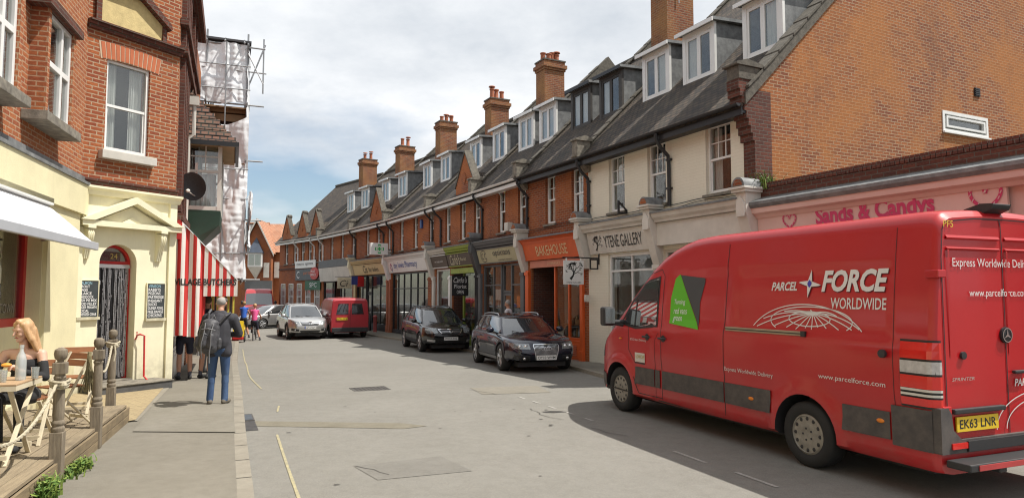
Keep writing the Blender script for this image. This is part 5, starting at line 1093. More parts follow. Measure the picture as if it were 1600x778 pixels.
part('side_curtain', side_panel(0), [m_rs, m_ws], tb, fix=False)
mb = MB()
for k in range(8): z0, z1 = .95 + k * .1, 1.05 + k * .1; mb.quad((.02, -.56, z0), (.12, -.62, z0), (.12, -.62, z1), (.02, -.56, z1))
part('curtain_return', mb, m_rs, tb, fix=False)
mb = MB(); n = 24; Lx = 4.9
for i in range(n):
    x0, x1 = Lx * i / n, Lx * (i + 1) / n; mb.quad((x0, 0, 3.42), (x1, 0, 3.42), (x1, -1.24, 2.08), (x0, -1.24, 2.08), i % 2); mb.quad((x0, -1.24, 2.08), (x1, -1.24, 2.08), (x1, -1.25, 1.78), (x0, -1.25, 1.78), i % 2)
part('canopy', mb, [m_rs, m_ws], tb, fix=False)
mb = MB(); mb.tube([(0, -1.23, 2.07), (Lx, -1.23, 2.07)], .02); mb.tube([(0, -.0, 3.41), (0, -1.23, 2.07)], .012); part('awning_rod', mb, P['alu'], tb)
mb = MB(); write(mb, 'VILLAGE BUTCHERS', lambda u, v: Vector((fold(u, v) - .009, -u, v)), .03, 1.21, 1.955, 2.095, bold=.03); part('lettering', mb, m_black, tb, fix=False)
# yellow plastic strip curtain inside the awning
ty = thing('strip_curtain', 'yellow and green hanging strips under the butchers awning', 'curtain', FS @ Matrix.Translation((1.5, 0, 0)))
mb = MB()
for i in range(11): o_ = .62 + i * .055; mb.box(-.004, .004, -o_ - .018, -o_ + .018, 1.25, 2.05 , i % 2)
part('strips', mb, [paint('yellow strip', (.70, .60, .08), .5), P['black']], ty)

# scaffolding wrapped in white sheeting
ts = thing('scaffolding', 'tall scaffolding wrapped in torn white plastic sheeting', 'scaffolding', FS @ Matrix.Translation((8.9, 0, 0)))
m_sheet = paint('white plastic sheeting', (.82, .84, .86), .35, var=.12, scale=1.6, bmp=.8, bscale=5, c2=(.68, .70, .73), stretch=(1, 1, .7))
o_x = 0.0; OW = 1.42
from mathutils import noise as mn
def crumple(y, z, s):
    q = 0
    for k, (fy, fz, am) in enumerate(((1.6, .35, .12), (3.6, .9, .06), (8, 1.6, .025), (2.2, 5.5, .02))):
        q += am * (.5 - abs(mn.noise(Vector((y * fy + s * 3.1, z * fz + k * 7.7, s + k)))) * 1.6)
    return q
r = random.Random(12)
def sheet_face(x, y0, y1, zf0, zf1, seed, along='y', ny=44, nz=70, fixed=0):
    mb = MB(); v = []
    for j in range(nz + 1):
        for i in range(ny + 1):
            u = i / ny; y = y0 + (y1 - y0) * u; z0, z1 = zf0(u), zf1(u); z = z0 + (z1 - z0) * j / nz
            d_ = crumple(y, z, seed) + .03 * math.sin(u * 11 + seed) * (1 - j / nz)
            v.append((x + d_, y, z) if along == 'y' else (y, x + d_, z))
    mb.add(v, [(j * (ny + 1) + i, j * (ny + 1) + i + 1, (j + 1) * (ny + 1) + i + 1, (j + 1) * (ny + 1) + i) for j in range(nz) for i in range(ny)], 0, True); return mb
part('sheeting', sheet_face(-.08, -OW, .25, lambda u: 8.15 + .05 * math.sin(u * 9), lambda u: 10.2, 1), m_sheet, ts, fix=False, sharp=60)
part('sheeting', sheet_face(-.12, -OW - .08, .25, lambda u: 5.0 + .15 * math.sin(u * 5), lambda u: 7.75 - .35 * math.sin(u * 3.14) , 4), m_sheet, ts, fix=False, sharp=60)
part('sheeting', sheet_face(-.2, -OW - .02, .25, lambda u: 2.3, lambda u: 5.25, 7), m_sheet, ts, fix=False, sharp=60)
part('sheeting', sheet_face(-OW - .05, -.1, 7, lambda u: 2.3 + .1 * math.sin(u * 20), lambda u: 10.1, 3, along='x', ny=50), m_sheet, ts, fix=False, sharp=60)
part('sheeting', sheet_face(-OW - .22, -.3, 1.4, lambda u: 3.3 + .2 * math.sin(u * 4), lambda u: 5.2, 9, along='x'), m_sheet, ts, fix=False, sharp=60, label='bulging loose sheet at the street corner of the scaffolding')
mb = MB()
for x in (0, 2.3, 4.6, 6.9):
    for y in (-.15, -OW): mb.tube([(x, y, -.4 if y > -1 else 2.2), (x, y, 10.6)], .03, 6)
for z in (2.2, 4.2, 6.2, 8.1, 10.1):
    for y in (-.15, -OW): mb.tube([(-.5, y, z), (7.2, y, z)], .03, 6)
    mb.tube([(0, .1, z + .05), (0, -OW - .55, z + .05)], .03, 6)
mb.tube([(0, -OW - .5, 8.6), (0, -OW - .5, 10.5)], .025, 6); mb.tube([(0, -OW - .6, 9.3), (0, .0, 9.32)], .025, 6); mb.tube([(0, -OW, 8.7), (0, -OW - .55, 10.3)], .025, 6); mb.tube([(-.1, -OW, 9.9), (-.1, -OW - .5, 8.9)], .02, 6)
for y in (-1.3, -.7, -.1): mb.tube([(-.5, y, 10.1), (.5, y, 10.55)], .03, 6)
for z in (3.1, 4.9, 5.9, 8.6, 9.4): mb.tube([(-.16, .1, z), (-.16, -OW - .1, z + .03)], .022, 6)
for y in (-.75,): mb.tube([(-.17, y, 2.3), (-.17, y, 10.2)], .022, 6)
part('scaffold_poles', mb, paint('galvanised tube', (.38, .39, .40), .45, metal=.6, var=.15), ts)
mb = MB()
for z in (4.1, 6.1, 8.0): mb.box(-.05, 7.1, -OW, -.05, z, z + .045)
mb.box(.25, .3, -OW, .1, 7.6, 7.85).box(.25, .3, -OW, .1, 7.9, 8.1); part('scaffold_boards', mb, wood('scaffold board', (.34, .22, .12), (.22, .14, .08)), ts)
mb = MB(); mb.box(-.12, 7.3, -OW - .1, .4, 10.26, 10.33); part('scaffold_roof', mb, paint('dark corrugated sheet', (.05, .05, .055), .7), ts)
tn = thing('brick_building', 'brick building behind the scaffolding', 'building', FS @ Matrix.Translation((8.65, 0, 0)))
mb = MB(); mb.box(0, 18, .35, 7, -.5, 8.6); part('wall', mb, P['brick'], tn); mb = MB(); mb.prism([(.1, 8.6), (3.7, 11.2), (7.3, 8.6)], 'x', 0, 18); part('roof', mb, P['tile'], tn)

# ---- building closing the view at the end of the street
F = frame((-24.6, 65, 0), R(6)); t = thing('end_house', 'orange brick house with a steep gable and a small slate-hooded oriel closing the street', 'house', F); g = -.3
m_ob = brick('bright orange brick', (.48, .17, .06), (.40, .13, .05), (.35, .22, .14), stain_amt=.2)
mb = MB(); wall_holes(mb, -.9, 1.75, g, 5.9, [(-.1, 1.5, g, 2.2)], .2, y=-1.2); mb.add([(-.9, -1.2, 5.9), (1.75, -1.2, 5.9), (.42, -1.2, 8.65)], [(0, 1, 2)]); mb.quad((-.9, -1.2, g), (-.9, 3, g), (-.9, 3, 5.9), (-.9, -1.2, 5.9)); mb.quad((1.75, -1.2, g), (1.75, 3, g), (1.75, 3, 5.9), (1.75, -1.2, 5.9)); part('gable_wall', mb, P['brick'], t, fix=False)
mb = MB(); mb.box(-7, -.9, -.1, 6, g, 5.9).box(1.75, 9, -.1, 6, g, 5.9); part('wall', mb, m_ob, t)
mb = MB(); mb.box(-7, -.95, -.16, -.1, 3.05, 3.2); part('string_course', mb, P['brickdark'], t)
mb = MB(); mb.prism([(-.6, 5.75), (3, 8.8), (6.5, 5.75)], 'x', .5, 10); part('roof', mb, P['tileorange'], t)
mb = MB(); mb.add([(-7.5, -.6, 5.8), (.5, -.6, 5.8), (.5, 3, 8.8), (-2.6, 3, 8.8), (-7.5, 6.5, 5.8), (.5, 6.5, 5.8)], [(0, 1, 2, 3), (0, 3, 4), (3, 2, 5, 4)]); part('hip_roof', mb, P['tilegrey'], t, fix=False)
mb = MB(); mb.tube([(-7.5, -.6, 5.85), (-2.6, 3, 8.85)], .16, 6); mb.tube([(-2.6, 3, 8.85), (.5, 3, 8.85)], .12, 6); part('hip_tiles', mb, P['tileorange'], t)
mb = MB()
for s, m_ in ((-1, 'l'), (1, 'r')):
    x = .42 + s * 1.6; mb.add([(.42, -1.5, 8.85), (x, -1.5, 5.55), (x, 3, 5.55), (.42, 3, 8.85)], [(0, 1, 2, 3)])
part('gable_roof', mb, P['tileorange'], t, fix=False)
mb = MB()
for s in (-1, 1): x = .42 + s * 1.62; mb.prism([(.42, 8.9), (x, 5.5), (x, 5.28), (.42, 8.62)], 'y', -1.56, -1.5)
part('bargeboard', mb, P['offwhite'], t)
mb = MB(); mb.box(-.25, 1.0, -1.75, -1.2, 4.3, 5.6); o = part('oriel_window', mb, P['white'], t); mb = MB()
for x in (-.17, .42): mb.box(x, x + .5, -1.765, -1.751, 4.45, 5.45)
part('pane', mb, P['glass'], o); mb = MB(); mb.add([(-.35, -1.9, 5.6), (1.1, -1.9, 5.6), (1.1, -1.2, 5.6), (-.35, -1.2, 5.6), (.37, -1.2, 7.1)], [(0, 1, 4), (0, 4, 3), (1, 2, 4)]); part('slate_hood', mb, paint('blue slate', (.08, .10, .14), .6, var=.2), o)
mb = MB(); mb.add([(-.25, -1.75, 4.3), (1.0, -1.75, 4.3), (1.0, -1.2, 4.3), (-.25, -1.2, 4.3), (.37, -1.21, 3.1)], [(0, 1, 4), (0, 4, 3), (1, 2, 4), (0, 1, 2, 3)]); part('oriel_base', mb, P['offwhite'], o)
mb = MB(); mb.box(-.55, 1.9, -1.45, -1.2, 2.2, 3.0); part('shop_fascia', mb, P['grey'], t)
mb = MB(); mb.box(-.1, 1.5, -1.12, -1.0, g, 2.2).box(.6, .7, -1.2, -1.12, g, 2.2); part('shop_window', mb, P['offwhite'], t)
solo('banner', MB().box(1.1, 1.6, -1.34, -1.3, 3.3, 4.7), P['offwhite'], 'white hanging banner on the orange brick end house', 'banner', F)
solo('banner', MB().box(1.9, 2.35, -.6, -.56, 3.3, 4.8), P['offwhite'], 'white hanging banner half hidden behind the three gablet house', 'banner', F)

# ================================================================ TERRACE DECK, POSTS AND ROPE
m_deck = wood('weathered decking', (.30, .235, .15), (.21, .16, .10), stretch=(14, 1.2, 14)); m_deckside = wood('deck fascia board', (.25, .19, .11), (.15, .115, .07), stretch=(1.2, 14, 14)); m_post = wood('weathered turned post', (.24, .20, .145), (.13, .105, .075), stretch=(10, 10, 1.2))
A = Vector((-3.25, 3.5)); B = Vector((-5.38, 9.6)); dd = (B - A).normalized(); F = frame((A.x, A.y, 0), math.atan2(dd.y, dd.x)); Ld = (B - A).length
t = thing('timber_deck', 'weathered raised timber deck along the pavement', 'deck', F)
mb = MB(); r = random.Random(2); n = 26; bw = 3.0 / n
yy = 0
for i in range(int(2.4 / .14)):
    y = i * .14; mb.box(r.uniform(-.01, .01), Ld, y + .004, y + .134, .2, .235 + r.uniform(-.002, .002))
part('deck_boards', mb, wood('deck boards', (.30, .24, .155), (.19, .15, .10), stretch=(1.0, 12, 12)), t, bevel=.004)
mb = MB(); mb.box(-.02, Ld, -.03, .0, .1, .198).box(-.02, Ld, -.03, .0, -.02, .092).box(Ld, Ld + .03, -.03, 2.4, .1, .198).box(Ld, Ld + .03, -.03, 2.4, -.02, .092); part('deck_fascia', mb, m_deckside, t, bevel=.004)
def post(x, y, label, base, h=1.22, group='turned rope posts along the deck'):
    tt = thing('rope_post', label, 'post', frame((x, y, base), math.atan2(dd.y, dd.x)), group); mb = MB()
    s = .055; mb.box(-s, s, -s, s, 0, .36 - base + .12); z = .5 - base
    mb.lathe([(.05, z - .03), (.058, z), (.058, z + .02), (.045, z + .035), (.056, z + .055), (.056, z + .07), (.044, z + .09), (.05, z + .14), (.046, h - .38 - base + .1), (.042, h - .34 - base + .08), (.055, h - .31 - base + .08), (.042, h - .29 - base + .08), (.05, h - .27 - base + .08)], n=16)
    mb.box(-s, s, -s, s, h - .28 - base + .08, h - .1 - base)
    mb.prism([(-s, -s), (s, -s), (s, s), (-s, s)], 'z', h - .1 - base, h - .09 - base); mb.lathe([(.03, h - .095 - base), (.026, h - .075 - base), (.05, h - .05 - base), (.058, h - .01 - base), (.052, h + .03 - base), (.02, h + .05 - base)], n=16)
    part('post_shaft', mb, m_post, tt, bevel=.006); return tt
post(-4.30, 6.52, 'turned wooden rope post in front of the folding table, nearest the camera', 0); post(-4.82, 7.98, 'turned wooden rope post between the two folding chairs and the doorway', 0); post(-5.62, 9.62, 'turned wooden rope post farthest from the camera, at the end of the deck', .0, 1.23)
m_rope = paint('natural rope', (.55, .49, .36), .9, var=.2, scale=60, bmp=.6, bscale=150)
def rope(a, b, sag, rr=.016, n=24):
    pts = []; a, b = Vector(a), Vector(b)
    for i in range(n + 1):
        u = i / n; p = a.lerp(b, u); p.z -= sag * 4 * u * (1 - u); pts.append(p)
    mb = MB(); k = len(pts)
    for s in range(3):
        q = []
        for i in range(k * 4 - 3):
            f = i / 4; j = min(int(f), k - 2); p = pts[j].lerp(pts[j + 1], f - j); an = f * 2.6 + s * 2.094
            q.append(p + Vector((math.cos(an) * rr * .45, math.sin(an) * rr * .3, math.sin(an) * rr * .45)))
        mb.tube(q, rr * .62, 5)
    return mb
def knot(mb, x, y, z, r0=.03):
    for k in range(3): mb.tube([(x + (.068 + .008 * k) * math.cos(a), y + (.068 + .008 * k) * math.sin(a), z + k * .028 + .01 * math.sin(a * 2)) for a in [i * .45 for i in range(15)]], .014, 6)
    mb.ell((x + .07, y - .05, z + .02), (.035, .03, .035), 8)
ra = rope((-4.28, 6.44, .93), (-3.75, 4.6, .96), .36); knot(ra, -4.30, 6.52, .9); solo('rope', ra, m_rope, 'thick natural rope sagging from the nearest post towards the camera', 'rope')
rb = rope((-4.86, 8.05, .98), (-5.6, 9.56, 1.06), .22, .015); knot(rb, -5.62, 9.62, 1.04); rb.tube([(-5.55, 9.55, 1.06), (-5.52, 9.52, .95), (-5.53, 9.5, .85)], .012, 6); solo('rope', rb, m_rope, 'natural rope slung between the two farther posts')if False else solo('rope', rb, m_rope, 'natural rope slung between the two farther posts with a knotted end', 'rope')
mb = MB(); r = random.Random(6)
for i in range(60):
    a = r.uniform(0, 6.28); q = r.uniform(.0, .02); e_ = r.uniform(.03, .11); mb.tube([(q * math.cos(a), q * math.sin(a), .48), (q * math.cos(a) * 1.6, q * math.sin(a) * 1.6, .3), (e_ * math.cos(a), e_ * math.sin(a), r.uniform(0, .05))], .004, 4)
solo('rope_tassel', mb, paint('frayed straw rope', (.36, .31, .17), .9, var=.3, scale=30), 'frayed straw coloured rope tassel hanging from the middle post', 'tassel', frame((-4.98, 8.06, .62)))
weeds('weed_patch', 'bright green weeds growing between the deck and the tarmac beside the nearest post', frame((-4.38, 6.98, 0.0), R(107)), 200, .14, .15, m_leaf, seed=2, flat=.25)
weeds('weed_patch', 'tall thin weeds growing against the deck fascia nearest the camera', frame((-4.02, 6.02, 0.0), R(107)), 150, .26, .10, m_leaf, seed=3, flat=.25)

# ---- folding table and chairs
m_leg = paint('cream painted timber', (.66, .58, .42), .7, var=.1, scale=8); m_slat = wood('stained brown slats', (.30, .12, .045), (.18, .07, .03), stretch=(1.2, 14, 14)); m_top = wood('table top slats', (.45, .31, .18), (.34, .22, .12), stretch=(1.2, 14, 14))
def bar(mb, a, b, w_=.035, d_=.018):
    a, b = Vector(a), Vector(b); z = (b - a).normalized(); x = z.cross(Vector((0, 1, 0))); x = x.normalized() if x.length > .1 else Vector((1, 0, 0)); y = z.cross(x).normalized()
    v = [p + x * sx * d_ / 1 * .5 * 2 * .5 * 2 * .5 + y * 0 for p in (a, b) for sx in (1,)]
    vs = [p + x * (w_ / 2) * sx + y * (d_ / 2) * sy for p in (a, b) for sx, sy in ((-1, -1), (1, -1), (1, 1), (-1, 1))]
    mb.add(vs, [(0, 1, 2, 3), (7, 6, 5, 4), (0, 4, 5, 1), (1, 5, 6, 2), (2, 6, 7, 3), (3, 7, 4, 0)])
def folding_chair(F, label):
    tt = thing('folding_chair', label, 'chair', F, 'folding bistro chairs on the deck'); 
    for s in (-1, 1):
        mb = MB(); bar(mb, (s * .2, .24, 0), (s * .2, -.2, .84)); part('back_leg', mb, m_leg, tt, bevel=.003); mb = MB(); bar(mb, (s * .175, -.24, 0), (s * .175, .2, .45)); part('front_leg', mb, m_leg, tt, bevel=.003)
    mb = MB()
    for i in range(5): mb.box(-.19, .19, -.16 + i * .075, -.1 + i * .075, .45, .468)
    part('seat', mb, m_slat, tt, bevel=.003); mb = MB(); bar(mb, (-.2, .2, .08), (.2, .2, .08)); bar(mb, (-.175, -.2, .08), (.175, -.2, .08)); part('stretcher', mb, m_leg, tt)
    mb = MB()
    for z in (.68, .76): mb.add([(x, y, zz) for x in (-.215, .215) for y, zz in ((-.135 - (z - .68) * .5, z), (-.155 - (z - .68) * .5, z), (-.19 - (z - .68) * .5, z + .07), (-.17 - (z - .68) * .5, z + .07))], [(0, 1, 2, 3), (4, 7, 6, 5), (0, 4, 5, 1), (1, 5, 6, 2), (2, 6, 7, 3), (3, 7, 4, 0)])
    part('backrest', mb, m_slat, tt, bevel=.003); return tt
folding_chair(frame((-5.3, 8.1, .237), R(155)), 'folding chair with brown slatted back just behind the nearest rope post'); folding_chair(frame((-5.74, 9.0, .237), R(-160)), 'folding chair with brown slats nearest the corner doorway')
folding_chair(frame((-5.08, 7.2, .237), R(195)), 'folding chair under the seated red haired woman')
tt = thing('folding_table', 'small folding slatted table with cream legs on the deck', 'table', frame((-4.85, 6.4, .237), R(18)))
mb = MB()
for i in range(9): mb.box(-.3, .3, -.34 + i * .076, -.34 + i * .076 + .068, .715, .733)
part('tabletop', mb, m_top, tt, bevel=.003); mb = MB(); mb.box(-.26, .26, -.34, -.3, .67, .714).box(-.26, .26, .3, .34, .67, .714).box(-.3, -.26, -.34, .34, .67, .714).box(.26, .3, -.34, .34, .67, .714); part('apron', mb, m_leg, tt)
for sx in (-1, 1):
    for s in (-1, 1): mb = MB(); bar(mb, (sx * .22, s * .3, 0), (sx * .24, -s * .3, .68), .04, .022); part('leg', mb, m_leg, tt, bevel=.003)
mb = MB(); mb.box(-.24, .24, -.32, -.29, .06, .1).box(-.24, .24, .29, .32, .06, .1); part('stretcher', mb, m_leg, tt)
m_clear = glass('clear glass', (.5, .53, .52), .62, .05, 0); m_water = paint('water', (.5, .55, .56), .05, var=.02)
tz = .237 + .733
solo('water_bottle', MB().lathe([(.0, 0), (.04, 0), (.044, .02), (.044, .18), (.036, .23), (.017, .27), (.016, .3), (.019, .3), (.019, .33), (0, .33)], n=20), glass('frosted bottle', (.66, .70, .70), .45, .12, 0), 'frosted glass water bottle on the folding table', 'bottle', frame((-4.64, 6.47, tz)))
for i, (x, y, l) in enumerate(((-4.58, 6.58, 'faceted drinking glass right of the water bottle'), (-4.68, 6.3, 'faceted drinking glass in front of the water bottle'), (-4.78, 6.36, 'faceted drinking glass at the left edge of the table'))):
    solo('drinking_glass', MB().lathe([(0, 0), (.027, 0), (.036, .11), (.033, .11), (.025, .01), (0, .01)], n=10), m_clear, l, 'glass', frame((x, y, tz)), 'drinking glasses on the folding table')

# ================================================================ VEHICLES
def interp(x, tab): return float(np.interp(x, [a for a, b in tab], [b for a, b in tab]))
class Body:
    """shell lofted along x (forward); half(x) -> list of (y, z) from the underside centre to the top centre"""
    def __init__(s, xs, half): s.xs = xs; s.half = half; s.cache = {}
    def sec(s, x):
        k = round(x, 4)
        if k not in s.cache: s.cache[k] = s.half(x)
        return s.cache[k]
    def side_y(s, x, z):
        h = s.sec(x); best = 0
        for (y0, z0), (y1, z1) in zip(h[:-1], h[1:]):
            if min(z0, z1) - 1e-9 <= z <= max(z0, z1) + 1e-9 and abs(z1 - z0) > 1e-6:
                best = max(best, y0 + (y1 - y0) * (z - z0) / (z1 - z0))
        return best
    def end_x(s, y, z, sg=1):
        a, b = (s.xs[0] + s.xs[-1]) / 2, (s.xs[-1] if sg > 0 else s.xs[0])
        if s.side_y(b, z) >= abs(y): return b
        for _ in range(22):
            c = (a + b) / 2
            if s.side_y(c, z) >= abs(y): a = c
            else: b = c
        return a
    def top_z(s, x, y):
        h = s.sec(x); k = max(range(len(h)), key=lambda i: h[i][0]); up = h[k:]
        for (y0, z0), (y1, z1) in zip(up[:-1], up[1:]):
            if min(y0, y1) <= abs(y) <= max(y0, y1) and abs(y1 - y0) > 1e-6: return z0 + (z1 - z0) * (abs(y) - y0) / (y1 - y0)
        return up[-1][1]
    def mesh(s, m=0):
        mb = MB(); rings = []
        for x in s.xs:
            h = s.sec(x); rings.append([(x, y, z) for y, z in h] + [(x, -y, z) for y, z in h[-2:0:-1]])
        mb.rings(rings, m, True, True); return mb
def quadpatch(mb, c, place, nu=8, nv=4, m=0, smooth=True):
    """bilinear quad c[0..3] in (u, v) laid on a surface"""
    v = []
    for j in range(nv + 1):
        for i in range(nu + 1):
            a, b = i / nu, j / nv; q = [(1 - a) * (1 - b), a * (1 - b), a * b, (1 - a) * b]
            v.append(place(sum(q[k] * c[k][0] for k in range(4)), sum(q[k] * c[k][1] for k in range(4))))
    mb.add(v, [(j * (nu + 1) + i, j * (nu + 1) + i + 1, (j + 1) * (nu + 1) + i + 1, (j + 1) * (nu + 1) + i) for j in range(nv) for i in range(nu)], m, smooth)
def cut_arches(mb, axles, r, W, name, mats, T=None, wells=.3):
    """shell with wheel openings cut out; the wells come out in the second material"""
    me = mb.mesh(name); o = bpy.data.objects.new(name, me); COL.objects.link(o)
    cb = MB()
    for x, zc in axles:
        for s in (-1, 1): cb.lathe([(r, -(W / 2 + .2)), (r, -(W / 2 - wells))] if s > 0 else [(r, W / 2 - wells), (r, W / 2 + .2)], (x, 0, zc), 32, axis='y', smooth=False)
    c = bpy.data.objects.new('cutter', cb.mesh('cutter')); COL.objects.link(c)
    md = o.modifiers.new('b', 'BOOLEAN'); md.operation = 'DIFFERENCE'; md.object = c; md.solver = 'EXACT'
    bpy.context.view_layer.update(); dg = bpy.context.evaluated_depsgraph_get(); me2 = bpy.data.meshes.new_from_object(o.evaluated_get(dg)); 
    bpy.data.objects.remove(o); bpy.data.objects.remove(c)
    me2.materials.clear(); mi = []
    for p in me2.polygons:
        cx, cy, cz = p.center; w = 0
        for x, zc in axles:
            if math.hypot(cx - x, cz - zc) < r + .01 and abs(cy) < W / 2 + .1 and (abs(p.normal.y) < .3 or abs(cy) < W / 2 - wells + .02) and math.hypot(cx - x, cz - zc) < r + .005: w = 1
        mi.append(w)
    for p, w in zip(me2.polygons, mi): p.material_index = w; p.use_smooth = True
    me2.set_sharp_from_angle(angle=R(38))
    while me2.uv_layers: me2.uv_layers.remove(me2.uv_layers[0])
    uvs(me2); return me2
m_rim = paint('alloy wheel', (.50, .51, .52), .3, metal=.75, var=.05); m_steelrim = paint('dusty steel wheel', (.36, .34, .30), .6, metal=.4, var=.2, scale=9)
def wheel(t, x, y, r, w=.2, style='alloy', spokes=5, F=None, steer=0):
    """tyre with a rim on its outer side; y > 0 is the left side"""
    s = 1 if y > 0 else -1; T = MW[t.name] @ Matrix.Translation((x, y, r)) @ Matrix.Rotation(steer, 4, 'Z')
    a = w / 2; ri = r * (.66 if style == 'alloy' else .60); mb = MB()
    prof = [(ri, -a * .8), (ri + .02, -a), (r - .03, -a), (r, -a * .75), (r, a * .75), (r - .03, a), (ri + .02, a), (ri, a * .8)]
    mb.lathe([(q, -z) for q, z in prof], n=36, axis='y'); o = part('wheel', mb, P['rubber'], t, T, sharp=50); mb = MB()
    f = lambda z: s * z
    mb.lathe([(ri + .005, f(a * .86)), (ri - .012, f(a * .9)), (ri - .02, f(a * .55)), (ri - .03, f(a * .1)), (.02, f(a * .1))], n=36, axis='y', m=1 if style == 'alloy' else 0)
    mb.lathe([(ri + .006, f(a * .85)), (ri - .014, f(a * .95)), (ri - .02, f(a * .84))], n=36, axis='y')
    yo = s * a
    if style == 'alloy':
        for k in range(spokes):
            an = 2 * math.pi * k / spokes + .3
            for dlt in ((-.11, .11) if spokes <= 6 else (0,)):
                p0 = (.045 * math.cos(an + dlt * 2), yo * .72, .045 * math.sin(an + dlt * 2)); p1 = ((ri - .012) * math.cos(an + dlt), yo * .82, (ri - .012) * math.sin(an + dlt)); mb.tube([p0, p1], [.026, .019], 6)
        mb.lathe([(.07, f(a * .6)), (.065, f(a * .86)), (.02, f(a * .9))], n=16, axis='y')
    else:
        mb.lathe([(ri - .02, f(a * .5)), (ri * .78, f(a * .62)), (ri * .62, f(a * .45)), (ri * .4, f(a * .75)), (.06, f(a * .85)), (.01, f(a * .85))], n=36, axis='y')
        for k in range(12):
            an = 2 * math.pi * k / 12; mb.ell((ri * .8 * math.cos(an), yo * .78, ri * .8 * math.sin(an)), (.026, .02, .026), 8, m=1)
        for k in range(5): an = 2 * math.pi * k / 5; mb.ell((ri * .3 * math.cos(an), yo * .84, ri * .3 * math.sin(an)), .014, 6, m=1)
    part('rim', mb, [m_rim if style == 'alloy' else m_steelrim, P['plastic']], o, T); return o
m_platew = paint('white number plate', (.72, .72, .70), .4, var=.02); m_platey = paint('yellow number plate', (.72, .50, .03), .4, var=.02)
def plate(t, txt, X, place_, w=.52, h=.112, mat=None, eu=False):
    """number plate: place_(u, v) with u along the plate; base board plus characters"""
    mb = MB(); c = [(-w / 2, 0), (w / 2, 0), (w / 2, h), (-w / 2, h)]
    vs = [place_(*p, .0) for p in c] + [place_(*p, .014) for p in c]; mb.add(vs, [(0, 1, 2, 3), (4, 5, 6, 7), (0, 1, 5, 4), (1, 2, 6, 5), (2, 3, 7, 6), (3, 0, 4, 7)])
    o = part('number_plate', mb, mat, t); mb = MB(); write(mb, txt, lambda u, v: place_(u, v, .0155), -w * .44 + (.04 if eu else 0), w * .44, h * .2, h * .82, bold=.012)
    if eu: polyflat(mb, [(-w / 2, 0), (-w / 2 + .045, 0), (-w / 2 + .045, h), (-w / 2, h)], lambda u, v: place_(u, v, .0152), 1)
    part('plate_lettering', mb, [m_black, paint('plate blue', (.01, .04, .3), .4)], o, fix=False)
m_lens = glass('headlamp lens', (.6, .63, .65), .82, .03, 0); m_redlens = paint('red lamp lens', (.72, .02, .015), .15, var=.1, coat=.6); m_amber = paint('amber lens', (.75, .22, .02), .2, var=.05)
m_carglass = glass('tinted car glass', (.012, .016, .02), .12, .01, 0, f0=.2); m_lampsilver = paint('lamp reflector', (.30, .32, .34), .2, metal=.7, var=.38, scale=14)

def mirrorhead(t, s, x, y, z, m, w=.22, h=.15):
    mb = MB(); mb.ell((x, s * (y + .14), z), (.07, w / 2, h / 2), 14); mb.tube([(x + .04, s * (y - .05), z - .09), (x, s * (y + .08), z - .04)], .022, 8, m=1); o = part('mirror', mb, [m, P['plastic']], t, sharp=60)
    mb = MB(); mb.prism([(y + .06, z - h * .3), (y + .21, z - h * .3), (y + .21, z + h * .32), (y + .06, z + h * .32)] if s > 0 else [(-y - .06, z - h * .3), (-y - .21, z - h * .3), (-y - .21, z + h * .32), (-y - .06, z + h * .32)], 'x', x - .072, x - .06); part('mirror_glass', mb, P['chrome'], o)

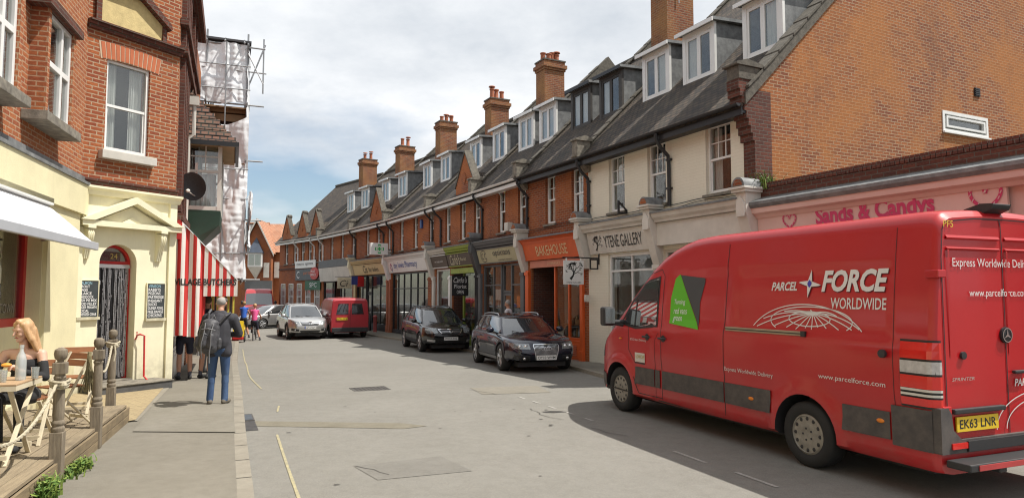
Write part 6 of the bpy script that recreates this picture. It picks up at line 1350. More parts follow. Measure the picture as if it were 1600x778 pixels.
def car(name, label, cat, F, c, group=None):
    """c: L0 tail x, L1 nose x, W, wb, r tyre, zb sill, shoulder [(x, z)], gh = (xwb, xwt, xrt, xrb), zr roof, col paint ..."""
    t = thing(name, label, cat, F, group); W = c['W']; hw = W / 2; wb = c['wb']; r = c['r']; zb = c['zb']; sh = c['sh']; L0, L1 = c['L0'], c['L1']
    def plan(x):
        k = 1.0
        if x > L1 - 1.0: k -= c.get('nose', .30) * ((x - (L1 - 1.0)) / 1.0) ** 2.6
        if x < L0 + .7: k -= c.get('tail', .16) * ((L0 + .7 - x) / .7) ** 2.6
        return k
    def half(x):
        w = hw * plan(x); zs = interp(x, sh); e = 0
        for end, sg in ((L1, 1), (L0, -1)):
            q = sg * (x - (end - sg * .12))
            if q > 0: e = max(e, (q / .12) ** 2)
        b = zb + .10 * e + (.06 if abs(x) > wb / 2 + r + .1 else 0); zs = zs - .05 * e; w *= 1 - .04 * e; cr = c.get('crown', .05); zm = b + (zs - b) * .5
        fl = .02 if min(abs(x - wb / 2), abs(x + wb / 2)) < r + .12 else 0
        return [(0, b), (w * .8, b), (w * .93, b + .03), (w * .975 + fl, b + .12), (w * .995 + fl, b + (zm - b) * .8), (w + fl * .5, zm + .04), (w * .985, zm + (zs - zm) * .45), (w * .968, zs - .09), (w * .955, zs - .04), (w * .925, zs - .008), (w * .86, zs + .012), (w * .5, zs + cr * .8), (0, zs + cr)]
    xs = sorted(set([round(v, 3) for v in list(np.linspace(L0, L0 + .14, 5)) + list(np.linspace(L0 + .2, L1 - .2, 34)) + list(np.linspace(L1 - .14, L1, 6))]))
    B = Body(xs, half); mb = B.mesh(); me = cut_arches(mb, [(wb / 2, r), (-wb / 2, r)], r + .055, W, 'body', None)
    part('body', me, [c['col'], P['plastic']], t)
    # underside so that no light passes beneath the shell
    mb = MB(); mb.box(L0 + .3, L1 - .35, -hw + .3, hw - .3, zb - .1, zb + .02); part('underbody', mb, P['plastic'], t)
    # greenhouse
    xwb, xwt, xrt, xrb = c['gh']; zr = c['zr']; tb, tt_ = c.get('tumble', (.90, .70)); zbelt = lambda x: interp(x, sh) + c.get('belt', -.005)
    def G(u, tq, s):
        x = (xwb + (xwt - xwb) * tq) * (1 - u) + (xrb + (xrt - xrb) * tq) * u
        y = hw * (tb + (tt_ - tb) * max(tq, 0) ** 1.3) * (1 - .07 * abs(2 * u - 1) ** 4); z0 = zbelt(x); z1 = zr - .05 * (2 * u - 1) ** 2 - c.get('rdrop', .0) * max(0, u - .4) ** 2
        return Vector((x, s * y, z0 + (z1 - z0) * tq))
    def GF(v, tq, end=0):
        p = G(end, tq, 1); bul = (.11 if end == 0 else -.07) * (1 - v * v) * (1 - .4 * tq); return Vector((p.x + bul, v * p.y, p.z + (.025 * (1 - v * v) * tq)))
    def ring(tq):
        return [GF(v, tq, 0) for v in np.linspace(-1, 1, 11)] + [G(u, tq, 1) for u in np.linspace(0, 1, 15)[1:-1]] + [GF(v, tq, 1) for v in np.linspace(1, -1, 9)] + [G(u, tq, -1) for u in np.linspace(1, 0, 15)[1:-1]]
    mb = MB(); rings = [ring(q) for q in (-.06, 0, .2, .4, .6, .8, .93)]; mb.rings(rings, 0, True, True); part('window_glass', mb, m_carglass, t, sharp=50)
    # roof skin
    rg = []; base = ring(.93); top = ring(1.0)
    cx = sum(p.x for p in top) / len(top)
    rg.append([p + Vector((0, 0, -.012)) + (p - Vector((cx, 0, p.z))).normalized() * .004 for p in base]); rg.append([p.lerp(q, .55) + (p - Vector((cx, 0, p.z))).normalized() * .006 for p, q in zip(base, top)])
    for k, dz in ((.96, 0), (.85, .02), (.5, .04), (.05, .045)): rg.append([Vector((cx + (p.x - cx) * k, p.y * k, p.z + dz)) for p in top])
    mb = MB(); mb.rings(rg, 0, True, True); part('roof', mb, c['col'], t, sharp=50)
    def pillar(u0, u1, m, w0=.0, name='pillar'):
        for s in (-1, 1):
            mb = MB(); v = []
            for k in range(9):
                tq = k / 8 * .97 - .03
                for u in (u0[0] + (u0[1] - u0[0]) * max(tq, 0), u1[0] + (u1[1] - u1[0]) * max(tq, 0)): p = G(u, tq, s); v.append(p + Vector((0, s * .007, .002)))
            mb.add(v, [(2 * i, 2 * i + 1, 2 * i + 3, 2 * i + 2) for i in range(8)], 0, True); part(name, mb, m, t, fix=False)
    for s in (-1, 1):     # windscreen pillars wrap the corner
        mb = MB(); v = []
        for k in range(9):
            tq = k / 8 * .97 - .03; q = max(tq, 0); a = GF(s * (.955 - .02 * q), q if tq > 0 else tq, 0) + Vector((.008, 0, .004)); b = G(0, tq, s) + Vector((.006, s * .008, .002)); d = G(.035, tq, s) + Vector((0, s * .008, .002)); v += [a, b, d]
        mb.add(v, [(3 * i + j, 3 * i + j + 1, 3 * i + j + 4, 3 * i + j + 3) for i in range(8) for j in (0, 1)], 0, True); part('pillar', mb, c['col'], t, fix=False)
    for u in c['pillars']: pillar((u, u), (u + .035, u + .03), P['plastic'])
    pillar(c.get('dpil', (.90, .84)), (1.0, 1.0), c['col'])
    if 'panel' in c: pillar(c['panel'][0], c['panel'][1], c['col'], name='side_panel')
    # window line trim
    tm = c.get('trim', P['plastic'])
    for s in (-1, 1):
        mb = MB(); mb.tube([G(u, -.02, s) + Vector((0, s * .008, 0)) for u in np.linspace(.02, .97, 16)], .009, 6); mb.tube([G(u, .95, s) + Vector((0, s * .01, 0)) for u in np.linspace(.04, .95, 16)], .008, 6); part('window_trim', mb, tm, t)
    if 'rails' in c:
        for s in (-1, 1): mb = MB(); mb.tube([G(.12, .97, s) + Vector((0, -s * .06, .02))] + [G(u, .99, s) + Vector((0, -s * .06, .055)) for u in np.linspace(.17, .9, 12)] + [G(.95, .97, s) + Vector((0, -s * .06, .0))], .016, 8); part('roof_rail', mb, c['rails'], t)
    sp_ = lambda off, s: (lambda x, z: Vector((x, s * (B.side_y(x, z) + off), z)))
    # doors: shut lines and handles
    for s in (-1, 1):
        mb = MB(); zt_ = lambda x: interp(x, sh) - .02
        for x in c['doors']:
            pts = [(x + (.03 * math.sin(i) if False else 0), zb + .12 + (zt_(x) - zb - .12) * i / 8) for i in range(9)]
            stroke(mb, pts, .009, sp_(.002, s))
        stroke(mb, [(c['doors'][0] + (c['doors'][-1] - c['doors'][0]) * i / 12, zb + .13) for i in range(13)], .008, sp_(.002, s)); part('door_gap', mb, P['black'], t, fix=False)
        for x in c['handles']:
            zz = interp(x, sh) - .13; mb = MB(); mb.tube([(x - .09, s * (B.side_y(x - .09, zz) + .004), zz), (x - .07, s * (B.side_y(x - .07, zz) + .03), zz), (x + .07, s * (B.side_y(x + .07, zz) + .03), zz), (x + .09, s * (B.side_y(x + .09, zz) + .004), zz)], .012, 6); part('door_handle', mb, c.get('hm', c['col']), t)
        if 'clad' in c:
            mb = MB(); m2 = c['clad']; zc0, zc1 = zb + .02, zb + c.get('cladh', .17); xa, xb_ = -wb / 2 + r + .07, wb / 2 - r - .07
            quadpatch(mb, [(xa, zc0), (xb_, zc0), (xb_, zc1), (xa, zc1)], sp_(.006, s), 16, 5)
            part('sill_trim', mb, m2, t, fix=False)
            if c.get('archm'):
                mb = MB()
                for cxw in (-wb / 2, wb / 2):
                    v = []
                    for k in range(25):
                        a = R(-8 + 196 * k / 24)
                        for rr in (r + .056, r + .125): x = cxw + rr * math.cos(a); z = max(r + rr * math.sin(a), zb + .05); v.append(sp_(.01, s)(x, z))
                    mb.add(v, [(2 * i, 2 * i + 1, 2 * i + 3, 2 * i + 2) for i in range(24)], 0, True)
                part('arch_trim', mb, c['archm'], t, fix=False)
    for s in (-1, 1): mirrorhead(t, s, xwb - .42, hw * .93, interp(xwb - .4, sh) + .1, c.get('mm', c['col']), .23, .16)
    for x in (-wb / 2, wb / 2):
        for s in (-1, 1): wheel(t, x, s * (hw - .115), r, c.get('tw', .22), c.get('style', 'alloy'), c.get('spokes', 5))
    fp = lambda off=.006, sg=1: (lambda y, z: Vector((B.end_x(y, z, sg) + sg * off, y, z)))
    # wipers and a dashboard edge
    mb = MB()
    for y0 in (.45, -.15): mb.tube([GF(y0, .03) + Vector((.02, 0, .01)), GF(y0 - .5, .16) + Vector((.02, 0, .01))], .008, 5)
    part('wiper', mb, P['plastic'], t)
    return t, B, fp, sp_, G, GF
def fquad(t, name, fp, cs, mat, off=.006, both=True, nu=8, nv=5, label=None):
    for s in ((1, -1) if both else (1,)):
        mb = MB(); quadpatch(mb, [(s * a, b) for a, b in cs], fp(off), nu, nv); o = part(name, mb, mat, t, fix=False)
    return o

# ---- parked dark blue estate
m_navy = carpaint('deep navy paint', (.006, .007, .022), .3, .22); m_blk = carpaint('black car paint', (.008, .008, .009), .3, .25); m_silver = carpaint('silver metallic paint', (.56, .56, .55), .75, .32)
hd = lambda a: -math.pi / 2 + R(a)        # heading: nose towards the camera, turned a degrees
def vframe(lx, ly, ang, wb, hw, z, side=1, front=True):
    """place a vehicle so that its near-side front tyre touches the ground at lx, ly"""
    f = Vector((math.cos(ang), math.sin(ang))); l = Vector((-f.y, f.x)); p = Vector((lx, ly)) - f * (wb / 2 if front else -wb / 2) - l * side * hw
    yf, yr = p.y + f.y * wb / 2, p.y - f.y * wb / 2; zf, zr = gz(yf) - KERB, gz(yr) - KERB      # stand all four tyres on the sloping road
    return frame((p.x, p.y, (zf + zr) / 2), ang) @ Matrix.Rotation(-math.atan2(zf - zr, wb), 4, 'Y')
c = dict(W=1.86, wb=2.83, r=.345, zb=.24, L0=-2.43, L1=2.45, sh=[(-2.43, .86), (-2.2, .97), (-1.6, 1.0), (0, .965), (.9, .93), (1.3, .90), (1.9, .83), (2.25, .74), (2.45, .62)], gh=(1.12, .32, -1.85, -2.28), zr=1.44, col=m_navy, pillars=(.36, .64), doors=(1.02, -.02, -1.02), handles=(.15, -.85), rails=P['alu'], trim=P['alu'], clad=P['alu'], cladh=.12, archm=paint('dark grey cladding', (.035, .035, .045), .5), dpil=(.93, .88), style='alloy', spokes=5, tw=.24, nose=.26, crown=.07)
ang = hd(-13 + 0); ang = math.atan2(-math.cos(R(16)), math.sin(R(16)))
t, B, fp, sp_, G, GF = car('estate_car', 'dark navy estate car with silver roof rails parked outside the orange shop', 'car', vframe(-.32, 17.75, ang, 2.83, .93, gz(17.5) - KERB, -1), c)
grille_h = [(0, .24), (.26, .24), (.31, .70), (.30, .72), (0, .72)]
mb = MB(); quadpatch(mb, [(-.24, .27), (.24, .27), (.315, .70), (-.315, .70)], fp(.006), 14, 10); o = part('grille', mb, P['black'], t, fix=False)
mb = MB()
for k in range(19): y = -.29 + .58 * k / 18; yb = y * .8; stroke(mb, [(yb + (y - yb) * q / 6, .29 + .4 * q / 6) for q in range(7)], .009, fp(.014))
part('grille_bars', mb, P['chrome'], o, fix=False)
mb = MB(); fr = [(-.25, .26), (.25, .26), (.33, .68), (.31, .715), (-.31, .715), (-.33, .68), (-.25, .26)]; q = []
for a, b in zip(fr[:-1], fr[1:]): q += [(a[0] + (b[0] - a[0]) * i / 6, a[1] + (b[1] - a[1]) * i / 6) for i in range(6)]
stroke(mb, q + [q[0]], .022, fp(.018)); part('grille_surround', mb, P['chrome'], o, fix=False)
mb = MB()
for k in range(4): stroke(mb, [((k - 1.5) * .062 + .04 * math.cos(a * .5), .60 + .04 * math.sin(a * .5)) for a in range(14)], .011, fp(.024))
part('ring_badge', mb, P['chrome'], o, fix=False)
X = None; pf = lambda u, v, o_=0: Vector((B.end_x(u, .36 + v) * 0 + B.end_x(0, .4) + .012 + o_, u, .33 + v)); plate(t, 'OY10 WVM', 1, pf, mat=m_platew)
fquad(t, 'headlight', fp, [(.42, .60), (.80, .62), (.86, .74), (.44, .72)], m_lampsilver, .006); fquad(t, 'headlight_glass', fp, [(.41, .59), (.81, .61), (.87, .75), (.43, .73)], m_lens, .016)
mb = MB()
for s in (-1, 1):
    for y in (.52, .66): mb.ell(tuple(fp(.0)(s * y, .665)), (.03, .05, .045), 10)
part('headlight_bulb', mb, P['chrome'], t)
fquad(t, 'air_intake', fp, [(.42, .30), (.80, .33), (.78, .46), (.42, .44)], P['black'], .004)
mb = MB()
for s in (-1, 1): mb.ell(tuple(fp(.0)(s * .56, .37)), (.025, .04, .04), 10)
part('fog_lamp', mb, P['chrome'], t)
fquad(t, 'skid_plate', fp, [(-.5, .235), (.5, .235), (.56, .265), (-.56, .265)], P['alu'], .014, False, 16, 2)
for s in (-1, 1):
    mb = MB(); quadpatch(mb, [(-2.36, .72), (-2.12, .74), (-2.1, .9), (-2.38, .88)], sp_(.006, s), 5, 4); part('tail_light', mb, m_redlens, t, fix=False)

# ---- parked black SUV
c = dict(W=1.84, wb=2.72, r=.36, zb=.27, L0=-2.3, L1=2.4, sh=[(-2.3, .98), (-2.1, 1.08), (-1.4, 1.1), (0, 1.06), (.9, 1.02), (1.3, 1.0), (1.9, .93), (2.2, .86), (2.4, .74)], gh=(1.25, .35, -1.55, -2.15), zr=1.62, col=m_blk, pillars=(.36, .64), doors=(1.05, .0, -.95), handles=(.15, -.8), rails=P['plastic'], dpil=(.9, .82), spokes=5, tw=.23, clad=paint('dark grey cladding', (.035, .035, .045), .5), archm=None, rdrop=.25, hm=m_blk)
ang = math.atan2(-math.cos(R(21)), math.sin(R(21)))
t, B, fp, sp_, G, GF = car('suv', 'black SUV parked behind the navy estate car, outside the florist and pharmacy', 'car', vframe(-3.42, 25.15, ang, 2.72, .92, gz(25) - KERB, -1), c)
fquad(t, 'headlight', fp, [(.48, .74), (.80, .70), (.88, .86), (.52, .92)], m_lampsilver, .006); fquad(t, 'headlight_glass', fp, [(.47, .73), (.81, .69), (.89, .87), (.51, .93)], m_lens, .014)
mb = MB(); quadpatch(mb, [(-.3, .68), (.3, .68), (.44, .86), (-.44, .86)], fp(.006), 14, 5); o = part('grille', mb, P['black'], t, fix=False)
mb = MB(); q = []
fr = [(-.3, .67), (.3, .67), (.45, .86), (-.45, .86), (-.3, .67)]
for a, b in zip(fr[:-1], fr[1:]): q += [(a[0] + (b[0] - a[0]) * i / 8, a[1] + (b[1] - a[1]) * i / 8) for i in range(8)]
stroke(mb, q + [q[0]], .024, fp(.014))
for z in (.71, .75, .79): stroke(mb, [(-.34 + .68 * i / 12, z) for i in range(13)], .008, fp(.012))
stroke(mb, [(.06 * math.cos(a * .5), .78 + .045 * math.sin(a * .5)) for a in range(14)], .014, fp(.02)); stroke(mb, [(-.03, .81), (-.015, .76), (.04, .76)], .012, fp(.021)); part('grille_bars', mb, P['chrome'], o, fix=False)
plate(t, 'WD53 AHZ', 1, lambda u, v, o_=0: Vector((B.end_x(0, .5) + .012 + o_, u, .47 + v)), mat=m_platew)
fquad(t, 'lower_intake', fp, [(-.5, .30), (.5, .30), (.46, .42), (-.46, .42)], P['black'], .006, False, 14, 4)
fquad(t, 'fog_lamp', fp, [(.58, .40), (.80, .42), (.80, .50), (.58, .49)], P['alu'], .01)
for s in (-1, 1): mb = MB(); quadpatch(mb, [(-2.26, .8), (-2.02, .82), (-2.0, 1.0), (-2.28, .98)], sp_(.006, s), 5, 4); part('tail_light', mb, m_redlens, t, fix=False)

# ---- silver SUV driving towards the camera
c = dict(W=1.82, wb=2.62, r=.35, zb=.27, L0=-2.25, L1=2.3, sh=[(-2.25, 1.0), (-2.0, 1.1), (-1.3, 1.1), (0, 1.04), (.9, 1.0), (1.3, 1.0), (1.8, .95), (2.1, .88), (2.3, .74)], gh=(1.3, .45, -1.45, -2.1), zr=1.62, col=m_silver, pillars=(.36, .63), doors=(1.0, -.0, -.95), handles=(.15, -.75), rails=P['alu'], dpil=(.88, .82), clad=P['plastic'], archm=P['plastic'], rdrop=.2, spokes=7)
ang = math.atan2(-math.cos(R(27.5)), math.sin(R(27.5)))
t, B, fp, sp_, G, GF = car('suv', 'silver SUV driving towards the camera in the middle distance', 'car', vframe(-10.65, 32.2, ang, 2.62, .91, gz(32) - KERB, -1), c)
fquad(t, 'headlight', fp, [(.46, .74), (.74, .76), (.86, .93), (.5, .84)], m_lampsilver, .006); fquad(t, 'headlight_glass', fp, [(.45, .73), (.75, .75), (.87, .94), (.49, .85)], m_lens, .014)
fquad(t, 'grille', fp, [(-.36, .68), (.36, .68), (.46, .84), (-.46, .84)], P['black'], .006, False, 14, 5)
mb = MB()
for z, a in ((.70, .36), (.75, .4), (.81, .44)): stroke(mb, [(-a + 2 * a * i / 12, z + .02 * abs(i / 6 - 1)) for i in range(13)], .022, fp(.014))
stroke(mb, [(-.05, .72), (-.04, .80)], .016, fp(.022)); stroke(mb, [(.05, .72), (.04, .80)], .016, fp(.022)); stroke(mb, [(-.045, .76), (.045, .76)], .016, fp(.022)); part('grille_bars', mb, P['chrome'], t, fix=False)
fquad(t, 'lower_intake', fp, [(-.4, .33), (.4, .33), (.48, .44), (-.48, .44)], P['plastic'], .008, False, 14, 4); fquad(t, 'fog_surround', fp, [(.5, .40), (.80, .42), (.80, .54), (.5, .50)], P['plastic'], .008)
fquad(t, 'skid_plate', fp, [(-.55, .28), (.55, .28), (.6, .32), (-.6, .32)], P['alu'], .014, False, 16, 2)
mb = MB()
for s in (-1, 1): mb.ell(tuple(fp(.0)(s * .66, .47)), (.025, .04, .04), 10)
part('fog_lamp', mb, P['chrome'], t)
plate(t, 'GP12 NDV', 1, lambda u, v, o_=0: Vector((B.end_x(0, .6) + .02 + o_, u, .52 + v)), mat=m_platew, eu=True)
# ---- silver hatchback behind it
c = dict(W=1.75, wb=2.6, r=.31, zb=.2, L0=-2.1, L1=2.2, sh=[(-2.1, .85), (-1.9, .93), (0, .92), (.9, .9), (1.3, .86), (1.9, .76), (2.2, .6)], gh=(1.25, .35, -1.2, -1.95), zr=1.42, col=carpaint('grey silver paint', (.42, .42, .42), .7, .35), pillars=(.38, .68), doors=(.95, -.05, -.9), handles=(.1, -.75), rdrop=.2, spokes=7)
ang = math.atan2(-math.cos(R(-34 + 0)), math.sin(R(-34)))
t, B, fp, sp_, G, GF = car('hatchback', 'silver grey hatchback half hidden behind the silver SUV', 'car', frame((-15.2, 43.2, gz(43) - KERB), ang), c)
fquad(t, 'headlight', fp, [(.42, .56), (.72, .58), (.80, .70), (.46, .66)], m_lampsilver); fquad(t, 'grille', fp, [(-.3, .35), (.3, .35), (.36, .52), (-.36, .52)], P['black'], .006, False)
for s in (-1, 1): mb = MB(); quadpatch(mb, [(-2.06, .7), (-1.9, .72), (-1.86, .88), (-2.06, .85)], sp_(.006, s), 4, 3); part('tail_light', mb, m_redlens, t, fix=False)

# ---- vans: one-box shells
def van_body(L0, L1, W, top, zb, tum=.12, rc=.16, nose=.25, belt=1.2, rearc=.05, relief=None, n=60, nosel=.9, low=.0):
    hw = W / 2
    def half(x):
        k = 1.0
        if x > L1 - nosel: k -= nose * ((x - (L1 - nosel)) / nosel) ** 2.2
        if x < L0 + rearc: k -= .035 * ((L0 + rearc - x) / rearc) ** 2
        zt = interp(x, top); w = hw * k; pts = [(0, zb), (w * .85, zb), (w * .96, zb + .02)]
        zc = zt - rc
        def prof(z):
            q = 1 - .018 * max(0, (belt * .8 - z) / (belt * .8)) ** 1.5
            if z > belt: q -= tum * ((z - belt) / (2.45 - belt)) ** 1.35
            v = w * q
            if relief: v += relief(x, z)
            return v
        N = 30
        for i in range(N): z = zb + .06 + (zc - zb - .06) * i / (N - 1); pts.append((prof(z), z))
        we = prof(zc)
        for a in (18, 36, 54, 72, 90): pts.append((we - rc * .95 * (1 - math.cos(R(a))), zc + (zt - zc) * math.sin(R(a))))
        pts += [(we * .6, zt + .015), (we * .3, zt + .028), (0, zt + .03)]
        return pts
    xs = sorted(set(round(float(v), 3) for v in list(np.linspace(L0, L0 + rearc, 4)) + list(np.linspace(L0 + rearc + .02, L1 - .12, n)) + list(np.linspace(L1 - .1, L1, 5))))
    return Body(xs, half)
# the big red parcel van
m_vred = carpaint('parcel van red', (.45, .004, .008), .0, .35, dirt=.45, coat=.4); m_vtrim = paint('dusty grey van trim', (.055, .05, .05), .75, var=.3, scale=7, c2=(.11, .095, .085))
van_mid = (2.4655, 9.23); va = R(112.226); f = Vector((math.cos(va), math.sin(va))); l = Vector((-f.y, f.x)); hwv = .995
vc = Vector(van_mid) - l * (hwv - .02)
F = frame((vc.x, vc.y, -KERB), va)
t = thing('parcel_van', 'large red delivery van with white lettering and a green window sticker, rear towards the camera', 'van', F)
def sstep(a, b, v): q = min(max((v - a) / (b - a), 0), 1); return q * q * (3 - 2 * q)
def relief(x, z):
    d = 0
    d -= .012 * sstep(1.47, 1.50, z) * (1 - sstep(2.15, 2.18, z)) * ((sstep(-2.98, -2.95, x) * (1 - sstep(-.86, -.83, x))) + (sstep(-.66, -.63, x) * (1 - sstep(.58, .61, x))))
    d += .012 * (1 - sstep(1.36, 1.40, z)) * sstep(.82, .92, z) if x < 1.0 else .006 * (1 - sstep(1.3, 1.36, z))
    d += .008 * math.exp(-((z - 2.27) / .02) ** 2) * (x < .3)
    for ax in (-1.915, 1.915):
        q = math.hypot(x - ax, z - .35); d += .028 * (1 - sstep(.50, .58, q)) * (z > .3)
    return d
VT = [(-3.42, 2.56), (-3.36, 2.62), (-3.25, 2.64), (-.2, 2.65), (.15, 2.63), (.4, 2.58), (.6, 2.52), (.85, 2.41), (1.1, 2.25), (1.3, 2.08), (1.55, 1.87), (1.75, 1.69), (1.95, 1.52), (2.05, 1.43), (2.2, 1.33), (2.45, 1.19), (2.62, 1.05), (2.74, .88), (2.8, .72)]
B = van_body(-3.42, 2.8, 1.99, VT, .27, .13, .17, .24, 1.25, .07, relief, 110, .85)
me = cut_arches(B.mesh(), [(-1.915, .35), (1.915, .35)], .43, 1.99, 'body', None, wells=.34)
part('body', me, [m_vred, P['plastic']], t, sharp=38)
mb = MB(); mb.box(-3.1, 2.4, -.62, .62, .18, .34); part('underbody', mb, P['plastic'], t)
sy = lambda x, z: B.side_y(x, z)
def SP(off, s=1): return lambda x, z: Vector((x, s * (sy(x, z) + off), z))
WTOP = lambda x: interp(x, [(.85, 2.13), (1.05, 2.11), (1.2, 2.02), (1.5, 1.74), (1.8, 1.46)])
for s in (1, -1):
    # lower grey band, shut lines, glass
    segs = [(-2.96, -2.42), (-1.42, -.63), (-.61, .72), (.78, .9), (.92, 1.42)]
    for a, b in segs:
        mb = MB(); quadpatch(mb, [(a, .50), (b, .50), (b, .755), (a, .755)], SP(.014, s), 8, 4)
        for z0 in (.50, .755): mb.add([SP(.001, s)(a, z0), SP(.001, s)(b, z0), SP(.014, s)(b, z0), SP(.014, s)(a, z0)], [(0, 1, 2, 3)])
        part('side_rubbing_strip', mb, m_vtrim, t, fix=False)
    mb = MB()
    def gap(pts, w=.011): 
        q = []
        for a, b in zip(pts[:-1], pts[1:]): n = max(2, int(math.hypot(b[0] - a[0], b[1] - a[1]) / .05)); q += [(a[0] + (b[0] - a[0]) * i / n, a[1] + (b[1] - a[1]) * i / n) for i in range(n)]
        mb = MB(); stroke(mb, q + [pts[-1]], w, SP(.0025, s)); part('door_gap', mb, P['black'], t, fix=False)
    gap([(-.62, .34), (-.62, 2.5)]); gap([(.74, .34), (.74, 2.12), (.82, 2.22), (1.12, 2.16), (1.3, 2.0)]); gap([(1.43, .8), (1.62, 1.0), (1.62, 1.36), (1.72, 1.5)]); gap([(.74, .36), (1.35, .36), (1.46, .6)])
    if s > 0: gap([(.9, .34), (.9, .5), (.9, .755), (.9, 1.18), (.8, 1.3)], .007)
    gap([(-3.02, .62), (-3.0, 2.5)], .006)
    # window rubber and pane
    def winpoly(g_):
        return [(.87 - g_, 1.40 - g_), (1.42, 1.36 - g_), (1.80 + g_ * 1.6, 1.40 - g_ * .4), (1.5 + g_, 1.74 + g_), (1.22, 2.0 + g_), (1.04, 2.08 + g_), (.87 - g_, 2.09 + g_)]
    for g_, mt, nm, of in ((.035, P['black'], 'window_seal', .004), (0, m_carglass, 'side_window', .008)):
        mb = MB(); pg = winpoly(g_); zz = np.linspace(min(p[1] for p in pg) + .001, max(p[1] for p in pg) - .001, 16); rows = []
        for z in zz:
            xsn = []
            for a, b in zip(pg, pg[1:] + pg[:1]):
                if (a[1] - z) * (b[1] - z) <= 0 and a[1] != b[1]: xsn.append(a[0] + (b[0] - a[0]) * (z - a[1]) / (b[1] - a[1]))
            rows.append((min(xsn), max(xsn), z))
        v = []
        for a, b, z in rows:
            for i in range(9): v.append(SP(of, s)(a + (b - a) * i / 8, z))
        mb.add(v, [(j * 9 + i, j * 9 + i + 1, (j + 1) * 9 + i + 1, (j + 1) * 9 + i) for j in range(15) for i in range(8)], 0, True); ow = part(nm, mb, mt, t, fix=False)
    mb = MB(); stroke(mb, [(1.44 - .004 * i, 1.37 + .044 * i) for i in range(10)], .03, SP(.012, s)); part('window_divider', mb, P['black'], t, fix=False)
    for x in (1.1, .68) if s > 0 else (1.1,):
        mb = MB(); mb.tube([(x - .08, s * (sy(x, 1.22) + .012), 1.22), (x - .06, s * (sy(x, 1.22) + .045), 1.225), (x + .06, s * (sy(x, 1.22) + .045), 1.225), (x + .085, s * (sy(x, 1.22) + .012), 1.22)], .015, 8); q = mb; q.lathe([(.05, 0), (.05, .004), (.01, .005)], (x, s * (sy(x, 1.22) + .001), 1.22), 14, axis='y'); part('door_handle', q, P['plastic'], t)
    # mirrors
    mb = MB(); mb.box(1.80, 1.95, s * 1.12 if s > 0 else -1.33, s * 1.33 if s > 0 else -1.12, 1.36, 1.66); om = part('mirror', mb, P['plastic'], t, bevel=.035)
    mb = MB(); mb.tube([(1.78, s * .9, 1.42), (1.84, s * 1.14, 1.42)], .035, 8); mb.tube([(1.78, s * .9, 1.36), (1.84, s * 1.14, 1.4)], .03, 8); part('mirror_arm', mb, P['plastic'], om)
    mb = MB(); y0, y1 = sorted((s * 1.14, s * 1.31)); mb.box(1.792, 1.799, y0, y1, 1.4, 1.63); part('mirror_glass', mb, P['chrome'], om)
    # small side marker lamps, wheel arch lips
    for x in (-2.86, -1.1) : mb = MB(); mb.ell(SP(.016, s)(x, .66 if x < -2 else .62), (.045, .012, .022), 10); part('side_marker', mb, m_amber, t)
    # tail lamp cluster wrapping the corner
    for zz0, zz1, mt, nm in ((.84, 1.45, P['black'], 'tail_light'), (.86, .93, m_redlens, 0), (.99, 1.012, P['offwhite'], 0), (1.015, 1.13, m_redlens, 0), (.948, .97, P['offwhite'], 0), (1.15, 1.26, paint('clear lamp lens', (.55, .53, .52), .2, var=.15, scale=20), 0), (1.28, 1.43, m_redlens, 0)):
        mb = MB(); off = .012 if nm else .02; pts = [(-3.1 - .28 * i / 6, ) for i in range(7)]; v = []
        x0_, x1_ = (-3.09, -3.415) if nm else (-3.10, -3.40)
        for z in (zz0, (zz0 + zz1) / 2, zz1):
            for i in range(9): x = x0_ + (x1_ - x0_) * i / 8; v.append(Vector((x, s * (sy(x, z) + off), z)))
            v.append(Vector((-3.432 if nm else -3.438, s * .955, z))); v.append(Vector((-3.434 if nm else -3.44, s * (.925 if nm else .93), z)))
        mb.add(v, [(j * 11 + i, j * 11 + i + 1, (j + 1) * 11 + i + 1, (j + 1) * 11 + i) for j in (0, 1) for i in range(10)], 0, False)
        if nm: tl = part(nm, mb, mt, t, fix=False)
        else: part('lamp_lens', mb, mt, tl, fix=False)
# sliding door rail on the near side
mb = MB(); mb.box(-1.9, -.66, sy(-1.2, 1.44) + .0, sy(-1.2, 1.44) + .022, 1.405, 1.455); r_ = part('sliding_door_rail', mb, paint('tan rail', (.38, .30, .2), .5, var=.15), t, bevel=.004)
mb = MB(); mb.box(-1.9, -.66, sy(-1.2, 1.44) + .022, sy(-1.2, 1.44) + .026, 1.425, 1.435).box(-1.96, -1.9, sy(-1.2, 1.44) - .0, sy(-1.2, 1.44) + .028, 1.40, 1.46); part('rail_slot', mb, P['black'], r_)
# green sticker
m_green = paint('bright green sticker', (.10, .45, .01), .5, var=.03); m_sgrey = paint('dark grey sticker', (.05, .055, .06), .5, var=.05)
mb = MB()
def fillpoly(mb, pg, pl, m, n=14, k=4):
    zz = np.linspace(min(p[1] for p in pg) + .0005, max(p[1] for p in pg) - .0005, n); v = []
    for z in zz:
        xsn = [a[0] + (b[0] - a[0]) * (z - a[1]) / (b[1] - a[1]) for a, b in zip(pg, pg[1:] + pg[:1]) if (a[1] - z) * (b[1] - z) <= 0 and a[1] != b[1]]
        for i in range(k + 1): v.append(pl(min(xsn) + (max(xsn) - min(xsn)) * i / k, z))
    mb.add(v, [(j * (k + 1) + i, j * (k + 1) + i + 1, (j + 1) * (k + 1) + i + 1, (j + 1) * (k + 1) + i) for j in range(n - 1) for i in range(k)], m)
fillpoly(mb, [(.55, 1.40), (.56, 1.8), (.47, 2.13), (.38, 2.14), (-.12, 1.39)], SP(.006), 0); fillpoly(mb, [(.37, 2.13), (.2, 2.07), (.05, 2.06), (-.15, 2.11), (-.19, 2.05), (-.1, 1.75), (-.11, 1.42)], SP(.0055), 1)
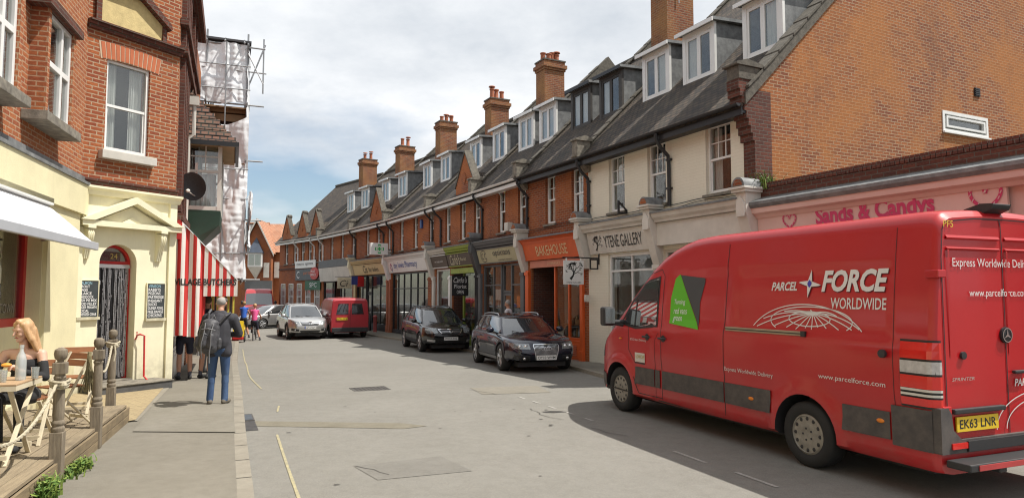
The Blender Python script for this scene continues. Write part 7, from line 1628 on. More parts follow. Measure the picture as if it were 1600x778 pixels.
st = part('window_sticker', mb, [m_green, m_sgrey], t, fix=False); mb = MB()
flip = lambda x0, off: (lambda u, v: SP(off)(x0 - u, v))
for s_, z, wd in (('Turning', 1.70, .25), ('red vans', 1.585, .30), ('green', 1.46, .20)): write(mb, s_, flip(.47, .009), 0, wd, z, z + .088, shear=.15)
part('lettering', mb, m_whitel, st, fix=False)
# side lettering
mb = MB()
def flush(nm='lettering'):
    global mb
    part(nm, mb, [paint('pale van lettering', (.70, .68, .66), .45, var=.05), paint('lettering shadow', (.10, .0, .005), .6), paint('emblem blue', (.05, .05, .4), .5)], t, fix=False); mb = MB()
def slab(s_, x0, x1, z0, z1, m=0, off=.006, **k): write(mb, s_, flip(x0, off), 0, x0 - x1, z0, z1, m=m, **k)
slab('PARCEL', -1.40, -1.79, 1.90, 2.0, shear=.25, bold=.03); flush(); slab('FORCE', -2.13, -2.93, 1.885, 2.115, shear=.22, bold=.035); slab('WORLDWIDE', -2.26, -2.92, 1.71, 1.825, bold=.012)
slab('FORCE', -2.14, -2.94, 1.875, 2.105, m=1, off=.004, shear=.22, bold=.035); flush()
for du, m_, of in ((0, 0, .008), (.012, 1, .0065)):
    cx, cz = -1.965 - du, 1.975 - du
    for k in range(4):
        a = k * math.pi / 2 + .12; L_ = .175 if k % 2 else .155; tip = (cx - math.sin(a) * L_ * (1.05 if k % 2 == 0 else 1), cz + math.cos(a) * L_ * 1.0); b_ = .035
        fillpoly(mb, [(cx - b_ * math.cos(a), cz - b_ * math.sin(a)), tip, (cx + b_ * math.cos(a), cz + b_ * math.sin(a)), (cx - .001, cz - .001)], SP(of), m_, 8, 2)
fillpoly(mb, [(-1.965, 2.02), (-1.93, 1.975), (-1.965, 1.93), (-2.0, 1.975)], SP(.0095), 2, 6, 2); flush('star_emblem')
slab('Express Worldwide Delivery', -.64, -1.47, .89, .955); flush(); slab('www.parcelforce.com', -2.13, -2.93, .965, 1.03); flush(); slab('ECO-Start Delivery', 1.56, 1.12, 1.14, 1.18); flush()
# wire globe
gc = (-1.9, 1.26); gr = (1.0, .50)
def globe(lon, lat):   # partial globe seen from above its pole
    return gc[0] + gr[0] * math.cos(lat) * math.sin(lon), gc[1] + gr[1] * (math.sin(lat) * .86 + math.cos(lat) * math.cos(lon) * .5 * -1)
def gline(pts): 
    run = []
    for p in pts:
        if p[1] > 1.475 and -2.8 < p[0] < -1.0: run.append(p)
        else:
            if len(run) > 2: stroke(mb, run, .011, SP(.007))
            run = []
    if len(run) > 2: stroke(mb, run, .011, SP(.007))
gline([(gc[0] + .86 * math.cos(R(a)), 1.26 + .49 * math.sin(R(a))) for a in range(0, 181, 4)])
pole = (-2.03, 1.66)
for a in range(0, 360, 24):
    ex, ez = gc[0] + .9 * math.cos(R(a)), 1.30 + .44 * math.sin(R(a)) - .05; mx_, mz_ = (pole[0] + ex) / 2 + .06 * math.cos(R(a)), (pole[1] + ez) / 2 + .1 * abs(math.cos(R(a)))
    gline([((1 - q) ** 2 * pole[0] + 2 * q * (1 - q) * mx_ + q * q * ex, (1 - q) ** 2 * pole[1] + 2 * q * (1 - q) * mz_ + q * q * ez) for q in [i / 14 for i in range(15)]])
for rr in (.38, .75): gline([(pole[0] + .05 + rr * .75 * math.cos(R(a)), pole[1] - .07 * rr + rr * .21 * math.sin(R(a)) - .04) for a in range(0, 361, 8)])
flush('globe_emblem')
mb = MB(); write(mb, 'LOWCVP', flip(1.42, .012), .02, .25, .885, .94); fillpoly(mb, [(1.43, .83), (1.43, .97), (1.16, .97), (1.16, .83)], SP(.008), 1, 5, 3); fillpoly(mb, [(1.43, .805), (1.43, .825), (1.16, .825), (1.16, .805)], SP(.008), 2, 3, 3)
part('side_badge', mb, [paint('badge ochre', (.55, .38, .05), .5), P['offwhite'], P['black']], t, fix=False)
mb = MB(); mb.ell(SP(.01)(1.85, 1.16), (.05, .012, .015), 8); part('side_repeater', mb, m_amber, t)
mb = MB(); mb.lathe([(.04, 0), (.04, .03), (.01, .032)], (-2.93, -sy(-2.93, 1.3) * -1 + .02, 1.3), 12, axis='y'); part('door_stop', mb, P['plastic'], t)
# windscreen, lamps and grille at the front
def WSP(off): return lambda x, y: Vector((x + off, y, B.top_z(x, y) + off))
mb = MB(); v = []
for i in range(11):
    x = 1.12 + .86 * i / 10
    for j in range(13):
        wv = max(p[0] for p in B.sec(x) if p[1] > interp(x, VT) - .25) * .9; y = -wv + 2 * wv * j / 12; v.append(Vector((x + .01, y, B.top_z(x, y) + .01)))
mb.add(v, [(i * 13 + j, i * 13 + j + 1, (i + 1) * 13 + j + 1, (i + 1) * 13 + j) for i in range(10) for j in range(12)], 0, True); part('windscreen', mb, m_carglass, t, fix=False)
FPv = lambda off: (lambda y, z: Vector((B.end_x(y, z, 1) + off, y, z)))
for s in (1, -1):
    mb = MB(); quadpatch(mb, [(s * .60, .78), (s * .90, .82), (s * .93, 1.16), (s * .72, 1.04)], FPv(.01), 8, 8); part('headlight', mb, m_lampsilver, t, fix=False)
    mb = MB(); quadpatch(mb, [(s * .5, .30), (s * .985, .30), (s * .97, .56), (s * .5, .56)], FPv(.02), 10, 4); part('bumper_corner', mb, m_vtrim, t, fix=False)
mb = MB(); quadpatch(mb, [(-.5, .30), (.5, .30), (.5, .56), (-.5, .56)], FPv(.03), 10, 4); part('front_bumper', mb, m_vtrim, t, fix=False)
mb = MB(); quadpatch(mb, [(-.5, .62), (.5, .62), (.5, .86), (-.5, .86)], FPv(.012), 10, 4); part('grille', mb, P['black'], t, fix=False)
for s in (1, -1):
    mb = MB(); v = []
    for x in np.linspace(2.3, 2.72, 8):
        for z in (.30, .42, .56): v.append(SP(.018, s)(float(x), z))
    mb.add(v, [(3 * i + j, 3 * i + j + 1, 3 * i + j + 4, 3 * i + j + 3) for i in range(7) for j in (0, 1)], 0, True); part('bumper_side', mb, m_vtrim, t, fix=False)
# rear doors: gaps, seals, text, furniture.  y runs from the left side (+) to the right (-)
xr = -3.423
RPp = lambda off=.004: (lambda u, z: Vector((xr - off, hwv - u, z)))     # u = metres from the left side
mb = MB()
def rgap(pts, w=.012): stroke(mb, pts, w, RPp(.003))
rgap([(.13, .58), (.13, 2.2), (.16, 2.45), (.2, 2.52), (.6, 2.56), (.97, 2.565)]); rgap([(.97, .58), (.97, 2.3), (.965, 2.5), (.95, 2.565)]); rgap([(1.86, .58), (1.86, 2.2), (1.83, 2.45), (1.79, 2.52), (1.4, 2.56), (.97, 2.565)]); rgap([(.13, .58), (.2, .56), (.97, .555), (1.8, .56), (1.86, .58)])
rgap([(.97, .8), (.97, .81)]); part('rear_door_gap', mb, P['black'], t, fix=False)
for u0, u1 in ((.2, .93), (1.01, 1.8)):     # pressed panels of the rear doors, as raised frames
    mb = MB(); z0, z1 = 1.30, 2.26
    for a, b, c_, d_ in ((u0, u1, z1, z1 + .018), (u0, u0 + .018, z0, z1), ):
        vs = [RPp(.001)(a, c_), RPp(.001)(b, c_), RPp(.018)(b, d_), RPp(.018)(a, d_), RPp(.001)(a, d_ + .012), RPp(.001)(b, d_ + .012)]; mb.add(vs, [(0, 1, 2, 3), (3, 2, 5, 4)])
    mb.add([RPp(.001)(u0, 2.40), RPp(.001)(u1, 2.40), RPp(.016)(u1, 2.375), RPp(.016)(u0, 2.375), RPp(.001)(u0, 2.36), RPp(.001)(u1, 2.36)], [(0, 1, 2, 3), (3, 2, 5, 4)])
    part('door_pressing', mb, m_vred, t, fix=False)
mb = MB(); RP = RPp(.009); write(mb, 'Express Worldwide Delivery', RP, .27, 1.45, 2.09, 2.19); flush(); write(mb, 'www.parcelforce.com', RP, .48, 1.32, 1.82, 1.91); flush()
write(mb, 'PARCEL FORCE', RP, 1.06, 1.7, 1.0, 1.07, shear=.2, bold=.02); stroke(mb, [(.78 + .65 * (1 - math.cos(R(a))) * 1.0, .62 + .33 * math.sin(R(a))) for a in range(0, 100, 8)], .01, RP); stroke(mb, [(.92 + .5 * (1 - math.cos(R(a))), .62 + .26 * math.sin(R(a))) for a in range(0, 100, 8)], .01, RP); stroke(mb, [(1.2, .62), (1.35, .92)], .01, RP); flush()
write(mb, 'PF5', RP, .17, .3, 2.47, 2.53); part('lettering', mb, paint('yellow transfer', (.75, .50, .05), .5), t, fix=False); mb = MB(); write(mb, 'SPRINTER', RP, .2, .5, 1.085, 1.115, shear=.2); part('model_badge', mb, P['chrome'], t, fix=False)
mb = MB(); T = Matrix.Translation((xr, hwv - .96, 1.48)); mb.lathe([(.0, 0), (.075, 0), (.075, .02), (.06, .025), (.0, .025)], n=24, axis='x', T=T @ Matrix.Scale(-1, 4, (1, 0, 0))); o = part('badge', mb, P['black'], t)
mb = MB()
for k in range(3): a = math.pi / 2 + k * 2.094; b_ = .012; mb.add([Vector((xr - .03, hwv - .96 + q0, 1.48 + q1)) for q0, q1 in ((b_ * math.cos(a + 1.57), b_ * math.sin(a + 1.57)), (.058 * math.cos(a), .058 * math.sin(a)), (b_ * math.cos(a - 1.57), b_ * math.sin(a - 1.57)))], [(0, 1, 2)])
stroke(mb, [(.96 + .064 * math.cos(a * .3), 1.48 + .064 * math.sin(a * .3)) for a in range(22)], .009, RPp(.03)); part('badge_star', mb, P['chrome'], o, fix=False)
mb = MB(); mb.lathe([(.035, 0), (.035, .02), (.0, .022)], n=14, axis='x', T=Matrix.Translation((xr, hwv - .36, 1.31)) @ Matrix.Scale(-1, 4, (1, 0, 0))); part('door_lock', mb, P['plastic'], t)
mb = MB(); mb.box(xr - .045, xr - .003, hwv - 1.22, hwv - 1.03, 1.12, 1.15); part('rear_door_handle', mb, P['plastic'], t, bevel=.01)
mb = MB(); mb.box(xr - .05, xr + .0, hwv - .86, hwv - .17, .80, .845); part('plate_lamp_bar', mb, P['plastic'], t, bevel=.01)
plate(t, 'EK63 LNR', 1, lambda u, v, o_=0: Vector((xr - .01 - o_, hwv - .50 - u, .64 + v)), .56, .13, m_platey)
for z in (2.05, 1.92, .84):
    if z == 1.92: continue
    for u in (.10, 1.89):
        mb = MB(); mb.box(xr - .03, xr + .1, hwv - u - .055, hwv - u + .055, z - .04, z + .03); part('door_hinge', mb, m_vred, t, bevel=.008)
mb = MB(); mb.prism([(hwv - .0, .86), (hwv - .1, .86), (hwv - .14, .80), (hwv - .16, .66), (hwv - .26, .575), (-hwv + .26, .575), (-hwv + .16, .66), (-hwv + .14, .8), (-hwv + .1, .86), (-hwv, .86), (-hwv, .46), (hwv, .46)], 'x', xr - .035, xr + .05); part('rear_bumper', mb, m_vtrim, t, bevel=.01)
for s in (1, -1):
    mb = MB(); v = []
    for x in np.linspace(-3.38, -2.98, 7):
        for z in (.46, .58, .7, .83): v.append(SP(.016, s)(float(x), z))
    mb.add(v, [(4 * i + j, 4 * i + j + 1, 4 * i + j + 5, 4 * i + j + 4) for i in range(6) for j in range(3)], 0, True); part('bumper_corner', mb, m_vtrim, t, fix=False)
    mb = MB(); u0 = .22 if s > 0 else 1.68; mb.box(xr - .05, xr - .036, hwv - u0 - .1, hwv - u0 + .1, .50, .55); part('reflector', mb, m_redlens, t)
mb = MB(); mb.box(xr - .055, xr - .036, -hwv + .3, hwv - .32, .47, .56); part('bumper_step', mb, P['plastic'], t)
mb = MB(); mb.box(xr - .24, xr - .02, -hwv + .1, hwv - .06, .35, .415).box(xr - .2, xr + .2, .4, .5, .3, .36).box(xr - .2, xr + .2, -.5, -.4, .3, .36); o = part('tow_step', mb, P['plastic'], t, bevel=.012); mb = MB(); mb.box(xr - .25, xr - .241, -hwv + .12, hwv - .16, .36, .405); part('step_reflector', mb, paint('faded red reflector', (.45, .05, .05), .5), o)
mb = MB(); mb.prism([(-3.36, 2.62), (-3.46, 2.66), (-3.48, 2.71), (-3.36, 2.72), (-3.2, 2.68), (-3.2, 2.64)], 'y', -.06, .2); part('brake_light_housing', mb, P['plastic'], t, bevel=.015)
for x in (-1.915, 1.915):
    for s in (-1, 1): wheel(t, x, s * (hwv - .13), .35, .23, 'steel')

# ---- small red van parked with its rear to the camera
def small_van(name, label, F, L0, L1, W, top, zb, wb, r, col, tum, belt, front=False, ws=(.9, 1.9)):
    t = thing(name, label, 'van', F); B = van_body(L0, L1, W, top, zb, tum, .14, .25, belt, .06, None, 44)
    me = cut_arches(B.mesh(), [(-wb / 2, r), (wb / 2, r)], r + .06, W, 'body', None, wells=.28); part('body', me, [col, P['plastic']], t)
    for x in (-wb / 2, wb / 2):
        for s in (-1, 1): wheel(t, x, s * (W / 2 - .12), r, .2, 'steel')
    mb = MB(); v = []
    for i in range(9):
        x = ws[0] + (ws[1] - ws[0]) * i / 8
        for j in range(11): wv = max(p[0] for p in B.sec(x) if p[1] > interp(x, top) - .22) * .9; y = -wv + 2 * wv * j / 10; v.append(Vector((x + .012, y, B.top_z(x, y) + .01)))
    mb.add(v, [(i * 11 + j, i * 11 + j + 1, (i + 1) * 11 + j + 1, (i + 1) * 11 + j) for i in range(8) for j in range(10)], 0, True); part('windscreen', mb, m_carglass, t, fix=False)
    return t, B
m_red2 = carpaint('faded red van paint', (.40, .02, .03), 0, .35, dirt=.3)
ang = math.atan2(math.cos(R(25)), -math.sin(R(25))); f = Vector((math.cos(ang), math.sin(ang)))
rear = Vector((-7.85, 33.0)); ctr = rear + f * 2.0
TOPS = [(-2.05, 1.80), (-1.95, 1.90), (-.5, 1.94), (.5, 1.9), (.85, 1.8), (1.6, 1.25), (1.75, 1.12), (2.1, .98), (2.25, .8), (2.35, .6)]
t, B = small_van('small_van', 'small red van with two dark rear windows parked facing away', frame((ctr.x, ctr.y, gz(33) - KERB), ang), -2.05, 2.35, 1.82, TOPS, .28, 2.85, .31, m_red2, .17, 1.0, ws=(.9, 1.62))
SPs = lambda off, s: (lambda x, z: Vector((x, s * (B.side_y(x, z) + off), z)))
for s in (1, -1):
    mb = MB(); quadpatch(mb, [(.75, 1.12), (1.55, 1.12), (.95, 1.68), (.75, 1.7)], SPs(.006, s), 8, 6); part('side_window', mb, m_carglass, t, fix=False)
    mb = MB(); stroke(mb, [(-1.3 + 2.0 * i / 14, 1.05) for i in range(15)], .035, SPs(.01, s)); part('door_rail', mb, P['black'], t, fix=False)
    mb = MB(); quadpatch(mb, [(-2.0, .75), (-1.86, .75), (-1.86, 1.15), (-2.0, 1.15)], SPs(.01, s), 4, 4); part('tail_light', mb, m_redlens, t, fix=False)
    mb = MB(); xq = -2.062; y0 = s * .08; y1 = s * .68; mb.add([(xq, y0, 1.15), (xq, s * .66, 1.15), (xq, s * .56, 1.66), (xq, y0, 1.66)], [(0, 1, 2, 3)]); part('rear_window', mb, m_carglass, t, fix=False)
    mirrorhead(t, s, 1.35, .88, 1.2, P['plastic'], .2, .2)
mb = MB(); mb.box(-2.12, -1.98, -.86, .86, .30, .52); part('rear_bumper', mb, P['plastic'], t, bevel=.02)
mb = MB(); stroke(mb, [(0, .5 + .12 * i) for i in range(11)], .014, lambda u, v: Vector((-2.06, u, v))); part('rear_door_gap', mb, P['black'], t, fix=False)
plate(t, 'R731 OFX', 1, lambda u, v, o_=0: Vector((-2.065 - o_, .38 - u, .88 + v)), .52, .12, m_platey)
# ---- tall red van far down the street, facing the camera
ang = math.atan2(-math.cos(R(22)), math.sin(R(22)))
TOPF = [(-2.6, 2.4), (-2.5, 2.5), (.6, 2.5), (.9, 2.42), (1.15, 2.2), (2.0, 1.3), (2.5, 1.05), (2.75, .8), (2.85, .6)]
t, B = small_van('panel_van', 'tall red panel van facing the camera far down the street', frame((-19.2, 51.5, gz(50) - KERB), ang), -2.6, 2.85, 2.05, TOPF, .3, 3.3, .35, m_red2, .12, 1.2, ws=(1.2, 1.98))
for s in (1, -1):
    FPf = lambda off: (lambda y, z: Vector((B.end_x(y, z, 1) + off, y, z)))
    mb = MB(); quadpatch(mb, [(s * .6, .72), (s * .92, .74), (s * .94, 1.0), (s * .7, .96)], FPf(.01), 6, 5); part('headlight', mb, m_lampsilver, t, fix=False); mirrorhead(t, s, 1.75, 1.0, 1.5, P['plastic'], .2, .3)
    mb = MB(); quadpatch(mb, [(1.0, 1.35), (1.85, 1.35), (1.25, 2.05), (1.0, 2.08)], SPs(.006, s), 8, 6) if False else quadpatch(mb, [(1.0, 1.35), (1.8, 1.35), (1.25, 2.0), (1.0, 2.02)], lambda x, z: Vector((x, s * (B.side_y(x, z) + .006), z)), 8, 6); part('side_window', mb, m_carglass, t, fix=False)
mb = MB(); quadpatch(mb, [(-.55, .5), (.55, .5), (.55, .8), (-.55, .8)], FPf(.012), 8, 4); part('grille', mb, P['black'], t, fix=False)

# ================================================================ PEOPLE
m_skin = paint('skin', (.50, .27, .18), .55, var=.05, scale=8); m_skinl = paint('fair skin', (.62, .38, .28), .5, var=.05, scale=8)
def cl(name, c, var=.12, sc=9, rough=.85): return paint(name, c, rough, var=var, scale=sc, bmp=.25, bscale=30)
m_eye = paint('eye', (.12, .07, .05), .4); m_lip = paint('lips', (.42, .12, .10), .5)
def V(*a): return Vector(a)
def figure(name, prims, mats, t, vox=.012, smooth=3, F=None, label=None):
    """prims: (tag, 'c', p0, p1, r0, r1) tapered limb, or (tag, 'e', centre, (rx, ry, rz)); fused to one surface, coloured by the nearest primitive"""
    mb = MB()
    for p in prims:
        if p[1] == 'c':
            a, b, r0, r1 = V(*p[2]), V(*p[3]), p[4], p[5]; d = b - a; L = d.length or 1e-3; d = d / L; pts, rs = [], []
            for k in range(5): q = k / 4 * math.pi / 2; pts.append(a - d * r0 * math.cos(q)); rs.append(max(r0 * math.sin(q), 1e-3))
            for k in range(1, 4): pts.append(a.lerp(b, k / 4)); rs.append(r0 + (r1 - r0) * k / 4)
            for k in range(5): q = k / 4 * math.pi / 2; pts.append(b + d * r1 * math.sin(q)); rs.append(max(r1 * math.cos(q), 1e-3))
            n = 14; u = d.orthogonal().normalized(); w = d.cross(u); mb.rings([[c + (u * math.cos(2 * math.pi * j / n) + w * math.sin(2 * math.pi * j / n)) * r_ for j in range(n)] for c, r_ in zip(pts, rs)])
        else: mb.ell(p[2], p[3], 16)
    me = mb.mesh(name); o = bpy.data.objects.new(name, me); COL.objects.link(o)
    md = o.modifiers.new('r', 'REMESH'); md.mode = 'VOXEL'; md.voxel_size = vox
    sm = o.modifiers.new('s', 'SMOOTH'); sm.iterations = smooth; sm.factor = .5
    bpy.context.view_layer.update(); me2 = bpy.data.meshes.new_from_object(o.evaluated_get(bpy.context.evaluated_depsgraph_get())); bpy.data.objects.remove(o)
    n = len(me2.polygons); C = np.zeros(n * 3); me2.polygons.foreach_get('center', C); C = C.reshape(-1, 3); best = np.full(n, 1e9); idx = np.zeros(n, int); tags = list(mats.keys())
    for p in prims:
        if p[1] == 'c':
            a, b = np.array(p[2], float), np.array(p[3], float); ab = b - a; tt = np.clip(((C - a) @ ab) / max(ab @ ab, 1e-9), 0, 1); d = np.linalg.norm(C - (a + tt[:, None] * ab), axis=1) - (p[4] + (p[5] - p[4]) * tt)
        else: q = (C - np.array(p[2], float)) / np.array(p[3], float); l_ = np.linalg.norm(q, axis=1); d = (l_ - 1) * min(p[3])
        m = d < best; best[m] = d[m]; idx[m] = tags.index(p[0])
    me2.materials.clear(); me2.polygons.foreach_set('material_index', idx.astype(np.int32)); me2.polygons.foreach_set('use_smooth', [True] * n)
    if not me2.uv_layers: uvs(me2)
    return part(name, me2, [mats[k] for k in tags], t, F, label=label)
def head(c, yaw=0, pitch=0, s=1.0, tilt=0):
    """face towards +y, then turned; returns primitives"""
    M = Matrix.Translation(c) @ Matrix.Rotation(yaw, 3, 'Z').to_4x4() @ Matrix.Rotation(-pitch, 3, 'X').to_4x4() @ Matrix.Rotation(tilt, 3, 'Y').to_4x4()
    P_ = lambda x, y, z: tuple(M @ V(x * s, y * s, z * s)); e = lambda tag, x, y, z, r: (tag, 'e', P_(x, y, z), tuple(q * s for q in r))
    return [e('skin', 0, -.01, .03, (.076, .092, .092)), ('skin', 'c', P_(0, .015, -.03), P_(0, .045, -.085), .06 * s, .03 * s), e('skin', .035, .055, -.02, (.026, .022, .026)), e('skin', -.035, .055, -.02, (.026, .022, .026)),
            ('skin', 'c', P_(0, .085, .015), P_(0, .102, -.02), .009 * s, .014 * s), e('skin', .078, -.005, -.005, (.012, .018, .028)), e('skin', -.078, -.005, -.005, (.012, .018, .028)),
            e('eye', .031, .082, .012, (.009, .004, .0035)), e('eye', -.031, .082, .012, (.009, .004, .0035)), ('skin', 'c', P_(-.045, .072, .034), P_(.045, .072, .034), .011 * s, .011 * s), ('lip', 'c', P_(-.02, .086, -.052), P_(.02, .086, -.052), .007 * s, .007 * s), e('skin', 0, .07, -.088, (.02, .018, .016))], M
def hand(w, d, up, s=1.0, tag='skin', curl=.5):
    """palm from wrist w along d; five fingers curling towards -up"""
    d = V(*d).normalized(); up = V(*up).normalized(); sd_ = d.cross(up).normalized(); w = V(*w); out = [(tag, 'c', tuple(w + d * .02 * s), tuple(w + d * .075 * s + sd_ * .0), .024 * s, .030 * s), (tag, 'c', tuple(w + d * .03 * s + sd_ * .018 * s), tuple(w + d * .08 * s + sd_ * .022 * s), .016 * s, .016 * s), (tag, 'c', tuple(w + d * .03 * s - sd_ * .018 * s), tuple(w + d * .08 * s - sd_ * .022 * s), .016 * s, .016 * s)]
    for k, L in ((-1.5, .07), (-.5, .08), (.5, .075), (1.5, .058)):
        a = w + d * .085 * s + sd_ * k * .019 * s; b = a + (d * math.cos(curl) - up * math.sin(curl)) * L * .5 * s; c = b + (d * math.cos(curl * 2.2) - up * math.sin(curl * 2.2)) * L * .55 * s
        out += [(tag, 'c', tuple(a), tuple(b), .0095 * s, .009 * s), (tag, 'c', tuple(b), tuple(c), .009 * s, .0075 * s)]
    a = w + d * .03 * s - sd_ * .028 * s; b = a + (d * .5 - sd_ * .6 - up * .3).normalized() * .04 * s; c = b + (d * .8 - up * .4).normalized() * .032 * s
    out += [(tag, 'c', tuple(a), tuple(b), .013 * s, .011 * s), (tag, 'c', tuple(b), tuple(c), .011 * s, .008 * s)]
    return out
def person_std(label, F, h=1.74, hips=None, arms=None, legs=None, mats=None, shorts=False, sleeve='long', lean=0.0, headp=(0, 0), hair=None, bulk=1.0, vox=.014, group=None, hairlen=0, hat=None, arm_tag=None, feet=True):
    """figure facing +y.  legs: [(hip, knee, ankle, toe)], arms: [(shoulder, elbow, wrist, dir)] in metres for h = 1.74"""
    t = thing('person', label, 'person', F, group); k = h / 1.74; S = lambda p: (p[0] * k, p[1] * k, p[2] * k); b = bulk
    hz = .93 if hips is None else hips; ln = lean
    hip = V(0, 0, hz); ch = V(0, ln * .32, hz + .34); sh = V(0, ln * .5, hz + .50); nk = V(0, ln * .6 + .0, hz + .56)
    legs = legs or [((s * .095, 0, hz - .04), (s * .105, .02, .50), (s * .11, -.02, .09), (s * .13, .15, .04)) for s in (-1, 1)]
    arms = arms or [((s * .19, sh.y, hz + .47), (s * .25, sh.y - .03, hz + .2), (s * .25, sh.y + .08, hz - .04), (0, .2, -1)) for s in (-1, 1)]
    pr = [('top', 'e', S(ch), (.165 * b * k, .115 * b * k, .19 * k)), ('top', 'e', S(hip + V(0, ln * .12, .14)), (.145 * b * k, .11 * b * k, .15 * k)), ('bottom', 'e', S(hip + V(0, -.01, -.02)), (.165 * b * k, .125 * b * k, .13 * k)), ('top', 'c', S(sh + V(-.14, 0, -.03)), S(sh + V(.14, 0, -.03)), .075 * k * b, .075 * k * b), ('skin', 'c', S(nk + V(0, 0, -.05)), S(nk + V(0, .015, .05)), .056 * k, .05 * k), ('top', 'c', S(ch + V(0, 0, .1)), S(hip + V(0, 0, .05)), .13 * k * b, .13 * k * b)]
    for hp, kn, an, toe in legs:
        kd = V(*kn); hd_ = V(*hp); mid = hd_.lerp(kd, .75)
        pr.append(('bottom', 'c', S(hd_), S(mid if shorts else kd), .088 * k * b, .07 * k * b if shorts else .058 * k * b))
        if shorts: pr.append(('skin', 'c', S(mid), S(kd), .058 * k, .05 * k))
        tg = 'skin' if shorts else 'bottom'; pr.append((tg, 'c', S(kd), S(V(*kn).lerp(V(*an), .35)), .052 * k * (1 if shorts else b), .055 * k * (1 if shorts else b))); pr.append((tg, 'c', S(V(*kn).lerp(V(*an), .35)), S(an), .055 * k, .036 * k if shorts else .056 * k))
        dv = (V(*toe) - V(*an)); pr += [('shoe', 'c', S(V(*an) + V(0, 0, -.045)) if True else 0, S(toe), .046 * k, .036 * k), ('shoe', 'c', S((an[0] - dv.x * .25, an[1] - dv.y * .25, an[2] - .045)), S(V(*an) + V(0, 0, -.045)), .04 * k, .045 * k)]
        if shorts: pr.append(('sock', 'c', S(V(*an) + V(0, 0, .06)), S(V(*an) + V(0, 0, .0)), .041 * k, .04 * k))
    for sh_, el, wr, dr in arms:
        tu = 'top' if sleeve != 'none' else 'skin'; tf = 'top' if sleeve == 'long' else 'skin'
        pr += [(tu, 'c', S(sh_), S(el), .062 * k * b, .046 * k * b), (tf, 'c', S(el), S(wr), .044 * k * (b if tf == 'top' else 1), .032 * k)]
        if tu == 'skin': pr[-2] = ('skin', 'c', S(sh_), S(el), .048 * k, .038 * k)
        pr += hand(S(wr), dr, (0, 1, .2), k)
    hc = nk + V(0, .02 + .04 * math.sin(headp[1]), .15); hp_, M = head(V(*S(hc)), headp[0], headp[1], k); pr += hp_
    mm = {'skin': m_skin, 'top': None, 'bottom': None, 'shoe': P['rubber'], 'eye': m_eye, 'lip': m_lip, 'sock': cl('dark socks', (.08, .08, .1))}; mm.update(mats or {})
    figure('body', pr, mm, t, vox)
    if hair is not None:
        H = lambda x, y, z: tuple(M @ V(x * k, y * k, z * k)); hr = [('h', 'e', H(0, -.022, .042), (.086 * k, .092 * k, .094 * k))]
        if hairlen: hr += [('h', 'c', H(0, -.06, .0), H(0, -.085, -hairlen), .07 * k, .05 * k), ('h', 'c', H(.06, -.03, .0), H(.065, -.03, -hairlen), .03 * k, .03 * k), ('h', 'c', H(-.06, -.03, .0), H(-.065, -.03, -hairlen), .03 * k, .03 * k)]
        figure('hair', hr, {'h': hair}, t, vox * .9)
    return t, M, S
# the man with the rucksack, back to the camera, head bowed over his phone
m_jean = paint('blue jeans', (.022, .05, .125), .9, var=.25, scale=6, c2=(.07, .12, .22), stretch=(1, 1, .4), bmp=.3); m_jkt = cl('charcoal jacket', (.045, .045, .055), .2, 5); m_grey_hair = cl('grey hair', (.35, .33, .31))
ang = R(14); F = frame((-4.78, 11.16, gz(11.2)), ang)
legs = [((-.09, 0, .89), (-.105, .02, .49), (-.12, -.02, .09), (-.16, .14, .04)), ((.09, 0, .89), (.10, .02, .49), (.105, -.02, .09), (.15, .14, .04))]
arms = [((-.2, .02, 1.40), (-.30, .06, 1.12), (-.09, .27, 1.13), (.7, .5, .1)), ((.2, .02, 1.40), (.30, .06, 1.12), (.09, .27, 1.13), (-.7, .5, .1))]
t, M, S = person_std('man in a charcoal jacket, jeans and flat cap with a black rucksack, seen from behind', F, 1.72, arms=arms, legs=legs, lean=.06, headp=(0, .85), mats={'top': m_jkt, 'bottom': m_jean, 'shoe': cl('brown grey trainers', (.16, .14, .11))}, bulk=1.08, vox=.012)
figure('jacket', [('j', 'c', (0, -.0, 1.28), (0, -.01, 1.0), .17, .175), ('j', 'c', (-.09, -.01, .98), (-.1, -.01, .84), .1, .105), ('j', 'c', (.09, -.01, .98), (.1, -.01, .84), .1, .105), ('j', 'c', (-.16, .01, 1.38), (.16, .01, 1.38), .092, .092), ('j', 'c', (-.2, .02, 1.39), (-.29, .06, 1.14), .078, .062), ('j', 'c', (.2, .02, 1.39), (.29, .06, 1.14), .078, .062), ('j', 'c', (-.05, .02, 1.45), (.05, .02, 1.45), .065, .065), ('j', 'c', (-.29, .06, 1.12), (-.15, .2, 1.11), .06, .05), ('j', 'c', (.29, .06, 1.12), (.15, .2, 1.11), .06, .05)], {'j': m_jkt}, t, .013)
hcx = M.translation
H = lambda x, y, z: tuple(M @ V(x, y, z))
figure('hair', [('h', 'e', H(0, -.025, .02), (.08, .088, .08))], {'h': m_grey_hair}, t, .012)
figure('flat_cap', [('h', 'e', H(0, -.01, .075), (.095, .105, .05)), ('h', 'e', H(0, .09, .05), (.07, .07, .018)), ('h', 'e', H(0, -.02, .055), (.092, .1, .045))], {'h': cl('brown checked cap', (.10, .085, .07), .25, 40)}, t, .01)
tr = thing('rucksack', 'black rucksack hanging from the left shoulder of the man in jeans', 'rucksack', F @ Matrix.Translation((-.12, -.235, 1.12)) @ Matrix.Rotation(R(6), 4, 'Y'))
m_ruck = paint('black ripstop', (.03, .03, .034), .55, var=.3, scale=12, c2=(.10, .10, .11), bmp=.5, bscale=14)
figure('main_bag', [('b', 'c', (0, 0, -.17), (0, .0, .14), .13, .12), ('b', 'c', (-.07, .01, -.18), (-.06, .01, .12), .1, .09), ('b', 'c', (.07, .01, -.18), (.06, .01, .12), .1, .09), ('b', 'e', (0, 0, .2), (.13, .09, .07))], {'b': m_ruck}, tr, .014)
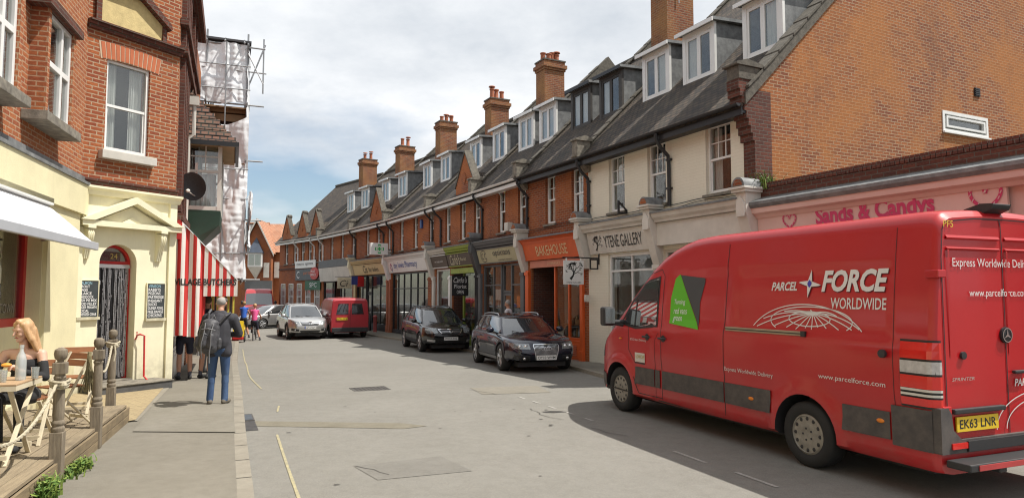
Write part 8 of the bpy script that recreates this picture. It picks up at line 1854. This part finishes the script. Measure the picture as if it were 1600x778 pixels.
figure('front_pocket', [('b', 'c', (-.05, -.11, -.14), (-.05, -.11, .0), .06, .05), ('b', 'c', (.05, -.11, -.14), (.05, -.11, .0), .06, .05)], {'b': m_ruck}, tr, .012)
for x in (-.16, .16): figure('side_pocket', [('b', 'c', (x, 0, -.16), (x, 0, -.06), .05, .045)], {'b': m_ruck}, tr, .012)
mb = MB()
for x, o_ in ((-.06, .01), (.06, -.01)): mb.tube([(x, -.1, .2), (x + o_, -.165, .05), (x - o_, -.175, -.12), (x, -.13, -.26), (x + .02, -.12, -.42 if x > 0 else -.36)], .009, 5)
mb.tube([(-.1, -.12, .1), (0, -.17, .12), (.1, -.12, .1)], .008, 5); mb.tube([(0, .02, .26), (.03, .03, .33), (.06, .03, .26)], .011, 6); part('strap', mb, paint('grey webbing', (.2, .2, .21), .7), tr)
mb = MB(); mb.tube([(-.04, .03, .2), (-.06, .06, .35), (-.05, .16, .40), (-.06, .27, .34), (-.08, .3, .1)], .02, 6); mb.tube([(.12, .04, .2), (.2, .06, .33), (.24, .16, .38), (.22, .27, .32)], .02, 6); part('shoulder_strap', mb, m_ruck, tr)
# people under the butchers awning
m_navyc = cl('navy cloth', (.02, .022, .04)); m_lb = cl('pale blue shirt', (.30, .38, .50)); m_blk_c = cl('black cloth', (.02, .02, .022))
person_std('person in dark shorts and dark top under the striped awning, nearest the wall', frame((-7.06, 14.75, gz(15)), R(30)), 1.72, mats={'top': m_blk_c, 'bottom': m_navyc, 'shoe': P['rubber']}, shorts=True, sleeve='short', hair=cl('brown hair', (.08, .05, .03)))
person_std('person in navy shorts under the striped awning, beside the man in jeans', frame((-6.7, 14.95, gz(15)), R(-20)), 1.76, mats={'top': m_navyc, 'bottom': m_navyc, 'shoe': P['rubber']}, shorts=True, sleeve='short', hair=cl('brown hair', (.08, .05, .03)), headp=(.5, .1))
person_std('person in a pale blue shirt and dark cap deeper under the striped awning', frame((-7.35, 16.3, gz(16)), R(-60)), 1.74, mats={'top': m_lb, 'bottom': m_blk_c}, sleeve='short', hair=m_blk_c)
# grey haired man walking behind the parked cars
person_std('grey haired man in a white shirt walking behind the parked estate car', frame((-.12, 22.6, gz(22)), R(70)), 1.76, mats={'top': cl('white shirt', (.62, .62, .64), .05), 'bottom': m_navyc}, sleeve='short', hair=m_grey_hair, headp=(.2, .2))
# seated women at the folding table
m_ginger = paint('strawberry blonde hair', (.40, .22, .10), .55, var=.3, scale=10, c2=(.58, .38, .21), stretch=(3, 3, .3), bmp=.6, bscale=16)
def seated(label, F, mats, hairmat, headp, arms, hairprims, vox=.009, k=.98):
    t = thing('person', label, 'person', F); g_ = .237; hz = g_ + .53; S = lambda p: p
    sh = V(0, .05, hz + .48); pr = [('bottom', 'e', (0, 0, hz), (.17, .14, .11)), ('top', 'e', (0, .02, hz + .18), (.13, .1, .17)), ('top', 'e', (0, .045, hz + .33), (.145, .105, .12)), ('skin', 'c', (-.13, .05, hz + .46), (.13, .05, hz + .46), .05, .05), ('skin', 'e', (0, .045, hz + .42), (.13, .085, .075)), ('skin', 'c', (0, .045, hz + .46), (0, .07, hz + .60), .048, .043)]
    for s in (-1, 1):
        pr += [('bottom', 'c', (s * .09, .03, hz - .01), (s * .1, .42, hz + .02), .085, .06), ('bottom', 'c', (s * .1, .42, hz + .02), (s * .09, .36, g_ + .1), .056, .042), ('shoe', 'c', (s * .09, .34, g_ + .05), (s * .1, .50, g_ + .035), .042, .034)]
    for sh_, el, wr, dr, up in arms:
        a, b = V(*sh_), V(*el); mid = a.lerp(b, .42); pr += [('skin', 'c', sh_, tuple(mid), .052, .043), ('top', 'c', tuple(mid), el, .05, .044), ('top', 'c', el, tuple(V(*el).lerp(V(*wr), .75)), .043, .034), ('skin', 'c', tuple(V(*el).lerp(V(*wr), .7)), wr, .027, .024)]; pr += hand(wr, dr, up, .95, curl=.7)
    hp_, M = head(V(0, .10, hz + .70), headp[0], headp[1], 1.0, headp[2]); pr += hp_
    mm = {'skin': m_skinl, 'eye': m_eye, 'lip': m_lip}; mm.update(mats); figure('body', pr, mm, t, vox, 2)
    H = lambda x, y, z: tuple(M @ V(x, y, z)); figure('hair', [(a, b, H(*c)) + ((H(*d), *e) if b == 'c' else (d,)) for a, b, c, d, *e in hairprims], {'h': hairmat}, t, .009, 3); return t, M
g_ = .237; hz = g_ + .53
arms = [((-.17, .05, hz + .45), (-.24, .14, hz + .2), (-.06, .34, hz + .30), (.5, .5, .5), (0, -.3, 1)), ((.17, .05, hz + .45), (.27, .12, hz + .2), (.12, .40, hz + .27), (-.6, .5, .3), (0, -.3, 1))]
hairp = [('h', 'e', (0, -.03, .05), (.088, .088, .088)), ('h', 'c', (-.055, .02, .08), (-.085, -.02, -.1), .034, .03), ('h', 'c', (.055, .02, .08), (.085, -.02, -.1), .034, .03), ('h', 'c', (-.03, -.07, .0), (-.055, -.09, -.24), .055, .04), ('h', 'c', (.03, -.07, .0), (.06, -.09, -.26), .055, .04), ('h', 'c', (.085, -.03, -.1), (.1, -.05, -.22), .032, .022), ('h', 'c', (-.085, -.03, -.1), (-.1, -.05, -.22), .032, .022), ('h', 'c', (0, .03, .115), (0, -.06, .1), .03, .04)]
F = frame((-5.05, 7.1, .017), R(-163)) @ Matrix.Scale(.94, 4); t, M = seated('woman with long strawberry blonde hair and bare shoulders, seated at the folding table', F, {'top': m_blk_c, 'bottom': m_blk_c, 'shoe': m_blk_c}, m_ginger, (-.7, .2, 0), arms, hairp)
solo('snack', MB().ell((0, 0, 0), (.05, .03, .022), 12), paint('orange snack', (.75, .35, .05), .6, var=.1), 'orange snack held in the hands of the blonde woman', 'food', F @ Matrix.Translation((.02, .44, hz + .37)))
F = frame((-4.72, 5.62, 0), R(20)); arms = [((-.17, .05, hz + .45), (-.24, .1, hz + .2), (-.14, .34, hz + .16), (.3, .9, 0), (0, 0, 1)), ((.17, .05, hz + .45), (.24, .1, hz + .2), (.14, .34, hz + .16), (-.3, .9, 0), (0, 0, 1))]
hairp2 = hairp[:5] + [('h', 'c', (.05, -.09, -.2), (.07, -.1, -.45), .045, .03), ('h', 'c', (-.05, -.09, -.2), (-.07, -.1, -.45), .045, .03), ('h', 'c', (0, -.1, -.1), (.0, -.1, -.42), .05, .03)]
seated('person with long auburn hair seated with their back to the camera', F, {'top': m_blk_c, 'bottom': m_navyc, 'shoe': m_blk_c}, paint('auburn hair', (.36, .13, .05), .5, var=.3, scale=10, c2=(.45, .2, .08), stretch=(3, 3, .3)), (0, .1, 0), arms, hairp2, .011)
folding_chair(frame((-4.70, 5.56, .237), R(20)), 'folding chair at the left edge under the person with long auburn hair')

# ---- cyclists by the left kerb
def bicycle(F, label, fm, r=.33):
    t = thing('bicycle', label, 'bicycle', F)
    for y, n in ((-.5, 0), (.52, 1)):
        mb = MB(); mb.tube([(0, y + r * math.cos(a * .262), r + r * math.sin(a * .262)) for a in range(25)], .017, 6, caps=False); w_ = part('wheel', mb, P['rubber'], t); mb = MB()
        mb.tube([(0, y + (r - .02) * math.cos(a * .262), r + (r - .02) * math.sin(a * .262)) for a in range(25)], .008, 5, caps=False)
        for k in range(14): a = k * .449; mb.tube([(0, y, r), (0, y + (r - .02) * math.cos(a), r + (r - .02) * math.sin(a))], .0025, 3)
        mb.tube([(-.04, y, r), (.04, y, r)], .018, 8); part('rim', mb, P['alu'], w_)
    mb = MB(); bb = (0, -.06, .28); st = (0, -.2, .72); hd_ = (0, .36, .78); h2 = (0, .4, .66)
    for a, b in ((bb, st), (st, hd_), (bb, h2), (hd_, h2), ((0, -.5, r), bb), ((0, -.5, r), st), (h2, (0, .52, r))): mb.tube([a, b], .018, 8)
    part('frame', mb, fm, t); mb = MB(); mb.tube([st, (0, -.23, .86)], .013, 6); mb.ell((0, -.24, .88), (.075, .13, .035), 12); part('saddle', mb, paint('tan saddle', (.4, .3, .2), .6), t)
    mb = MB(); mb.tube([hd_, (0, .34, .95)], .014, 6); mb.tube([(-.28, .22, 1.0), (-.15, .33, .97), (0, .35, .96), (.15, .33, .97), (.28, .22, 1.0)], .013, 6); part('handlebar', mb, P['iron'], t)
    mb = MB(); mb.lathe([(.0, -.01), (.09, -.01), (.09, .01), (0, .01)], (.04, -.06, .28), 20, axis='x'); mb.tube([(.05, -.06, .28), (.06, .02, .14)], .01, 6); mb.box(.05, .14, -.02, .06, .125, .145); mb.tube([(-.05, -.06, .28), (-.06, -.14, .42)], .01, 6); mb.box(-.14, -.05, -.18, -.1, .41, .43); part('crank', mb, P['iron'], t); return t
gF = gz(32) - KERB; a_ = R(14)
Fb = frame((-11.95, 31.7, gF), a_); bicycle(Fb, 'black bicycle ridden by the woman in the pink top', P['iron'])
lg = [((-.09, -.0, .88), (-.12, .22, .62), (-.12, .02, .44), (-.12, .16, .42)), ((.09, .0, .88), (.16, .08, .46), (.26, .0, .07), (.28, .14, .03))]
ar = [((-.17, .1, 1.33), (-.26, .22, 1.13), (-.26, .3, 1.04), (0, 1, -.2)), ((.17, .1, 1.33), (.26, .22, 1.13), (.26, .3, 1.04), (0, 1, -.2))]
person_std('woman in a pink vest and dark shorts on a bicycle, seen from behind', Fb @ Matrix.Translation((0, -.24, 0)), 1.66, hips=.93, arms=ar, legs=lg, lean=.2, mats={'top': cl('pink vest', (.70, .10, .28)), 'bottom': m_navyc}, shorts=True, sleeve='none', hair=m_ginger, headp=(0, .1))
Fb = frame((-13.2, 33.6, gF), a_); bicycle(Fb, 'yellow bicycle in front of the woman in pink', paint('yellow enamel', (.75, .50, .02), .35))
person_std('cyclist in a blue vest ahead of the woman in pink', Fb @ Matrix.Translation((0, -.24, 0)), 1.72, hips=.95, arms=ar, legs=lg, lean=.2, mats={'top': cl('blue vest', (.03, .12, .50)), 'bottom': m_blk_c}, shorts=True, sleeve='none', hair=cl('fair hair', (.4, .26, .12)))
mbk = thing('child_trailer', 'yellow and red child seat carrier beside the kerb next to the cyclists', 'trailer', frame((-12.1, 30.2, gF), a_))
mb = MB(); mb.prism([(-.25, .25), (.25, .2), (.3, .35), (.05, .9), (-.1, .95), (-.3, .4)], 'x', -.2, .2); part('trailer_seat', mb, paint('yellow plastic', (.75, .52, .02), .4), mbk, bevel=.03)
mb = MB(); mb.box(-.22, .22, -.3, .35, .12, .24); part('trailer_base', mb, P['red'], mbk, bevel=.03)
for x in (-.24, .24): mb = MB(); mb.lathe([(.02, -.02), (.14, -.025), (.15, 0), (.14, .025), (.02, .02)], (x, .1, .15), 18, axis='x'); part('wheel', mb, P['rubber'], mbk)
# A-board and goods outside the cream shop
Fh = unit_frame(25.5, 31.2)[0]; g = gz(34)
tt = thing('pavement_sign', 'black pavement sign outside the cream clothes shop', 'pavement sign', Fh @ Matrix.Translation((3.6, -.6, g)) @ Matrix.Rotation(R(60), 4, 'Z'))
for s in (-1, 1): mb = MB(); mb.add([(-.3, s * .22, 0), (.3, s * .22, 0), (.3, s * .02, .95), (-.3, s * .02, .95), (-.3, s * .24, 0), (.3, s * .24, 0), (.3, s * .04, .95), (-.3, s * .04, .95)], [(0, 1, 2, 3), (4, 5, 6, 7), (0, 1, 5, 4), (1, 2, 6, 5), (2, 3, 7, 6), (3, 0, 4, 7)]); part('board_panel', mb, P['black'], tt)
tt = thing('plant_pot', 'dark planter with trailing plant by the florist door', 'plant', unit_frame(14.0, 19.1)[0] @ Matrix.Translation((3.5, -.3, gz(24)))); mb = MB(); mb.lathe([(.12, 0), (.17, .3), (.18, .32), (.15, .32), (.14, .28), (0, .28)], n=18); part('pot', mb, P['black'], tt)
